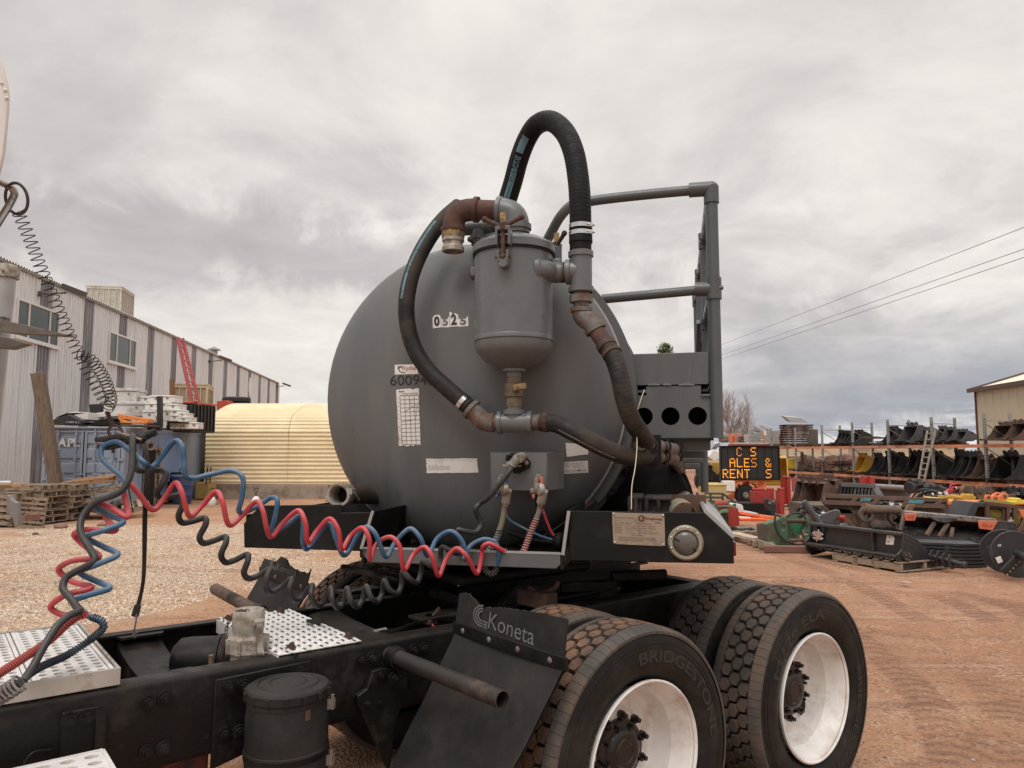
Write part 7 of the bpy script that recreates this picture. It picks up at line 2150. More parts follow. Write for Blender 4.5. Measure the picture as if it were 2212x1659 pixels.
m_redS = M('red_steel',(.36,.032,.025),.5,var=.15,vs=4,dirt=(.20,.04,.032),da=.25,ds=5)
m_pinkS = M('faded_red_steel',(.33,.075,.085),.6,var=.2,vs=4)
m_green = M('green_worn_paint',(.065,.155,.085),.6,var=.25,vs=4,dirt=(.12,.075,.05),da=.36,ds=4,bump=.15,bs=40)
m_dirtS = M('muddy_steel',(.098,.073,.058),.85,var=.3,vs=4,dirt=(.17,.115,.082),da=.4,ds=4,bump=.25,bs=35)
m_orF = M('fluorescent_orange',(.78,.125,.03),.5,var=.1,vs=4)
m_orK = M('orange_machine_paint',(.72,.20,.075),.5,var=.1,vs=3,dirt=(.45,.18,.10),da=.2,ds=4)
m_hosK = M('black_hydraulic_hose',(.020,.020,.020),.45,var=.2,vs=8,dirt=(.06,.055,.05),da=.3,ds=8)
RFo = W(2130,975,28.9)
RF = Frame((RFo.x,RFo.y,0),rad(4.3))
ups = []
for u,vt in ((2290,880),(2130,893),(2015,901),(1920,906),(1843,912),(1777,918),(1719,924),(1667,925),(1627,928),(1590,931)):
 y = RF.on(u,975,X=0).y
 ups.append((y,RF.on(u,vt,X=0).z))
zU,zL = RF.on(2130,963,X=0).z,RF.on(2130,1046,X=0).z
rack = thing('pallet_rack','long two-level steel pallet rack with orange beams and grey-green uprights loaded with buckets','pallet rack',RF.loc,RF.ang)
DX = 1.06
for i,(y,zt) in enumerate(ups):
 for x in (0,DX):
  zt2_ = zt + (.0 if x == 0 else -.02)
  mb = MB().box((x,y,zt2_ / 2),(.10,.085,zt2_))
  o = mb.obj('upright',m_rackU,rack)
  if i < 5 and x == 0:
   mb = MB()
   for k in range(int((zt2_ - .2) / .10)): mb.box((x,y - .0435,.15 + k * .10),(.035,.003,.045)); mb.box((x - .051,y,.15 + k * .10),(.003,.03,.045))
   h = mb.obj('upright_slots',m_hole,o); h['kind'] = 'stuff'
 MB().bar((0,y,zt - .28),(DX,y,zt - .30),.035,.035).obj('brace',m_rackU,rack)
 for a,b in ((zU + .25,zU + .85),(zU - .75,zU - .1),(zL - .35,zL + .3)):
  if b < zt - .3 or a < zU: MB().bar((.04,y,b if a > zL else a),(DX - .04,y,a if a > zL else b),.03,.03).obj('brace',m_pal if a > zU else m_rackU,rack)
beam_src = {}
for (y0,_),(y1,_) in zip(ups,ups[1:]):
 for z in (zU,zL):
  for x in (-.02,DX + .02):
   MB().box((x,(y0 + y1) / 2,z),(.05,abs(y1 - y0) - .05,.125)).obj('beam',m_rackB if (round(y0 * 10) + round(z * 10)) % 3 else M('rack_pink_beam',(.54,.26,.20),.65,var=.2,vs=3,dirt=(.36,.17,.13),da=.35,ds=3),rack)
# simple pallets on the rack
sp_mesh = None
def rack_pallet(yc,z,label,x=.53,rz=0.0):
 global sp_mesh
 if sp_mesh is None:
  mb = MB()
  for k in range(6): mb.box((-.5 + .2 * k,0,.13),(.13,1.15,.02))
  for k in range(3): mb.box((0,-.54 + .54 * k,.065),(1.1,.06,.10))
  for k in range(3): mb.box((-.45 + .45 * k,0,.008),(.12,1.15,.016))
  sp_mesh = mb.obj('rack_pallet',m_palD,None)
  o = sp_mesh
 else:
  o = sp_mesh.copy(); C.objects.link(o)
 o.location = RF.w((x,yc,z + .064)); o.rotation_euler = (0,0,RF.ang + rz)
 return tag(o,label,'pallet','pallets on the rack')
def make_bucket(label,w,L,h,mat,loc,rz,group,teeth=5,round_=.5,mat_s=None,ears=True,nested=False):
 t = thing('excavator_bucket',label,'bucket',loc,rz,group)
 mat_s = mat_s or mat
 prof = [(-L / 2,.03)] + [(x,z) for x,z in [(-L * .2,.0),(L * .05,.0)]]
 n = 9
 for k in range(n + 1):
  a = rad(-80 + 150 * k / n)
  prof.append((L * .16 + L * .30 * math.cos(a) * (1 - .0),h * .38 + h * .40 * math.sin(a)))
 prof += [(L * .12,h * .86),(-L * .02,h * .80)]
# shell
 mb = MB()
 for (x0,z0),(x1,z1) in zip(prof,prof[1:]):
  mb.add([V((x0,-w / 2,z0)),V((x1,-w / 2,z1)),V((x1,w / 2,z1)),V((x0,w / 2,z0))],[(0,1,2,3)])
  dx,dz = x1 - x0,z1 - z0; d = math.hypot(dx,dz) or 1; nx,nz = -dz / d * .02,dx / d * .02
  mb.add([V((x0 + nx,-w / 2,z0 + nz)),V((x1 + nx,-w / 2,z1 + nz)),V((x1 + nx,w / 2,z1 + nz)),V((x0 + nx,w / 2,z0 + nz))],[(0,1,2,3)])
 mb.obj('bucket_shell',mat,t,ang=50)
 sp = [(-L / 2,.0)] + prof[1:] + [(-L * .07,h * .60),(-L * .15,h * .36),(-L * .28,h * .14)]
 for s in (-1,1):
  MB().prism([V((x,s * w / 2,z)) for x,z in sp],(0,s * .022,0)).obj('side_plate',mat_s,t)
 if ears:
  for s in (-1,1):
   y = s * min(.16,w * .28)
   ear = [(-L * .02,h * .74),(L * .22,h * .72),(L * .16,h * .96),(L * .10,h * 1.03),(L * .05,h * 1.0),(L * .035,h * .92),(-.0 * L,h * .98),(-L * .05,h * 1.02),(-L * .09,h * .97)]
   o = MB().prism([V((x,y,z)) for x,z in ear],(0,.035,0)).obj('ear',mat,t)
   MB().cyl((L * .10,y - .012,h * .965),(L * .10,y + .047,h * .965),.045,10).cyl((-L * .05,y - .012,h * .97),(-L * .05,y + .047,h * .97),.04,10).obj('pin_boss',m_dark if mat is m_buckY else mat_s,o)
 for k in range(teeth):
  y = -w / 2 + w * (k + .5) / teeth
  MB().prism([V((-L / 2 + .06,y - .03,-.0)),V((-L / 2 - .14,y - .012,.02)),V((-L / 2 - .14,y + .012,.02)),V((-L / 2 + .06,y + .03,.0))],(0,0,.05)).obj('tooth',mat_s,t)
 return t
def on_rack(cz,x0,x1,y0,y1,X=.45):
 """place by its extent along the row: returns (centre Y, width along the row, height)"""
 a,b = RF.on(*cz(x0,y1),X=X),RF.on(*cz(x1,y1),X=X)
 c = RF.on(*cz((x0 + x1) / 2,y0),X=X)
 return (a.y + b.y) / 2,abs(b.y - a.y),c.z
def rb_(cz,xc,y0,label,w,L,mat,level,rz=0.0,X=.5,**k):
 z = (zU if level else zL) + .064 + .14
 p = RF.on(*cz(xc,(y0 + 300)),X=X)
 top = RF.on(*cz(xc,y0),X=X)
 hh = max(.5,(top.z - z)) / 1.0
 return make_bucket(label,w * .8,L,hh,mat,RF.w((X,p.y,z)),RF.ang + rz,'buckets on the upper rack level' if level else 'buckets on the lower rack level',**k)
U = True
data = [ (s1,1790,1012,'narrow black bucket at the far end of the upper rack row of four',.38,1.0,m_buck,1,dict(teeth=3)), (s1,1840,1018,'second narrow black bucket of the row of four on the upper rack',.38,1.0,m_buck,1,dict(teeth=3)), (s1,1888,1020,'third narrow black bucket of the row of four on the upper rack',.38,1.0,m_buck,1,dict(teeth=3)), (s1,2010,1010,'nearest black bucket of the upper row of four, beside an upright',.6,1.15,m_buck,1,dict(teeth=4)), (s2,130,690,'wide black bucket behind the toothed rake on the upper rack',.9,1.2,m_buck,1,{}), (s2,560,640,'deep black bucket beside the big grey one on the upper rack',.7,1.3,m_buck,1,{}), (s2,800,598,'large plain grey bucket, tallest on the upper rack',1.15,1.45,m_buckG,1,dict(teeth=0)), (s2,1010,660,'rounded grey bucket partly behind the aluminium ladder',.7,1.0,m_buckG,1,dict(teeth=0)), (s2,1190,640,'smooth grey ditching bucket just past the ladder',.5,1.0,m_buckG,1,dict(teeth=0)), (s2,1300,655,'second smooth grey ditching bucket past the ladder',.5,1.0,m_buckG,1,dict(teeth=0)), (s2,1450,695,'small round-backed grey bucket at the end of the ditching row',.6,.95,m_buckG,1,dict(teeth=0)), (s2,1990,590,'large rust-brown toothed bucket high on the near end of the rack',1.2,1.6,m_buckR,1,{}), (s2,2180,560,'rusty bucket with yellow ears at the very end of the upper rack',.9,1.6,m_buckR,1,{}), (s1,2060,1305,'mustard yellow bucket on the lower rack level',.95,1.3,m_buckY,0,dict(teeth=0)), (s2,370,985,'open black bucket next to the mustard one on the lower rack',.6,1.2,m_buck,0,{}), (s2,520,958,'tall black bucket in the middle of the lower rack',.7,1.4,m_buck,0,{}), (s2,640,975,'black bucket with round back on the lower rack by a brace',.6,1.3,m_buck,0,{}), (s2,840,950,'black bucket far behind the ladder on the lower rack',.6,1.3,m_buck,0,{}), (s2,950,950,'second black bucket behind the ladder on the lower rack',.6,1.3,m_buck,0,{}), (s2,1110,960,'big black bucket showing just past the ladder on the lower rack',.8,1.5,m_buck,0,{}), (s2,1400,945,'first of three nested black buckets near the brown one',.45,1.4,m_buck,0,{}), (s2,1510,960,'second of three nested black buckets near the brown one',.45,1.4,m_buck,0,{}), (s2,1610,958,'third of three nested black buckets, touching the brown one',.45,1.4,m_buck,0,{}), (s2,1740,1000,'dark brown rusty bucket with slanted teeth on the lower rack',.8,1.5,m_buckR,0,dict(teeth=7)), (s2,2040,955,'large black bucket on the nearest pallet of the lower rack',1.5,1.5,m_buck,0,{})]
for cz,xc,y0,lab,w,L,mat,lev,kw in data: rb_(cz,xc,y0,lab,w,L,mat,lev,rz=rnd.uniform(-.12,.12),**kw)
rp = [(s1,1290,1,'pallet under the timber posts on the upper rack'),(s1,1460,1,'empty pallet next to the stack of frames on the upper rack'),(s1,1760,1,'pallet under the row of four black buckets'),(s1,2060,1,'pallet behind the second upright with a toothed rake'),(s2,330,1,'pallet under the black buckets by the grey-green upright'),(s2,640,1,'pallet under the large grey bucket'),(s2,900,1,'pallet just behind the top of the aluminium ladder'),(s2,1200,1,'pallet under the smooth ditching buckets'), (s1,1300,0,'lower pallet under rusty machine parts'),(s1,1480,0,'lower pallet under flat rusty plates'),(s1,1700,0,'lower pallet next to the mustard bucket'),(s2,120,0,'pallet beneath the mustard bucket'),(s2,470,0,'lower pallet under two black buckets'),(s2,720,0,'lower pallet holding the buckets behind the ladder'),(s2,1180,0,'lower pallet past the ladder under nested buckets'),(s2,1450,0,'lower pallet under the three nested buckets'),(s2,1990,0,'pale pallet at the near end of the lower rack')]
for cz,xc,lev,lab in rp:
 y = RF.on(*cz(xc,1200),X=.4).y
 rack_pallet(y,zU if lev else zL,lab,rz=rnd.uniform(-.05,.05))
# ladder leaning on the rack
la = thing('aluminium_ladder','aluminium ladder leaning against the front of the pallet rack','ladder',RF.w(RF.on(*s2(900,1390),X=-.8)))
def lpt(x,y,X): return RF.w(RF.on(*s2(x,y),X=X)) - la.location
bl_,br_,tl_,tr_ = lpt(872,1385,-.8),lpt(938,1388,-.8),lpt(992,705,-.12),lpt(1095,698,-.12)
for a,b in ((bl_,tl_),(br_,tr_)): MB().bar(a,b,.09,.05).obj('ladder_rail',m_alu,la)
for i in range(9):
 f = (i + .5) / 9; MB().cyl(bl_.lerp(tl_,f),br_.lerp(tr_,f),.025,8).obj('rung',m_alu,la)
# rake with teeth on the upper level
p = RF.on(*s2(300,810),X=.1)
mb = MB()
for k in range(9): mb.bar(RF.w((.1 + .05 * k,p.y + .5 - .12 * k,p.z + .05)),RF.w((-.35 + .05 * k,p.y + .6 - .12 * k,p.z + .12)),.03,.03)
mb.bar(RF.w((.1,p.y + .5,p.z + .05)),RF.w((.5,p.y - .5,p.z + .05)),.08,.08)
solo(mb,'toothed_rake',m_dirtS,'dark toothed rake sticking out of the upper rack level','rake')
# other goods on the upper level, far part
def rbox(cz,x0,x1,y0,y1,name,mat,label,cat,X=.5,d=.8,bev=.02,parts=None,grp=None):
 a,b = RF.on(*cz(x0,y1),X=X),RF.on(*cz(x1,y0),X=X)
 w = abs(W(*cz(x1,y1),RF.w(a).y).x - W(*cz(x0,y1),RF.w(a).y).x)
 c = W(*cz((x0 + x1) / 2,y1),RF.w(a).y)
 t = thing(name,label,cat,c,0,grp)
 h = b.z - a.z
 MB().box((0,d / 2,h / 2),(w,d,h)).obj('body',mat,t,bevel=bev)
 return t,w,h,d
t,w,h,d = rbox(s1,262,390,1050,1170,'tank_drum',M('grey_brown_drum',(.22,.19,.17),.7,var=.2,vs=3),'grey-brown drum at the far end of the upper rack by the bare tree','drum',bev=.2)
MB().box((0,d / 2,h * .5),(w + .02,d + .02,.05)).obj('hoop',m_dirtS,t)
t,w,h,d = rbox(s1,402,522,1050,1168,'plastic_barrier',m_orK,'orange plastic barrier standing on the upper rack behind the sign','barrier')
for k in (-.3,.0,.3): MB().box((w * k,-.02,h * .4),(w * .12,.05,h * .55)).obj('recess',m_redS,t)
for k,(x0,x1,y0,y1,m_,lab) in enumerate(((525,600,1085,1165,m_dirtS,'stack of dirty pans on the upper rack beside the orange barrier'),(600,690,1065,1165,M('white_plastic_tote',(.55,.54,.52),.6,var=.1),'white nested totes stacked on the upper rack'),(690,785,1035,1170,M('pale_blue_tote',(.34,.38,.40),.6,var=.1),'pale blue-grey container on the upper rack next to the traffic cone'))):
 t,w,h,d = rbox(s1,x0,x1,y0,y1,'tote_stack',m_,lab,'totes')
 for j in range(3): MB().box((0,d / 2,h * (.25 + .25 * j)),(w * 1.06,d * 1.05,.05)).obj('rim',m_,t)
t,w,h,d = rbox(s1,815,940,1010,1185,'steel_cabinet',M('grey_beige_cabinet',(.33,.32,.30),.55,var=.1),'grey-beige steel cabinet with a white notice on the upper rack','cabinet')
MB().box((-w * .42,-.012,h * .8),(.18,.01,.3)).obj('notice',m_white,t)
t,w,h,d = rbox(s1,950,1045,1010,1190,'steel_cabinet',M('grey_beige_cabinet',(.33,.32,.30),.55),'brown-sided grey cabinet between the other cabinet and the pallet stack','cabinet')
MB().box((w * .45,-.01,h / 2),(.12,.03,h * .98)).obj('side_strip',m_palD,t)
q = RF.on(*s1(790,1185),X=.1)
cn = thing('traffic_cone','faded orange traffic cone standing on the upper rack','cone',RF.w(q))
MB().lathe([(.17,0),(.17,.04),(.13,.05),(.04,.85),(0,.86)],(0,0,0),(0,0,1),16).obj('cone_body',M('faded_cone_orange',(.42,.21,.11),.7,var=.2,vs=4),cn)
MB().lathe([(.105,.25),(.08,.45),(.083,.45),(.108,.25)],(0,0,0),(0,0,1),16).obj('cone_band',m_white,cn)
for k,(x0,y0,x1,y1) in enumerate(((665,990,770,1030),(690,950,805,1005),(808,962,910,1000))):
 a,b = RF.on(*s1(x0,y0),X=.5),RF.on(*s1(x1,y1),X=.5); y = RF.w(a).y
 A,B = W(*s1(x0,y0),y),W(*s1(x1,y1),y)
 solo(MB().prism([A,B,B - V((0,0,.14)),A - V((0,0,.14))],(0,.9,.1)),'weathered_sheet',M('weathered_white_panel',(.46,.45,.42),.7,var=.15,vs=3),('lowest','middle','separate thin')[k] + ' weathered white panel tilted on top of the totes on the rack','panel','white panels on the rack')
y = RF.w(RF.on(*s1(1220,1200),X=.5)).y
base = W(*s1(1215,1200),y)
for k in range(9):
 z = W(*s1(1215,1200 - k * 29),y).z
 o = sp_mesh.copy(); C.objects.link(o); o.location = (base.x + rnd.uniform(-.06,.06),y,z); o.rotation_euler = (0,0,rnd.uniform(-.06,.06)); o.scale = (1.5 + rnd.uniform(-.08,.06),1.0,.8)
 o.material_slots[0].link = 'OBJECT'; o.material_slots[0].material = M('brown_pallet_wood',(.125,.070,.048),.9,var=.3,vs=5)
 tag(o,('bottom','second','third','fourth','fifth','sixth','seventh','eighth','top')[k] + ' brown pallet of the tall stack on the upper rack','pallet','brown pallets stacked on the rack')
P4 = [W(*s1(x,yy),y - .3) for x,yy in ((1070,842),(1270,858),(1380,925),(1150,915))]
solo(MB().prism(P4,(.1,1.0,.12)),'tilted_sheet',M('pale_grey_sheet',(.40,.40,.38),.6,var=.12,vs=3),'pale grey sheet lying tilted on top of the tall brown pallet stack','sheet')
for x0,x1,y0,lab in ((1455,1498,1000,'taller'),(1425,1460,1080,'shorter')):
 rbox(s1,x0,x1,y0,1195,'timber_block',M('grey_brown_block',(.115,.092,.078),.85,var=.25,vs=4),lab + ' grey-brown block standing beside the brown pallet stack','block')
# rusty parts on the lower level
for k,(xc,yc,lab) in enumerate(((1290,1380,'upright rusty lever among parts on the lower rack'),(1360,1400,'bent rusty arm among parts on the lower rack'))):
 p = RF.on(*s1(xc,1480),X=.4); t_ = RF.on(*s1(xc + (0 if k == 0 else -40),1290 + 40 * k),X=.4)
 solo(MB().bar(RF.w(p),RF.w(t_),.16,.14).box(RF.w(p),(.5,.4,.25)),'rusty_lever',m_buckR,lab,'machine part',bevel=.01)
p = RF.on(*s1(1720,1470),X=.4)
for k in range(4): solo(MB().box(RF.w(p) + V((rnd.uniform(-.1,.1),rnd.uniform(-.2,.2),.0 + .09 * k)),(1.5,1.1,.05),Matrix.Rotation(rnd.uniform(-.12,.12),3,'Z')),'rusty_plate',m_buckR,('bottom','second','third','top')[k] + ' flat rusty plate of the pile on the lower rack','plate','rusty plates on the lower rack')
p = RF.on(*s1(1160,1440),X=.3)
solo(MB().prism([RF.w(p) + V((x,0,z)) for x,z in ((-.35,.0),(-.2,.28),(.25,.36),(.4,.3),(.42,-.3),(-.1,-.3))],(0,.4,0)),'yellow_counterweight',m_yelB,'yellow machine cover on the lower rack behind the sign','machine cover',bevel=.03)
# ---- red boulder wall behind the rack
m_rockR = M('red_boulder',(.165,.085,.060),.9,var=.3,vs=1.6,dirt=(.28,.165,.115),da=.36,ds=1.8,bump=.4,bs=6)
m_rockD = M('dark_red_boulder',(.115,.058,.044),.9,var=.3,vs=1.6,dirt=(.20,.115,.08),da=.34,ds=2,bump=.4,bs=6)
rg = random.Random(11)
rock_src = []
for k in range(5):
 bm = bmesh.new(); bmesh.ops.create_icosphere(bm,subdivisions=2,radius=.5)
 for v in bm.verts:
  n_ = mn.noise(v.co * 1.7 + V((k * 7,0,0))); v.co *= 1 + .42 * n_
  v.co = V((round(v.co.x * 5) / 5 * .5 + v.co.x * .5,round(v.co.y * 5) / 5 * .5 + v.co.y * .5,v.co.z))
 me = bpy.data.meshes.new('boulder'); bm.to_mesh(me); bm.free(); me.materials.append(m_rockR if k % 2 else m_rockD); rock_src.append(me)
wall_t = thing('boulder_wall','dry wall of big red boulders behind the lower rack level','boulder wall',RF.loc,RF.ang)
y = -4.0; cnt = 0
while y < 32:
 for row,zc_r in enumerate((.15,.62,1.05)):
  s = rg.uniform(.75,1.35)
  o = bpy.data.objects.new('boulder',rg.choice(rock_src)); C.objects.link(o); o.parent = wall_t
  o.location = (1.75 + .22 * row + rg.uniform(-.15,.15),y + rg.uniform(-.25,.25) + .35 * row,zc_r + rg.uniform(-.08,.08))
  o.scale = (s,s * rg.uniform(.9,1.4),s * rg.uniform(.6,.85)); o.rotation_euler = (rg.uniform(-.3,.3),rg.uniform(-.3,.3),rg.uniform(0,6.28))
 y += rg.uniform(.72,1.0)
mb = MB().prism([RF.w((2.6,-8,-.3)),RF.w((2.6,34,-.3)),RF.w((4,34,1.1)),RF.w((4,-8,1.1))],(14,0,0))
o = mb.obj('terrain_bank',M('red_bank_soil',(.20,.115,.08),.95,var=.25,vs=1.2,bump=.4,bs=5),None); o['kind'] = 'structure'
# dry brush at the foot of the wall
mb = MB(); rg = random.Random(4)
for cx_,cy_ in ((1.1,1.2),(1.2,-1.5),(1.3,6.8)):
 for _ in range(240):
  b = V((cx_ + rg.uniform(-.5,.5),cy_ + rg.uniform(-.8,.8),rg.uniform(0,.3))); e = b + V((rg.uniform(-.25,.25),rg.uniform(-.25,.25),rg.uniform(.05,.45)))
  mb.add([RF.w(b),RF.w(b + V((.012,.012,0))),RF.w(e)],[(0,1,2)])
o = mb.obj('ground_cover',M('dry_brush',(.30,.215,.145),.9,var=.2),None); o['kind'] = 'stuff'
# ---- buildings and sheds beyond the rack
hb0 = W(2117,1000,50.0)
HF = Frame((hb0.x,hb0.y,0),-rad(5.2))
hz = HF.on(2113,843,X=0,Y=None).z if False else W(2113,843,50.0).z
m_tan = M('tan_ribbed_siding',(.56,.49,.36),.55,var=.07,vs=.6)
m_tanr = M('cream_roof_sheet',(.76,.69,.55),.5,var=.06,vs=.5)
m_brt = M('brown_trim',(.10,.062,.050),.6,var=.15)
tb_b = thing('tan_building','tan ribbed metal building with brown trim and a cream roof beyond the rack','building',HF.loc,HF.ang)
src = None
pan = .92
nP_ = 26
for k in range(nP_):
 if src is None:
  mb = MB(); pr_ = [(0,0),(0,.10),(-.035,.13),(-.035,.17),(0,.20),(0,pan)]
  for (x0,y0),(x1,y1) in zip(pr_,pr_[1:]): mb.add([V((x0,-y0,0)),V((x1,-y1,0)),V((x1,-y1,hz)),V((x0,-y0,hz))],[(0,1,2,3)])
  src = mb.obj('wall_panel',m_tan,tb_b,smooth=False)
 else: inst(src,tb_b,(0,-pan * k,0))
Lb = pan * nP_
MB().box((6.0,-Lb / 2,hz / 2),(11.9,Lb,hz - .02)).obj('building_core',m_tan,tb_b)
MB().prism([V((-.35,.3,hz)),V((6,.3,hz + 1.9)),V((12.4,.3,hz))],(0,-Lb - .6,0)).obj('roof',m_tanr,tb_b)
MB().box((-.36,-Lb / 2,hz - .02),(.14,Lb + .7,.26)).bar((-.36,.32,hz),(6,.32,hz + 1.9),.06,.25).obj('eave_trim',m_brt,tb_b)
MB().box((-.03,.03,hz / 2),(.12,.12,hz)).obj('corner_trim',m_brt,tb_b)
m_side = M('cream_board_siding',(.66,.53,.37),.7,var=.12,vs=1.2,dirt=(.26,.13,.07),da=.22,ds=.9)
for k,(u0,u1,dep,lab) in enumerate(((1672,1868,56,'far'),(1878,2085,46,'near'))):
 A,B = W(u0,960,dep),W(u1,960,dep)
 t = thing('board_shed','low cream board-sided shed showing through the %s half of the rack' % lab,'shed',(A.x,dep,0),0,'cream sheds behind the rack')
 w = B.x - A.x; h = W(1800,961,dep).z
 nb = 14; src2 = None
 for j in range(nb):
  z = .5 + (h - .5) * j / nb
  if src2 is None:
   src2 = MB().prism([V((0,0,0)),V((0,-.05,0)),V((0,-.015,(h - .5) / nb)),V((0,0,(h - .5) / nb))],(w,0,0)).obj('siding_board',m_side,t,smooth=False); src2.location = (0,0,z)
  else: inst(src2,t,(0,0,z))
 MB().box((w / 2,1.5,h / 2),(w,2.9,h)).obj('shed_core',m_side,t)
 MB().box((w / 2,1.5,h + .05),(w + .3,3.3,.1)).obj('roof',m_palD,t)
# ---- bare tree, evergreen, poles and wires
def bare_tree(name,label,base,H,seed,spread=.5,mat=None,fan=4):
 rg = random.Random(seed)
 t = thing(name,label,'tree',base)
 trunk = MB(); twig = MB()
 def grow(p,d,L,r,lev):
  n = 4; pts = [p]; q = p; dd = d.copy()
  for i in range(n):
   dd = (dd + V((rg.uniform(-.12,.12),rg.uniform(-.12,.12),.06))).normalized(); q = q + dd * L / n; pts.append(q)
  (trunk if lev < 2 else twig).tube(pts,[max(.0095,r * (1 - .55 * i / n)) for i in range(n + 1)],5 if lev < 2 else 3,caps=False)
  if lev >= 3 + (rg.random() < .6): return
  for k in range(5 if lev < 3 else 4):
   f = rg.uniform(.25,1.0); i = min(n - 1,int(f * n)); b = pts[i].lerp(pts[i + 1],f * n - i)
   a = rg.uniform(0,6.28); tilt = rg.uniform(.25,.62)
   x = dd.orthogonal().normalized(); y = dd.cross(x)
   nd = (dd * math.cos(tilt) + (x * math.cos(a) + y * math.sin(a)) * math.sin(tilt) + V((0,0,.12))).normalized()
   grow(b,nd,L * rg.uniform(.45,.7),r * .42,lev + 1)
 for k in range(fan):
  a = 6.28 * k / fan + rg.uniform(-.3,.3)
  d = V((math.cos(a) * spread * rg.uniform(.3,1),math.sin(a) * spread * .6,1)).normalized()
  grow(V((0,0,0)),d,H * rg.uniform(.45,.58),.13,0)
 trunk.obj('trunk',mat,t); twig.obj('twigs',mat,t)
 return t
m_bark = M('pale_grey_bark',(.36,.31,.285),.9,var=.2,vs=2)
q = W(1592,960,75); bare_tree('bare_tree','leafless grey tree with upright twigs rising beyond the end of the rack',V((q.x,75,0)),8.6,8,.27,m_bark,5)
q = W(1437,760,60)
ev = thing('evergreen_tree','green evergreen whose tip shows over the grey step box','tree',(q.x,60,0))
zt_e = W(1437,745,60).z
MB().cyl((0,0,0),(0,0,zt_e - .8),.28,10,r2=.05).obj('trunk',m_bark,ev)
mb = MB(); rg = random.Random(2)
for _ in range(5200):
 f = rg.random() ** .75; z = 2 + (zt_e - 2) * f; R0 = .35 + 2.6 * (1 - f) ** .8
 a = rg.uniform(0,6.28); r = R0 * math.sqrt(rg.random()) * (1 if rg.random() < .9 else 1.15)
 c = V((r * math.cos(a),r * math.sin(a),z + rg.uniform(-.2,.2)))
 d = V((rg.uniform(-1,1),rg.uniform(-1,1),rg.uniform(-.2,1))).normalized() * rg.uniform(.12,.24); s_ = d.orthogonal().normalized() * .06
 mb.add([c - s_,c + s_,c + d],[(0,1,2)],rg.randrange(2))
mb.obj('crown',[M('yellow_green_needles',(.115,.125,.035),.8,var=.3,vs=1),M('olive_needles',(.065,.085,.028),.8,var=.3,vs=1)],ev,smooth=False)
pole0 = W(1420,820,92)
pole = thing('utility_pole','distant wooden utility pole carrying three wires','utility pole',(pole0.x,92,0))
zq = W(1420,783,92).z
MB().cyl((0,0,0),(0,0,zq + .3),.16,10,r2=.1).box((0,0,zq - .2),(2.2,.12,.14)).obj('pole_shaft',m_wood,pole)
for k,(va,vb) in enumerate(((747,491),(769,538),(778,556))):
 A = W(1553,va,76); B = W(2212,vb,26)
 d = (B - A)
 pts = []
 for i in range(25):
  f = -.28 + 1.75 * i / 24
  p = A + d * f; p.z -= .0
  pts.append(p)
 solo(MB().tube(pts,.012,5),'overhead_wire',M('grey_cable',(.10,.10,.105),.6),('topmost','middle','lowest')[k] + ' of the three overhead wires crossing the eastern sky','wire','overhead wires')
# ---- message sign on an orange trailer
dS = 23.6
A,B = W(*s1(255,1212),dS),W(*s1(1016,1642),dS)
sign = thing('message_sign','black electronic message board with amber lamps on an orange trailer','message sign',((A.x + B.x) / 2,dS,0))
sl = V((sign.location.x,dS,0)); w,h = B.x - A.x,A.z - B.z; zc_s = (A.z + B.z) / 2
m_board = M('sign_board_black',(.022,.020,.019),.6,var=.15,vs=3)
MB().box((0,.09,zc_s),(w,.16,h)).obj('sign_board',m_board,sign,bevel=.015)
mb = MB()
for z in (-1,1): mb.box((0,.0,zc_s + z * (h / 2 - .02)),(w,.05,.045))
for x in (-1,1): mb.box((x * (w / 2 - .02),.0,zc_s),(.045,.048,h - .09))
mb.obj('sign_frame',m_dark,sign)
FONT = {'C': '01110 10001 10000 10000 10000 10001 01110','S': '01111 10000 10000 01110 00001 00001 11110','A': '01110 10001 10001 11111 10001 10001 10001','L': '10000 10000 10000 10000 10000 10000 11111','E': '11111 10000 10000 11110 10000 10000 11111','&': '01100 10010 10100 01000 10101 10010 01101','R': '11110 10001 10001 11110 10100 10010 10001','N': '10001 11001 11001 10101 10011 10011 10001','T': '11111 00100 00100 00100 00100 00100 00100'}
m_led = M('amber_lamp',(1.0,.40,.035),.4,emit=1.15); m_ledd = M('dim_amber_lamp',(.85,.30,.06),.4,emit=.75)
led = {}
def put_char(ch,col,row,dim=False):
# eight cells of a row, three rows
 cell = w * .97 / 8; px_ = cell / 6.2; rh = h / 3.12
 x0 = -w / 2 + w * .022 + cell * col; z0 = zc_s + h / 2 - .035 - rh * row
 pz = rh / 8.4
 mb = MB()
 for j,line in enumerate(FONT[ch].split()):
  for i,b in enumerate(line):
   if b == '1':
    mb.ball((x0 + px_ * (i + .8),-.012,z0 - pz * (j + .8)),(px_ * .40,.02,pz * .38),8,5)
 o = mb.obj('lit_letter',m_ledd if dim else m_led,sign); o['kind'] = 'stuff'
for ch,col,row,dim in (('C',2,0,True),('S',3.95,0,False),('A',1,1,False),('L',2,1,False),('E',3,1,False),('S',4,1,True),('&',6,1,False),('R',0,2,False),('E',1,2,False),('N',2,2,False),('T',3,2,False),('S',6,2,False)):
 put_char(ch,col,row,dim)
mb = MB()
for k in range(1,8):
 mb.box((-w / 2 + w * k / 8,-.0,zc_s),(.006,.012,h * .94))
mb.obj('cell_joint',m_dark,sign)
A2 = W(*s1(340,1180),dS);
MB().box((0,.1,zc_s + h / 2 + .07),(w * .62,.35,.05)).obj('solar_panel',M('pale_solar_panel',(.40,.38,.36),.4,var=.1),sign,bevel=.01)
MB().box((0,.1,zc_s + h / 2 + .025),(w * .66,.3,.045)).obj('panel_frame',m_redS,sign)
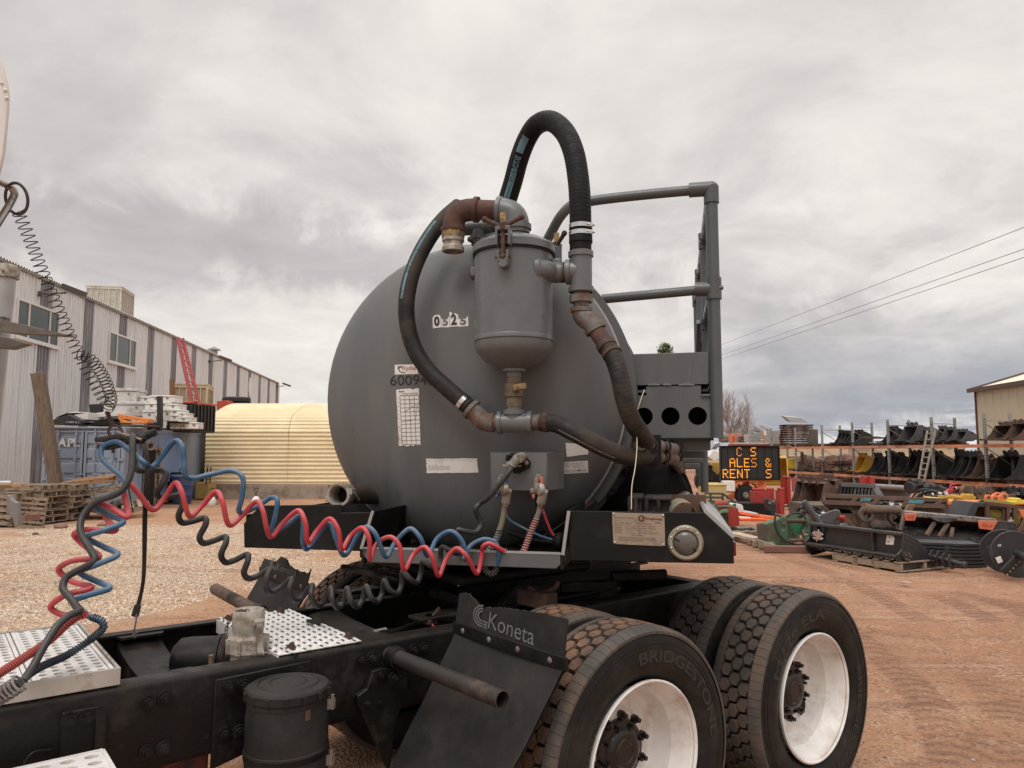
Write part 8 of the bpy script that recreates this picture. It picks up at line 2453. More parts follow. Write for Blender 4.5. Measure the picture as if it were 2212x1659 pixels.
def sg(x,y,d=dS): return W(*s5(x,y),d) - sl
zbk = sg(700,560).z; zbb = sg(700,770).z
xa_,xb_ = sg(545,600).x,sg(1190,600).x
MB().box(((xa_ + xb_) / 2,.45,(zbk + zbb) / 2),(xb_ - xa_,.9,zbk - zbb)).obj('trailer_body',m_orK,sign,bevel=.03)
MB().box((sg(430,740).x,.3,zbb + .0),(.75,.14,.12)).bar((sg(560,740).x,.2,zbb),(sg(350,720).x,.0,zbb + .02),.1,.12).obj('drawbar',m_orK,sign)
MB().box((sg(520,520).x,.1,(zc_s - h / 2 + zbb) / 2),(.09,.09,zc_s - h / 2 - zbb)).box((sg(1170,520).x,.1,(zc_s - h / 2 + zbb) / 2),(.09,.09,zc_s - h / 2 - zbb)).box((sg(1090,500).x,.2,(zc_s - h / 2 + zbk) / 2),(.10,.10,zc_s - h / 2 - zbk)).box((0,.1,zc_s - h / 2 - .03),(w * .75,.1,.05)).cyl((sg(800,500).x,.3,zbk),(sg(800,500).x,.3,zc_s - h / 2),.12,12).obj('mast',m_orK,sign)
ca,cb = sg(262,408,dS - .3),sg(505,640,dS - .3)
MB().box(((ca.x + cb.x) / 2,-.1,(ca.z + cb.z) / 2),(cb.x - ca.x,.4,ca.z - cb.z)).obj('control_cabinet',m_frameW,sign,bevel=.015)
wx,wz = sg(740,820).x,.33
MB().lathe([(.12,.12),(.19,.10),(.2,.12),(.31,.1),(.33,.05),(.33,-.05),(.31,-.1),(.2,-.12),(0,-.1)],(wx,.05,wz),(0,-1,0),26).obj('trailer_tyre',m_tyre,sign)
MB().lathe([(0,.09),(.06,.11),(.12,.08),(.19,.10)],(wx,.05,wz),(0,-1,0),18).obj('wheel_hub',m_steelD,sign)
mb = MB()
for k in range(10):
 a0,a1 = rad(5 + 17 * k),rad(22 + 17 * k)
 mb.add([V((wx + .43 * math.cos(a),yy,wz + .43 * math.sin(a))) for a,yy in ((a0,-.12),(a1,-.12),(a1,.22),(a0,.22))],[(0,1,2,3)])
mb.obj('wheel_arch',m_orK,sign,ang=60)
def gthing(name,label,cat,cz,xc,yb,group=None,rz=0.0,dep=None):
 p = G(*cz(xc,yb)) if dep is None else W(*cz(xc,yb),dep)
 p = V((p.x,p.y,0 if dep is None else max(0,p.z)))
 return thing(name,label,cat,p,rz,group),p
def span(cz,x0,x1,y0,y1,dep):
 a,b = W(*cz(x0,y0),dep),W(*cz(x1,y1),dep)
 return b.x - a.x,a.z - b.z
def red_leg(cz,x0,x1,y0,yb,label,dep=None,mat=None,d=.30):
 t,p = gthing('stabiliser_stand',label,'steel leg',cz,(x0 + x1) / 2,yb,'red steel legs',0,dep)
 w,h = span(cz,x0,x1,y0,yb,p.y)
 mat = mat or m_redS
 MB().box((0,d / 2,h * .45),(w,d,h * .9)).obj('box_section',mat,t,bevel=.012)
 MB().cyl((-w / 2 - .01,d * .2,h * .95),(w / 2 + .01,d * .2,h * .95),h * .06 if h < .9 else .05,12).obj('rolled_top',mat,t)
 MB().cyl((-w / 2 - .013,d * .2,h * .95),(-w / 2 - .009,d * .2,h * .95),.035,10).obj('bore',m_hole,t)
 return t
red_leg(s5,905,1185,570,1180,'wide front red steel leg before the orange sign trailer')
red_leg(s5,1240,1390,570,1080,'middle red steel leg half behind the black coupler',20.6)
red_leg(s5,1480,1610,565,1150,'red steel leg just past the black coupler',20.0)
red_leg(s5,1580,1660,320,930,'tall slim red leg, first of the pair behind the front legs',24.5)
red_leg(s5,1660,1755,330,930,'tall slim red leg, second of the pair behind the front legs',24.4)
red_leg(s5,1815,1895,315,650,'faded pink-red leg far back by the boulders',27.5,m_pinkS)
red_leg(s6,350,410,30,420,'dark pink leg standing among weeds by the rack',27.0,m_pinkS)
red_leg(s6,420,490,125,420,'short dark pink leg beside the weeds',26.5,m_pinkS)
red_leg(s6,525,620,125,270,'red leg behind the grey plough frame, farther from the rake',26.0)
red_leg(s6,660,770,125,275,'red leg behind the grey plough frame, nearer the rake',25.9)
red_leg(s6,1400,1530,32,220,'double red leg standing behind the barred grapple',27.0)
red_leg(s6,1550,1665,36,225,'single red leg beside the double one behind the grapple',26.8)
# black quick coupler
t,p = gthing('quick_coupler','black steel quick coupler with two cheek plates leaning on the red legs','coupler',s5,1340,1200,None,rad(-18))
w,h = span(s5,1100,1590,800,1190,p.y)
for y in (0,.10,.46,.56):
 MB().prism([V((x * w * .62,y,z * h)) for x,z in ((-.6,.0),(-.62,.35),(-.55,.45),(-.6,.85),(-.4,1.0),(-.1,.92),(.25,.75),(.2,.3),(.15,.0))],(0,.05,0)).obj('cheek_plate',m_buck,t,bevel=.006)
MB().cyl((-.12 * w,-.05,h * .8),(-.12 * w,.65,h * .8),.04,12).cyl((.02 * w,0,h * .75),(.02 * w,.6,h * .75),.05,12).obj('pin',m_steelD,t)
MB().cyl((-.2 * w,-.03,h * .25),(-.2 * w,.0,h * .25),.06,14).obj('pin_hole',m_hole,t)
MB().box((-.1 * w,.3,h * .3),(.5 * w,.44,.05)).obj('cross_plate',m_buck,t)
dp = 15.6
def gflat(name,cz,pts,dep,th,mat,label,cat,group=None,bevel=.008):
 P = [W(*cz(x,y),dep) for x,y in pts]
 return solo(MB().prism(P,(0,th,0)),name,mat,label,cat,group,bevel=bevel)
gflat('fluorescent_blade',s5,[(610,1100),(640,1090),(1100,1190),(1085,1240),(610,1150)],16.4,.3,m_orF,'uppermost bright orange blade sloping down towards the coupler','plough blade','bright orange blades')
gflat('fluorescent_blade',s5,[(605,1250),(940,1240),(1370,1270),(1300,1310),(605,1295)],16.0,.3,m_orF,'lowest bright orange blade on the pallet beside the green bucket','plough blade','bright orange blades')
gflat('fluorescent_blade',s5,[(1110,1165),(1500,1220),(1500,1262),(1090,1240)],16.2,.3,m_orK,'short pale orange blade pointing at the green bucket','plough blade','bright orange blades')
gflat('fluorescent_blade',s5,[(605,1150),(640,1140),(1000,1210),(980,1235),(605,1195)],16.5,.3,m_redS,'dark red-orange blade under the uppermost one','plough blade','bright orange blades')
gflat('white_plough',s5,[(600,1200),(900,1225),(900,1250),(600,1245)],16.2,.35,m_frameW,'narrow white blade between the orange ones','blade')
gflat('white_seat_guard',s5,[(430,960),(460,908),(640,930),(675,960),(690,1065),(1010,1125),(1005,1160),(700,1110),(560,1080),(480,1030)],17.2,.35,m_frameW,'white moulded guard bent like a chair behind the orange blades','guard')
gflat('angle_stand',s5,[(500,1000),(570,1010),(605,1440),(1000,1470),(1000,1500),(560,1500),(500,1440)],15.9,.5,m_redS,'red L-shaped steel frame holding the orange blades','frame')
gflat('white_block',s5,[(155,1070),(260,1040),(270,1150),(165,1160)],17.3,.3,m_frameW,'small white block beside the green pump frame','block')
make_pallet('pallet with a pale plank beneath the orange blades',m_pal,(W(*s5(800,1560),15.0).x,15.2,.0),rad(20),'pallets on the east ground')
solo(MB().bar(W(*s3(415,895),14.6),W(*s3(745,975),13.6),.22,.05),'pale_plank',M('fresh_plank',(.46,.37,.28),.8,var=.2,vs=5),'pale loose plank lying toward the green bucket','plank')
solo(MB().tube(catmull([W(*s3(x,y),15.0) for x,y in ((390,850),(520,885),(640,880),(730,900))],5),[.09,.08,.09,.07,.08,.09,.08,.09,.07,.08,.09,.08,.08,.07,.08,.08],8),'drill_rod',m_dark,'knobbly dark drill rod lying in front of the orange blades','drill rod')
# green pump in a pipe frame
t,p = gthing('pump_unit','green pump set in a green pipe frame with a red motor','pump',s3,330,840,None)
w,h = span(s3,215,455,520,840,p.y)
mb = MB()
for x in (-w / 2,w / 2):
 for y in (0,.5): mb.cyl((x,y,0),(x,y,h),.035,8)
for z in (.05,h * .88):
 for y in (0,.5): mb.cyl((-w / 2,y,z),(w / 2,y,z),.03,8)
 for x in (-w / 2,w / 2): mb.cyl((x,0,z),(x,.5,z),.03,8)
mb.obj('pipe_frame',m_green,t)
MB().box((0,.25,h * .32),(w * .72,.42,h * .42)).lathe([(.2,0),(.25,.02),(.25,.12),(.2,.14)],(0,.03,h * .35),(0,-1,0),18).obj('pump_body',m_green,t,bevel=.03)
MB().box((0,.25,h * .62),(w * .5,.36,h * .16)).obj('pump_cover',M('pale_green_cover',(.36,.40,.25),.6,var=.12),t,bevel=.04)
MB().cyl((-.05,.25,h * .7),(-.05,.25,h * .88),.13,14).cyl((-.18,.2,h * .95),(.1,.2,h * .95),.08,12).obj('red_motor',m_redS,t)
t,p = gthing('yellow_compressor','cream-yellow compressor housing behind the dark railing','compressor',s3,215,480,None,0,21.5)
w,h = span(s3,85,350,280,480,21.5); zb_c = W(*s3(215,480),21.5).z
t.location.z = 0
MB().box((0,.5,(zb_c + h) / 2),(w,1.0,zb_c + h)).obj('housing',M('cream_yellow_housing',(.50,.37,.145),.55,var=.1,vs=2),t,bevel=.06)
MB().box((0,.5,zb_c + h * .98),(w * 1.04,1.04,.06)).obj('housing_lid',MATS['cream_yellow_housing'],t,bevel=.03)
t,p = gthing('yellow_machine','tall yellow loader body with dark grille standing behind the sign','machine',s1,160,1800,None,0,27.0)
w,h = span(s1,125,330,1470,1850,27.0); zt_m = W(*s1(160,1480),27).z
MB().box((w * .5,.8,zt_m / 2 + .15),(w * 1.2,1.6,zt_m - .3)).obj('machine_body',M('machine_yellow',(.42,.265,.06),.5,var=.12,vs=1.5),t,bevel=.08)
MB().box((-w * .35,.4,zt_m * .5 + .1),(w * .6,1.2,zt_m - .5)).obj('grille',m_dark,t,bevel=.03)
for k in range(5): MB().box((-w * .6 + k * w * .12,-.21,zt_m * .5 + .1),(.04,.03,zt_m - .7)).obj('grille_bar',m_buck,t)
for x in (-.4,1.0): MB().lathe([(.1,.12),(.3,.1),(.42,.06),(.42,-.2),(.1,-.2)],(w * x,-.1,.42),(0,-1,0),22).obj('machine_tyre',m_tyre,t)
solo(MB().ball(W(*s1(215,1440),28.0),(.38,.3,.30),14,8).ball(W(*s1(50,1480),27.5),(.25,.3,.30),12,7),'blue_dome',M('bright_blue_plastic',(.07,.22,.50),.5,var=.1),'bright blue plastic domes showing beside the sign','dome')
t,p = gthing('dark_railing','dark steel railing of a low trailer in front of the yellow compressor','railing',s3,250,560,None,0,19.5)
def dr(x,y,d=19.5): return W(*s3(x,y),d) - V(t.location)
mb = MB()
for pts in ([(60,390),(290,395),(440,500)],[(60,490),(450,500)],[(130,390),(140,500)],[(285,395),(290,500)],[(60,440),(300,445)]):
 mb.tube([dr(*q) for q in pts],.03,7)
mb.obj('rail_frame',M('dark_blue_grey_rail',(.045,.052,.060),.6,var=.2),t)
MB().box(dr(250,530) + V((0,.4,-.2)),(2.3,.8,.45)).obj('trailer_deck',m_dark,t)
gflat('silver_bag',s1,[(150,1250),(190,1180),(240,1160),(262,1200),(200,1260)],26,.5,m_steel,'crumpled silver sheet on the heap beside the step box','sheet')
gflat('white_tarp',s1,[(110,1350),(170,1270),(250,1300),(240,1380),(180,1400)],25.5,.6,m_white,'pale tarpaulin on the heap beside the sign','tarpaulin')
t = make_bucket('broad mustard grading bucket behind the orange sign trailer',1.2,1.7,1.15,m_buckY,(W(*s5(1290,560),25.6).x,25.8,.55),rad(75),'mustard buckets on the ground',teeth=0,ears=False)
for k,(xc,yb,dd,m_,lab) in enumerate(((170,690,22.0,m_buckR,'brown bucket with yellow ears in the row before the boulders'),(330,700,21.0,m_buckR,'plain brown open bucket beside the yellow-eared one'),(600,640,23.0,m_buckR,'rust bucket under the yellow machine frame'))):
 p = W(*s6(xc,yb),dd)
 make_bucket(lab,.8,1.0,.95,m_,(p.x,dd,0.05),rad(20),'brown buckets in the middle row')
gflat('yellow_machinery',s6,[(465,400),(540,390),(820,400),(830,480),(760,510),(560,500),(450,560)],23.4,.6,m_yelB,'yellow machine frame among brown buckets','machine frame')
gflat('grey_plough_frame',s6,[(470,270),(900,290),(890,385),(620,380),(610,500),(560,500),(570,380),(470,370)],22.6,.25,M('blue_grey_steel',(.115,.125,.13),.55,.2,var=.2,vs=3),'blue-grey plough frame behind the yellow machine frame','plough frame')
# barred grapple and dull blade
gr_ = thing('barred_grapple','long steel grapple with a row of upright bars and a sloping grey arm','grapple',W(*s6(1300,470),20.5))
def gq(x,y,d=20.5): return W(*s6(x,y),d) - gr_.location
MB().bar(gq(905,215),gq(1650,245),.12,.10).bar(gq(860,455),gq(1780,480),.12,.10).obj('grapple_beam',M('blue_grey_steel',(.115,.125,.13)),gr_)
for k in range(10):
 a = gq(920 + 76 * k,225 + 3 * k); b = gq(880 + 78 * k,460 + 2 * k)
 MB().bar(b,a,.13,.06,(0,1,0)).obj('grapple_bar',m_buckG if k > 3 else m_buck,gr_)
MB().bar(gq(1780,480),gq(1640,245),.16,.08,(0,1,0)).obj('sloping_arm',M('pale_steel_arm',(.27,.28,.31),.5,.3),gr_)
MB().bar(gq(900,340) + V((0,.3,0)),gq(1640,350) + V((0,.3,0)),.12,.12).obj('grapple_beam',m_dirtS,gr_)
gflat('dozer_blade',s4,[(330,300),(720,320),(790,400),(760,440),(400,430)],20.8,.35,M('brown_grey_blade',(.085,.070,.058),.7,var=.25,vs=2),'brown-grey dozer blade continuing from the barred grapple','dozer blade')
solo(MB().cyl(W(*s4(330,300),20.7),W(*s4(725,322),20.7),.07,12),'blade_pipe',M('pale_steel_pipe',(.26,.26,.24),.5,.3,var=.2),'pale steel pipe lying along the top of the dozer blade','pipe')
# ripper shank pile and hoses
mb = MB()
for a,b,r in (((770,245),(900,260),.10),((880,250),(960,330),.12),((760,320),(860,300),.16),((900,330),(1050,330),.15),((1020,310),(1150,350),.10),((1120,330),(1240,380),.12)):
 mb.cyl(W(*s4(*a),19.6),W(*s4(*b),19.8),r,10)
solo(mb,'hammer_attachment',m_buck,'black hydraulic hammer parts heaped behind the brown hopper','hydraulic hammer',bevel=.02)
rg = random.Random(9)
for k,(x0,x1,y0,y1,dd,n,lab,cz) in enumerate(((780,1230,340,450,17.5,9,'tangle of black hydraulic hoses with steel ends on the brown hopper',s4),(320,640,500,560,14.2,6,'black hose bundle with pale fittings on the brown cylinder',s4),(1180,1600,560,690,14.5,9,'coil of black hoses behind the green bucket',s3))):
 mb = MB(); me_ = MB()
 for j in range(n):
  xa = rg.uniform(x0,x0 + (x1 - x0) * .3); xb = rg.uniform(x0 + (x1 - x0) * .6,x1)
  pts = [W(*cz(xa,y1),dd + rg.uniform(-.2,.2)),W(*cz(xa + (xb - xa) * .25,rg.uniform(y0,(y0 + y1) / 2)),dd + rg.uniform(-.2,.2)),W(*cz(xa + (xb - xa) * .65,rg.uniform(y0,y1)),dd + rg.uniform(-.2,.2)),W(*cz(xb,rg.uniform((y0 + y1) / 2,y1)),dd + rg.uniform(-.2,.2))]
  P = catmull(pts,6); mb.tube(P,.024,7)
  e = P[-1]; me_.cyl(P[-2],e + (e - P[-2]),.034,7)
 hb = solo(mb,'hydraulic_hoses',m_hosK,lab,'hoses','hydraulic hoses')
 kid(me_,'hose_fitting',m_steel,hb)
# red and white cultivator handle
t = thing('red_handlebar','red and white handlebar of a tiller sticking up before the boulders','handlebar',W(*s4(1300,400),19.0))
def th(x,y,d=19.0): return W(*s4(x,y),d) - t.location
MB().bar(th(1200,395),th(1340,320),.09,.09).bar(th(1340,325),th(1580,292),.05,.05).bar(th(1275,330),th(1290,280),.05,.05).bar(th(1290,280),th(1375,265),.05,.05).obj('handle_frame',M('raspberry_paint',(.45,.04,.07),.45),t,bevel=.01)
MB().bar(th(1190,410),th(1235,385),.12,.10).bar(th(1310,335),th(1350,315),.09,.05).obj('white_bracket',m_frameW,t)
# yellow and orange attachments
t,p = gthing('yellow_breaker','lemon yellow moulded breaker cover behind the brown hopper','machine cover',s4,1310,660,None,0,15.2)
P = [W(*s4(x,y),15.2) - V(t.location) for x,y in ((1150,465),(1180,450),(1330,470),(1345,500),(1395,540),(1395,600),(1370,645),(1300,650),(1240,540),(1230,480))]
MB().prism(P,(0,.6,0)).obj('cover',m_yelB,t,bevel=.05)
t,p = gthing('mustard_bucket','mustard yellow bucket with pinned lugs beside the lemon breaker','bucket',s4,1450,660,None,0,16.2)
def mq(x,y): return W(*s4(x,y),16.2) - V(t.location)
MB().prism([mq(x,y) for x,y in ((1340,480),(1350,430),(1530,480),(1500,560),(1480,660),(1380,640),(1400,560))],(0,.7,0)).obj('bucket_body',m_buckY,t,bevel=.02)
for x0,y0,x1,y1 in ((1265,470,1290,420),(1430,480,1470,410),(1500,520,1560,415)):
 MB().bar(mq(x0,y0),mq(x1,y1),.15,.10,(0,1,0)).obj('lug',m_buckY,t,bevel=.02)
MB().cyl(mq(1280,430),mq(1400,450),.05,10).cyl(mq(1465,420),mq(1560,430),.05,10).obj('lug_pin',m_buckY,t)
t = thing('orange_lug_plates','pair of bright orange lug plates with round pin holes','lug plates',W(*s4(1850,515),15.0))
def oq(x,y,d=15.0): return W(*s4(x,y),d) - t.location
for k,(dx,dy,dd) in enumerate(((0,0,15.4),(90,10,15.0))):
 pts = [(1730,505),(1725,440),(1745,420),(1790,425),(1850,390),(1890,395),(1910,425),(1915,505)]
 MB().prism([oq(x + dx * .95,y + dy,dd) for x,y in pts],(0,.05,0)).obj('lug_plate',m_orK,t,bevel=.008)
 for hx,hy in ((1762,450),(1880,420)):
  c = oq(hx + dx * .95,hy + dy,dd); MB().cyl(c + V((0,-.012,0)),c + V((0,.03,0)),.075,14).obj('pin_boss',m_orK,t); MB().cyl(c + V((0,-.016,0)),c + V((0,-.011,0)),.042,12).obj('pin_hole',m_dirtS,t)
MB().box(oq(1860,510) + V((0,.2,0)),(2.0,.5,.06)).obj('base_plate',m_orK,t)
for k,(xc,yc,lab) in enumerate(((1500,360,'first'),(1560,370,'second'),(1660,375,'third'),(1770,380,'fourth'),(1615,450,'fifth'),(1690,440,'sixth'))):
 c = W(*s4(xc,yc),17.6 + .15 * k)
 t = thing('rusty_link',lab + ' rusty link of the heap by the rack foot, counted from the hoses','link',c,0,'heap of rusty links')
 m_ = m_buckR if k % 2 else M('brown_yellow_link',(.26,.15,.06),.75,var=.3,vs=5,dirt=(.12,.07,.05),da=.4,ds=5)
 MB().prism([V((-.14,0,-.45)),V((.14,0,-.45)),V((.14,0,.05)),V((.06,0,.16)),V((-.06,0,.16)),V((-.14,0,.05))],(0,.12,0)).obj('link_plate',m_,t,bevel=.02)
 MB().cyl((0,-.03,.04),(0,.16,.04),.075,12).obj('link_eye',m_dirtS,t)
t = make_bucket('black bucket lying on the ground against the far rack upright',.9,1.2,.9,m_buck,(W(*s4(2120,420),17).x,17,.0),rad(15),'loose buckets')
t = make_bucket('dark rusty bucket half hidden behind the orange lug plates',.9,1.2,.75,m_buckR,(W(*s4(2040,500),16.4).x,16.6,.0),rad(30),'loose buckets')
gflat('yellow_bracket',s4,[(2020,520),(2040,490),(2120,495),(2125,460),(2160,450),(2230,500),(2230,525)],14.6,.3,m_yelB,'yellow bracket with a lug at the edge behind the rusty angle frame','bracket')
gflat('orange_sheet_metal',s4,[(2125,540),(2230,560),(2230,710),(2180,680)],13.6,.1,m_orK,'plain orange panel at the edge behind the rusty angle frame','panel')
# broom attachment
t,p = gthing('sweeper_broom','dark sweeper hood with a yellow-brown bristle roller and a rusty angle frame','sweeper',s4,1750,720,None,0,13.4)
def bq(x,y,d=13.4): return W(*s4(x,y),d) - V(t.location)
MB().prism([bq(x,y) for x,y in ((1480,690),(1560,500),(1710,510),(1980,560),(1970,590),(1720,570),(1640,560),(1580,700))],(0,.6,0)).obj('hood',M('blue_black_hood',(.045,.048,.052),.5,var=.15,vs=3),t,bevel=.01)
mb = MB()
a,b = bq(1710,650,13.7),bq(1985,680,13.7); ax_ = (b - a).normalized(); n = 14
for k in range(n):
 c = a.lerp(b,(k + .5) / n); mb.lathe([(.06,-.02),(.26,-.05),(.28,0),(.26,.05),(.06,.02)],c,ax_ + V((.0,.35 * (1 if k % 2 else -1),0)),18)
mb.obj('bristle_roller',M('mustard_bristles',(.17,.12,.02),.9,var=.35,vs=20,bump=.5,bs=60),t,smooth=False)
m_ang = M('rusty_angle',(.11,.055,.040),.8,var=.25,vs=5)
MB().bar(bq(1730,515),bq(2230,575),.07,.06).bar(bq(1740,515),bq(1745,720),.06,.06).bar(bq(2000,560),bq(2005,720),.06,.06).bar(bq(2085,560),bq(2090,720),.06,.06).bar(bq(1955,560),bq(1950,715),.025,.025).obj('angle_frame',m_ang,t)
MB().box(bq(2058,690) + V((0,.05,0)),(.12,.04,.16)).box(bq(2055,650) + V((0,.05,0)),(.10,.04,.12)).obj('white_label',m_white,t)
# brown hopper and hydraulic unit
t,p = gthing('brown_hopper','long rusty brown hopper bucket with ribs and faded blue labels','hopper',s4,400,860,None,0,14.6)
def hq(x,y,d=14.6): return W(*s4(x,y),d) - V(t.location)
top = [(-700,425),(1230,475)]
xl_,xr2 = -690,1235
L0,R0_ = hq(-330,420),hq(1232,478)
f0,f1 = hq(-330,500),hq(1180,550)
b0,b1 = hq(-200,640),hq(1180,660)
mb = MB().add([L0,R0_,f1,f0,b1,b0],[(0,1,2,3),(3,2,4,5)]).add([x + V((0,.06,0)) for x in (L0,R0_,f1,f0,b1,b0)],[(0,1,2,3),(3,2,4,5)])
mb.obj('hopper_front',m_dirtS,t,smooth=False)
MB().bar(L0,R0_,.10,.07).bar(f0 + V((0,-.03,0)),f1 + V((0,-.03,0)),.12,.08).obj('hopper_rim',M('rusty_rim',(.145,.088,.066),.85,var=.25,vs=4),t)
for k,f in enumerate((.0,.27,.45,.58,.70,.82,.96)):
 MB().bar(L0.lerp(R0_,f) + V((0,-.03,0)),f0.lerp(f1,max(0,f - .05)) + V((0,-.06,0)),.05,.05).obj('hopper_rib',MATS['rusty_rim'],t)
for x0,x1,y0,y1 in ((150,285,445,490),(755,945,475,520)):
 P = [hq(x,y,14.5) for x,y in ((x0 + 15,y0),(x1 + 5,y0 + 6),(x1 - 20,y1),(x0 - 10,y1 - 5))]
 MB().prism(P,(0,.012,0)).obj('blue_label',M('faded_turquoise_label',(.095,.29,.33),.7,var=.25,vs=6,dirt=(.10,.08,.07),da=.3,ds=8),t)
MB().prism([hq(x,y) for x,y in ((1180,560),(1235,490),(1240,520),(1330,665),(1180,640))],(0,1.0,0)).obj('hopper_end',m_dirtS,t)
MB().box((hq(450,720)) + V((.0,.9,-.1)),(2.6,1.2,.7)).obj('hopper_body',m_dirtS,t)
MB().prism([hq(x,y) for x,y in ((-190,490),(-20,560),(60,650),(110,780),(40,780),(-60,700),(-160,570))],(0,.1,0)).prism([hq(x,y) for x,y in ((-310,530),(40,800),(70,780),(-290,500))],(0,.08,0)).obj('hopper_arm',m_buckR,t)
MB().cyl(hq(255,595,14.0),hq(640,600,14.0),.085,16).cyl(hq(180,570,14.0),hq(255,595,14.0),.10,12).obj('hydraulic_cylinder',M('mud_coated_cylinder',(.15,.105,.075),.85,var=.25,vs=5),t)
for x,y in ((210,660),(580,690)): MB().lathe([(.07,-.05),(.13,-.05),(.13,.05),(.07,.05)],hq(x,y,14.0),(0,1,0),16).bar(hq(x,y,14.0),hq(x - 30 if x < 300 else x + 20,y + 150,14.0),.08,.06).obj('pivot_link',m_dirtS,t)
MB().cyl(hq(230,770,14.1),hq(640,800,14.1),.11,14).obj('lower_tube',m_dirtS,t)
MB().prism([hq(x,y,14.3) for x,y in ((730,600),(770,535),(840,530),(800,620),(760,630))],(0,.1,0)).obj('yellow_tine',M('brown_yellow_link',(.26,.15,.06)),t)
# black bucket with orange painted corners
t,p = gthing('orange_cornered_bucket','wide scratched black bucket with two orange painted corners bearing numbers','bucket',s4,1250,1000,None,0,12.9)
def cq(x,y,d=12.9): return W(*s4(x,y),d) - V(t.location)
L0,R0_ = cq(690,640),cq(1850,745)
d1 = V((0,.9,0))
MB().bar(L0 + V((0,.03,0)),R0_ + V((0,.03,0)),.12,.10).obj('bucket_lip',m_steelD,t,bevel=.02)
b0,b1 = cq(640,860),cq(1790,960); c0_,c1_ = cq(680,760),cq(1830,870)
mb = MB().add([L0,R0_,c1_ + V((0,.35,0)),c0_ + V((0,.35,0)),b1,b0,cq(600,1040),cq(1770,1130)],[(0,1,2,3),(3,2,4,5),(5,4,7,6)])
mb.obj('bucket_face',M('scratched_black',(.026,.025,.025),.5,var=.3,vs=4,dirt=(.17,.135,.11),da=.26,ds=12,sharp=.05),t,smooth=False)
MB().prism([cq(x,y) for x,y in ((1850,745),(1910,735),(2110,760),(2140,880),(1880,900),(1790,960),(1830,850))],(0,.5,0)).obj('bucket_end',m_buck,t,bevel=.01)
MB().box((L0 + R0_) / 2 + V((0,.75,-.65)),(2.2,.6,.4)).obj('bucket_core',m_dark,t)
MB().prism([cq(x,y,12.8) for x,y in ((1015,685),(1390,710),(1330,740),(1240,762),(1150,755),(1080,730))],(0,.05,0)).obj('bolted_lip_plate',m_buckG,t,bevel=.006)
for a,b in (((1080,760),(980,920)),((1250,770),(1140,940)),((700,640),(650,860)),((1310,830),(1290,950))): MB().bar(cq(*a,12.85),cq(*b,12.75),.05,.05).obj('bucket_rib',m_dirtS,t)
m_orP = M('orange_overspray',(.60,.165,.085),.6,var=.12,vs=6,dirt=(.40,.10,.06),da=.2,ds=9)
for c,tx in ((((705,645),(862,635),(838,740),(712,738)),'700'),(((1635,735),(1885,738),(1820,860),(1650,840)),'700-24')):
 P = [cq(x,y,12.78) for x,y in c]
 o = MB().prism(P,(0,.03,0)).obj('orange_patch',m_orP,t,bevel=.012)
 P = [cq(x,y,12.77) for x,y in c]
 mb = MB(); letter(mb,tx,lambda s,q: (P[3].lerp(P[2],.18 + .64 * s)).lerp(P[0].lerp(P[1],.18 + .64 * s),.28 + .34 * q)); mb.obj('weld_number',m_redS,o,smooth=False)
# stacked black trays
tr_c = [(s4(970,950)),(s4(1420,1010)),(s4(1760,985))]
for k in range(7):
 dv = 44 * k
 P = [W(*s4(x,y + dv),11.3) for x,y in ((972,945),(1420,1005),(1760,985))]
 wx_ = P[2].x - P[0].x
 t = thing('black_tray',('top','second','third','fourth','fifth','sixth','bottom')[k] + ' black plastic tray of the nested stack beside the auger discs','tray',((P[0].x + P[2].x) / 2,11.6,P[1].z - .09),rad(-14 + rnd.uniform(-1.5,1.5)),'nested black trays')
 w,d = wx_ * .98,.8
 prof = [(-.5,.10,1.0),(-.47,.06,.96),(-.46,.0,.94)]
 mb = MB()
 outer = lambda s,z: [V((-w / 2 * s,-d / 2 * s,z)),V((w * .1 * s,-d / 2 * s - .12,z)),V((w / 2 * s,-d / 2 * s + .05,z)),V((w / 2 * s,d / 2 * s,z)),V((-w / 2 * s,d / 2 * s,z))]
 rings = [outer(.90,-.02),outer(.97,.05),outer(1.0,.055),outer(1.0,.085),outer(.965,.088),outer(.95,.05)]
 vs = [v for r in rings for v in r]; fs = [(i * 5 + j,i * 5 + (j + 1) % 5,(i + 1) * 5 + (j + 1) % 5,(i + 1) * 5 + j) for i in range(5) for j in range(5)] + [tuple(range(25,30)),tuple(range(5))]
 mb.add(vs,fs).obj('tray_body',M('blue_black_plastic',(.028,.030,.033),.45,var=.15,vs=4,dirt=(.07,.065,.06),da=.22,ds=5),t,smooth=False)
 MB().box((-.05 * w,-d / 2 - .045,.02),(w * .22,.05,.05)).obj('tray_handle',MATS['blue_black_plastic'],t,bevel=.006)
# auger lying in front of them
t = thing('earth_auger','black spiral earth auger lying on the ground before the nested trays','auger',G(*s4(1180,1335)))
def aq(x,y,d=10.9): return W(*s4(x,y),d) - t.location
a,b = aq(1000,1180,11.0),aq(1440,1290,10.6)
mb = MB().cyl(a,b,.035,10).cyl(b,b + (b - a).normalized() * .05,.05,6)
mb.obj('auger_shaft',m_buck,t)
ax_ = (b - a).normalized(); x_a = ax_.orthogonal().normalized(); y_a = ax_.cross(x_a); n = 90
vs = []
for i in range(n + 1):
 f = i / n * .72; an = i / n * 6.28 * 4.2; c = a.lerp(b,f); e = x_a * math.cos(an) + y_a * math.sin(an)
 vs += [c + e * .03,c + e * .105,c + e * .105 + ax_ * .008,c + e * .03 + ax_ * .008]
fs = [(i * 4 + k,i * 4 + (k + 1) % 4,(i + 1) * 4 + (k + 1) % 4,(i + 1) * 4 + k) for i in range(n) for k in range(4)]
MB().add(vs,fs).obj('auger_flight',m_buck,t,ang=60)
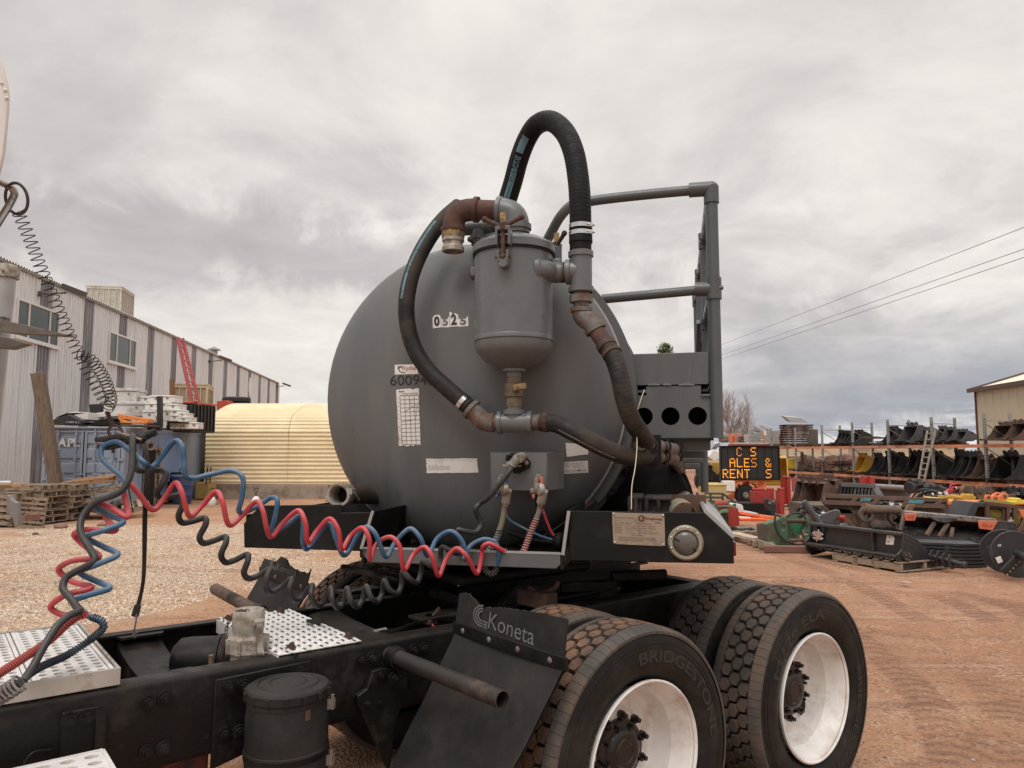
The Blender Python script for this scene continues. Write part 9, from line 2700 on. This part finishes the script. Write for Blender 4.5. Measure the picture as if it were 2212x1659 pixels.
# big auger discs
t = thing('disc_auger','large black auger head with overlapping round discs and a white label','auger',G(*s4(2000,1400)))
def dq(x,y,d): return W(*s4(x,y),d) - t.location
m_disc = M('disc_black_steel',(.026,.025,.025),.45,.2,var=.2,vs=3,dirt=(.07,.06,.052),da=.25,ds=4)
for k,(x,y,r,d) in enumerate(((1960,1120,265,10.7),(2110,1160,285,10.2))):
 c = dq(x,y,d); R_ = r * .1709 / FPX * d
 MB().lathe([(0,-.05),(R_ * .3,-.02),(R_ * .99,.0),(R_,.006),(R_ * .99,.012),(0,.0)],c,(-.35 + .1 * k,-1,.12),48).obj('auger_disc',m_disc,t,ang=20)
 mb = MB().lathe([(R_ * .985,-.002),(R_ * 1.004,.003),(R_ * .985,.014)],c,(-.35 + .1 * k,-1,.12),48); mb.obj('disc_edge',m_steelD,t)
MB().cyl(dq(2120,1150,10.1),dq(2260,1210,9.7),.05,14).obj('auger_shaft',m_disc,t)
P = [dq(x,y,10.02) for x,y in ((1935,1360),(2100,1175),(2212,1180),(2212,1290),(2000,1430))]
MB().prism(P,(0,.05,0)).obj('cutter_plate',m_disc,t,bevel=.006)
for x,y in ((2000,1420),(2037,1382),(2075,1340),(2112,1298),(2148,1262)): MB().ball(dq(x,y,10.0),.014,8,5).obj('cutter_bolt',m_brass,t)
P = [dq(x,y,10.05) for x,y in ((1853,1205),(1915,1183),(1948,1255),(1885,1275))]
MB().prism(P,(0,.006,0)).obj('white_label',m_white,t)
mb = MB(); q4 = [dq(x,y,10.04) for x,y in ((1880,1035),(1925,1030),(1925,1062),(1880,1065))]
letter(mb,'8',lambda s,q: (q4[3].lerp(q4[2],s)).lerp(q4[0].lerp(q4[1],s),q)); mb.obj('chalk_mark',m_stn,t,smooth=False)
# big black loader bucket on a pallet
t,p = gthing('loader_bucket','long black multi-purpose loader bucket resting on a wooden pallet','loader bucket',s4,300,1330,None,0)
PE = W(*s4(640,1290),10.9)
a_ = W(*s3(1410,780),12.3); b_ = W(*s4(665,875),10.75)
ang_b = math.atan2(b_.y - a_.y,b_.x - a_.x)
LF = Frame((b_.x,b_.y,0),ang_b)
t.location = LF.loc; t.rotation_euler = (0,0,LF.ang)
Lw = (V((a_.x,a_.y,0)) - V((b_.x,b_.y,0))).length
zt_b = (a_.z + b_.z) / 2 - .0
zb_b = W(*s4(600,1180),10.8).z
m_lb = M('blue_black_bucket',(.025,.025,.026),.42,var=.2,vs=3,dirt=(.055,.05,.046),da=.22,ds=4,dust=(.13,.115,.10),du=.5)
MB().box((-Lw / 2,.012,(zt_b + zb_b) / 2),(Lw,.02,zt_b - zb_b)).obj('back_plate',m_lb,t)
MB().box((-Lw / 2,-.01,zt_b - .012),(Lw + .02,.09,.05)).obj('top_rail',M('worn_black_edge',(.055,.056,.058),.5,.1,var=.2,vs=4),t,bevel=.012)
MB().box((-Lw / 2,-.06,zb_b - .01),(Lw,.16,.05)).obj('bottom_rail',m_lb,t,bevel=.01)
for f in (.28,.915): MB().box((-Lw * f,-.02,(zt_b + zb_b) / 2),(.03,.06,zt_b - zb_b - .06)).obj('stiffener',m_lb,t)
for f in (.18,.62,.72): MB().box((-Lw * f,-.142,zb_b - .008),(.12,.01,.02)).obj('slot',m_hole,t)
MB().prism([V((0,0,zb_b - .1)),V((0,.6,zb_b - .18)),V((-Lw,.6,zb_b - .18)),V((-Lw,0,zb_b - .1))],(0,0,.03)).obj('bucket_floor',m_lb,t)
mb = MB()
for k in range(9): mb.cyl((-Lw * (k + .5) / 9,-.05,zb_b - .09),(-Lw * (k + .5) / 9,-.05,zb_b - .03),.016,8)
mb.obj('edge_bolt',m_dark,t)
# curved end plate and clam arm
hh = zt_b - zb_b
pts = [(0,zt_b + .005),(.10,zt_b - .02),(.28,zt_b - hh * .30),(.44,zt_b - hh * .70),(.56,zb_b - .10),(.50,zb_b - .13),(.0,zb_b - .20),(-.12,zb_b - .12),(-.14,zb_b + .03),(-.04,zb_b + .10)]
MB().prism([V((.0,y,z)) for y,z in pts],(.03,0,0)).obj('end_plate',m_lb,t,bevel=.006)
MB().prism([V((-Lw,y,z)) for y,z in pts],(-.03,0,0)).obj('end_plate',m_lb,t,bevel=.006)
MB().tube(catmull([V((.022,y,z)) for y,z in ((.0,zt_b - .06),(.14,zt_b - .12),(.27,zt_b - hh * .5),(.38,zb_b),(.42,zb_b - .12))],5),.012,6).obj('end_rib',m_lb,t)
MB().cyl((.03,.02,zb_b + .0),(.06,.02,zb_b + .0),.075,18).obj('pivot_boss',m_lb,t)
mb = MB()
for k in range(5): a = 6.28 * k / 5; mb.cyl((.06,.02 + .048 * math.cos(a),zb_b + .048 * math.sin(a)),(.075,.02 + .048 * math.cos(a),zb_b + .048 * math.sin(a)),.014,6)
mb.obj('pivot_bolt',m_steel,t)
def lbp(cz,x,y,off=.0):
 q = LF.on(*cz(x,y),Y=-.004 - off); return q
P = [lbp(s4,x,y) for x,y in ((478,920),(560,925),(578,965),(572,985),(562,1042),(465,1035))]
st_ = MB().prism(P,(0,-.002,0)).obj('warning_sticker',m_white,t,smooth=False)
mb = MB()
def lq(pts): mb.add([lbp(s4,x,y,.004) for x,y in pts],[tuple(range(len(pts)))])
lq([(500,935),(512,935),(520,948),(506,965),(500,960),(508,948)]); lq([(480,1000),(500,995),(515,1008),(500,1012),(478,1010)]); lq([(466,980),(570,985),(570,987),(466,982)])
mb.obj('sticker_symbol',m_ink,st_,smooth=False)
mb = MB()
lq([(528,930),(555,933),(555,940),(528,937)])
mb.obj('sticker_red_print',m_inkR,st_,smooth=False)
c = lbp(s3,1495,925,.03)
mb = MB().box(c,(.17,.05,.13))
for dx,dz in ((-.11,.03),(-.11,-.05),(.11,.03),(.10,-.05),(.02,.10),(-.03,-.10)): mb.cyl(c + V((dx * .6,0,dz * .6)),c + V((dx,0,dz)),.02,8)
mb.obj('valve_block',m_steel,t,bevel=.005)
MB().tube(catmull([lbp(s3,x,y,.03) for x,y in ((1550,780),(1560,870),(1545,900))],4),.018,7).tube(catmull([lbp(s3,x,y,.04) for x,y in ((1465,935),(1420,925),(1380,890),(1350,880))],4),.02,7).obj('valve_hose',m_hosK,t)
for x0,x1 in ((1585,1750),):
 A,B = lbp(s3,1570,790,-.03),lbp(s3,1750,805,-.03)
 mb = MB()
 for k in range(9): mb.lathe([(.018,-.008),(.03,0),(.018,.008)],A.lerp(B,k / 8) + V((0,0,.03)),(1,0,0),10)
 mb.obj('coiled_guard',m_hosK,t)
A,B = lbp(s4,310,848,-.03),lbp(s4,465,848,-.03)
mb = MB()
for k in range(8): mb.lathe([(.018,-.008),(.03,0),(.018,.008)],A.lerp(B,k / 7) + V((0,0,.03)),(1,0,0),10)
mb.obj('coiled_guard',m_hosK,t)
pm = LF.w((-Lw * .62,.40,0))
make_pallet('wooden pallet under the near half of the long black loader bucket',m_pal,(LF.w((-.55,.38,0)).x,LF.w((-.55,.38,0)).y,.0),LF.ang,'pallets on the east ground')
# grey plough share standing behind
P = [W(*s3(x,y),12.9) for x,y in ((1420,740),(1530,650),(1690,595),(1750,600),(1768,640),(1745,690),(1680,760),(1600,790))]
ps = solo(MB().prism(P,(.05,.06,0)),'plough_share',M('smooth_grey_share',(.105,.098,.092),.5,.3,var=.15,vs=3),'smooth grey plough share standing behind the loader bucket','plough share',bevel=.02)
kid(MB().cyl(W(*s3(1310,490),12.8),W(*s3(1530,790),12.8),.055,12),'share_tube',m_buckG,ps)
P = [W(*s3(x,y),12.6) for x,y in ((1750,790),(1790,770),(1850,770),(1895,800),(1890,830),(1760,820))]
solo(MB().prism(P,(0,.05,0)),'small_share',MATS['smooth_grey_share'],'small grey share just showing over the loader bucket','plough share',bevel=.02)
gflat('rusty_wedge',s3,[(1810,720),(1850,690),(1890,720),(1995,830),(1830,830)],13.0,.5,m_buckR,'rust-red wedge plate with a red pipe behind the loader bucket','wedge')
solo(MB().cyl(W(*s3(1740,690),13.1),W(*s3(1835,705),13.0),.045,12),'red_pipe',m_redS,'short red pipe lying against the rust-red wedge','pipe')
# green bucket with a hose
t,p = gthing('green_bucket','worn green excavator bucket standing on timber blocks with a black hose looped over it','bucket',s3,1080,1110,None)
dG = p.y + .25
def eq_(x,y,d=None): return W(*s3(x,y),d or dG) - V(t.location)
prof = [(760,770),(860,770),(940,740),(1010,700),(1090,690),(1110,760),(1120,860),(1130,1050),(1020,1080),(900,1040),(760,985)]
MB().prism([eq_(x,y) for x,y in prof],(.0,.05,0)).obj('side_plate',m_green,t,bevel=.015)
MB().prism([eq_(x,y,dG + .055) for x,y in prof],(.42,.60,.03)).obj('bucket_shell',m_green,t)
MB().prism([eq_(x,y,dG - .02) for x,y in ((735,775),(790,765),(840,790),(840,1005),(750,985))],(0,.1,0)).obj('rusty_edge',m_dirtS,t,bevel=.01)
for x0,dd in ((1055,0),(1345,.2)):
 MB().prism([eq_(x,y,dG - .05 + dd) for x,y in ((x0 - 45,750),(x0 - 30,690),(x0 + 10,680),(x0 + 55,720),(x0 + 60,900),(x0 + 40,1050),(x0 - 30,1060))],(0,.07,0)).obj('ear',m_green,t,bevel=.012)
 for y in (755,1000): MB().cyl(eq_(x0 - 5,y,dG - .08 + dd),eq_(x0 - 5,y,dG - .03 + dd),.045,14).obj('pin_bore',m_dirtS,t)
MB().cyl(eq_(1080,740,dG),eq_(1350,740,dG + .15),.038,12).cyl(eq_(1080,985,dG),eq_(1350,985,dG + .15),.035,12).obj('cross_pin',m_dirtS,t)
MB().box(eq_(1205,830,dG + .3),(.36,.04,.2)).obj('back_panel',M('clean_green',(.05,.19,.10),.55,var=.15),t)
mb = MB()
for pts in ([(1020,690),(965,665),(945,740),(960,830),(1010,930),(1110,1000),(1230,1035),(1330,1020),(1385,960),(1390,880)],[(1090,690),(1150,650),(1240,640),(1310,670),(1340,720)]):
 mb.tube(catmull([eq_(x,y,dG - .12) for x,y in pts],6),.017,8)
mb.obj('hydraulic_hose',m_hosK,t)
MB().cyl(eq_(1305,850,dG - .1),eq_(1310,910,dG - .1),.018,8).cyl(eq_(1310,915,dG - .1),eq_(1365,915,dG - .1),.018,8).obj('pale_fitting',m_alu,t)
P = [eq_(x,y,dG - .062) for x,y in ((1030,840),(1080,840),(1080,872),(1030,872))]
mb = MB(); letter(mb,'421',lambda s,q: (P[3].lerp(P[2],s)).lerp(P[0].lerp(P[1],s),q)); mb.obj('stencil_number',M('pale_green_stencil',(.28,.36,.28),.7),t,smooth=False)
for k,(x0,y0,x1,y1,m_,lab) in enumerate(((625,1050,730,1020,m_pal,'first timber block counted from the orange blades under the green bucket'),(700,1075,800,1050,m_pal,'second timber block counted from the orange blades under the green bucket'),(780,1100,900,1075,m_pal,'third timber block counted from the orange blades under the green bucket'),(860,1150,1440,1125,M('red_brown_beam',(.20,.10,.075)),'long red-brown beam under the mouth of the green bucket'))):
 A = G(*s3(x0,y0)); B = G(*s3(x1,y1))
 dy = .12 if k < 3 else .0
 solo(MB().box(((A.x + B.x) / 2,A.y + .12,.055),(abs(B.x - A.x),.14,.11),Matrix.Rotation(rad(-8),3,'Z')),'timber_block',m_,lab,'timber','timbers under the green bucket',bevel=.008)
solo(MB().bar(W(*s3(720,985),p.y + .05),W(*s3(1020,1085),p.y - .12),.10,.04),'bearer_plank',m_pal,'narrow plank bearing the edge of the green bucket','plank')
# small litter on the ground
for k,(cz,x,y,s,lab) in enumerate(((s4,720,1530,.05,'chip of pale wood lying on the open dirt'),(s4,40,1407,.03,'small pale chip on the dirt beyond the truck tyres'),(s3,1830,1302,.025,'white pebble lying before the loader bucket pallet'))):
 p = G(*cz(x,y),.01)
 solo(MB().box(p + V((0,0,.012)),(s * 1.1,s * 2.4,.02),Matrix.Rotation(.5 + k,3,'Z')),'wood_chip',M('fresh_plank',(.46,.37,.28)),lab,'chip',bevel=.003)
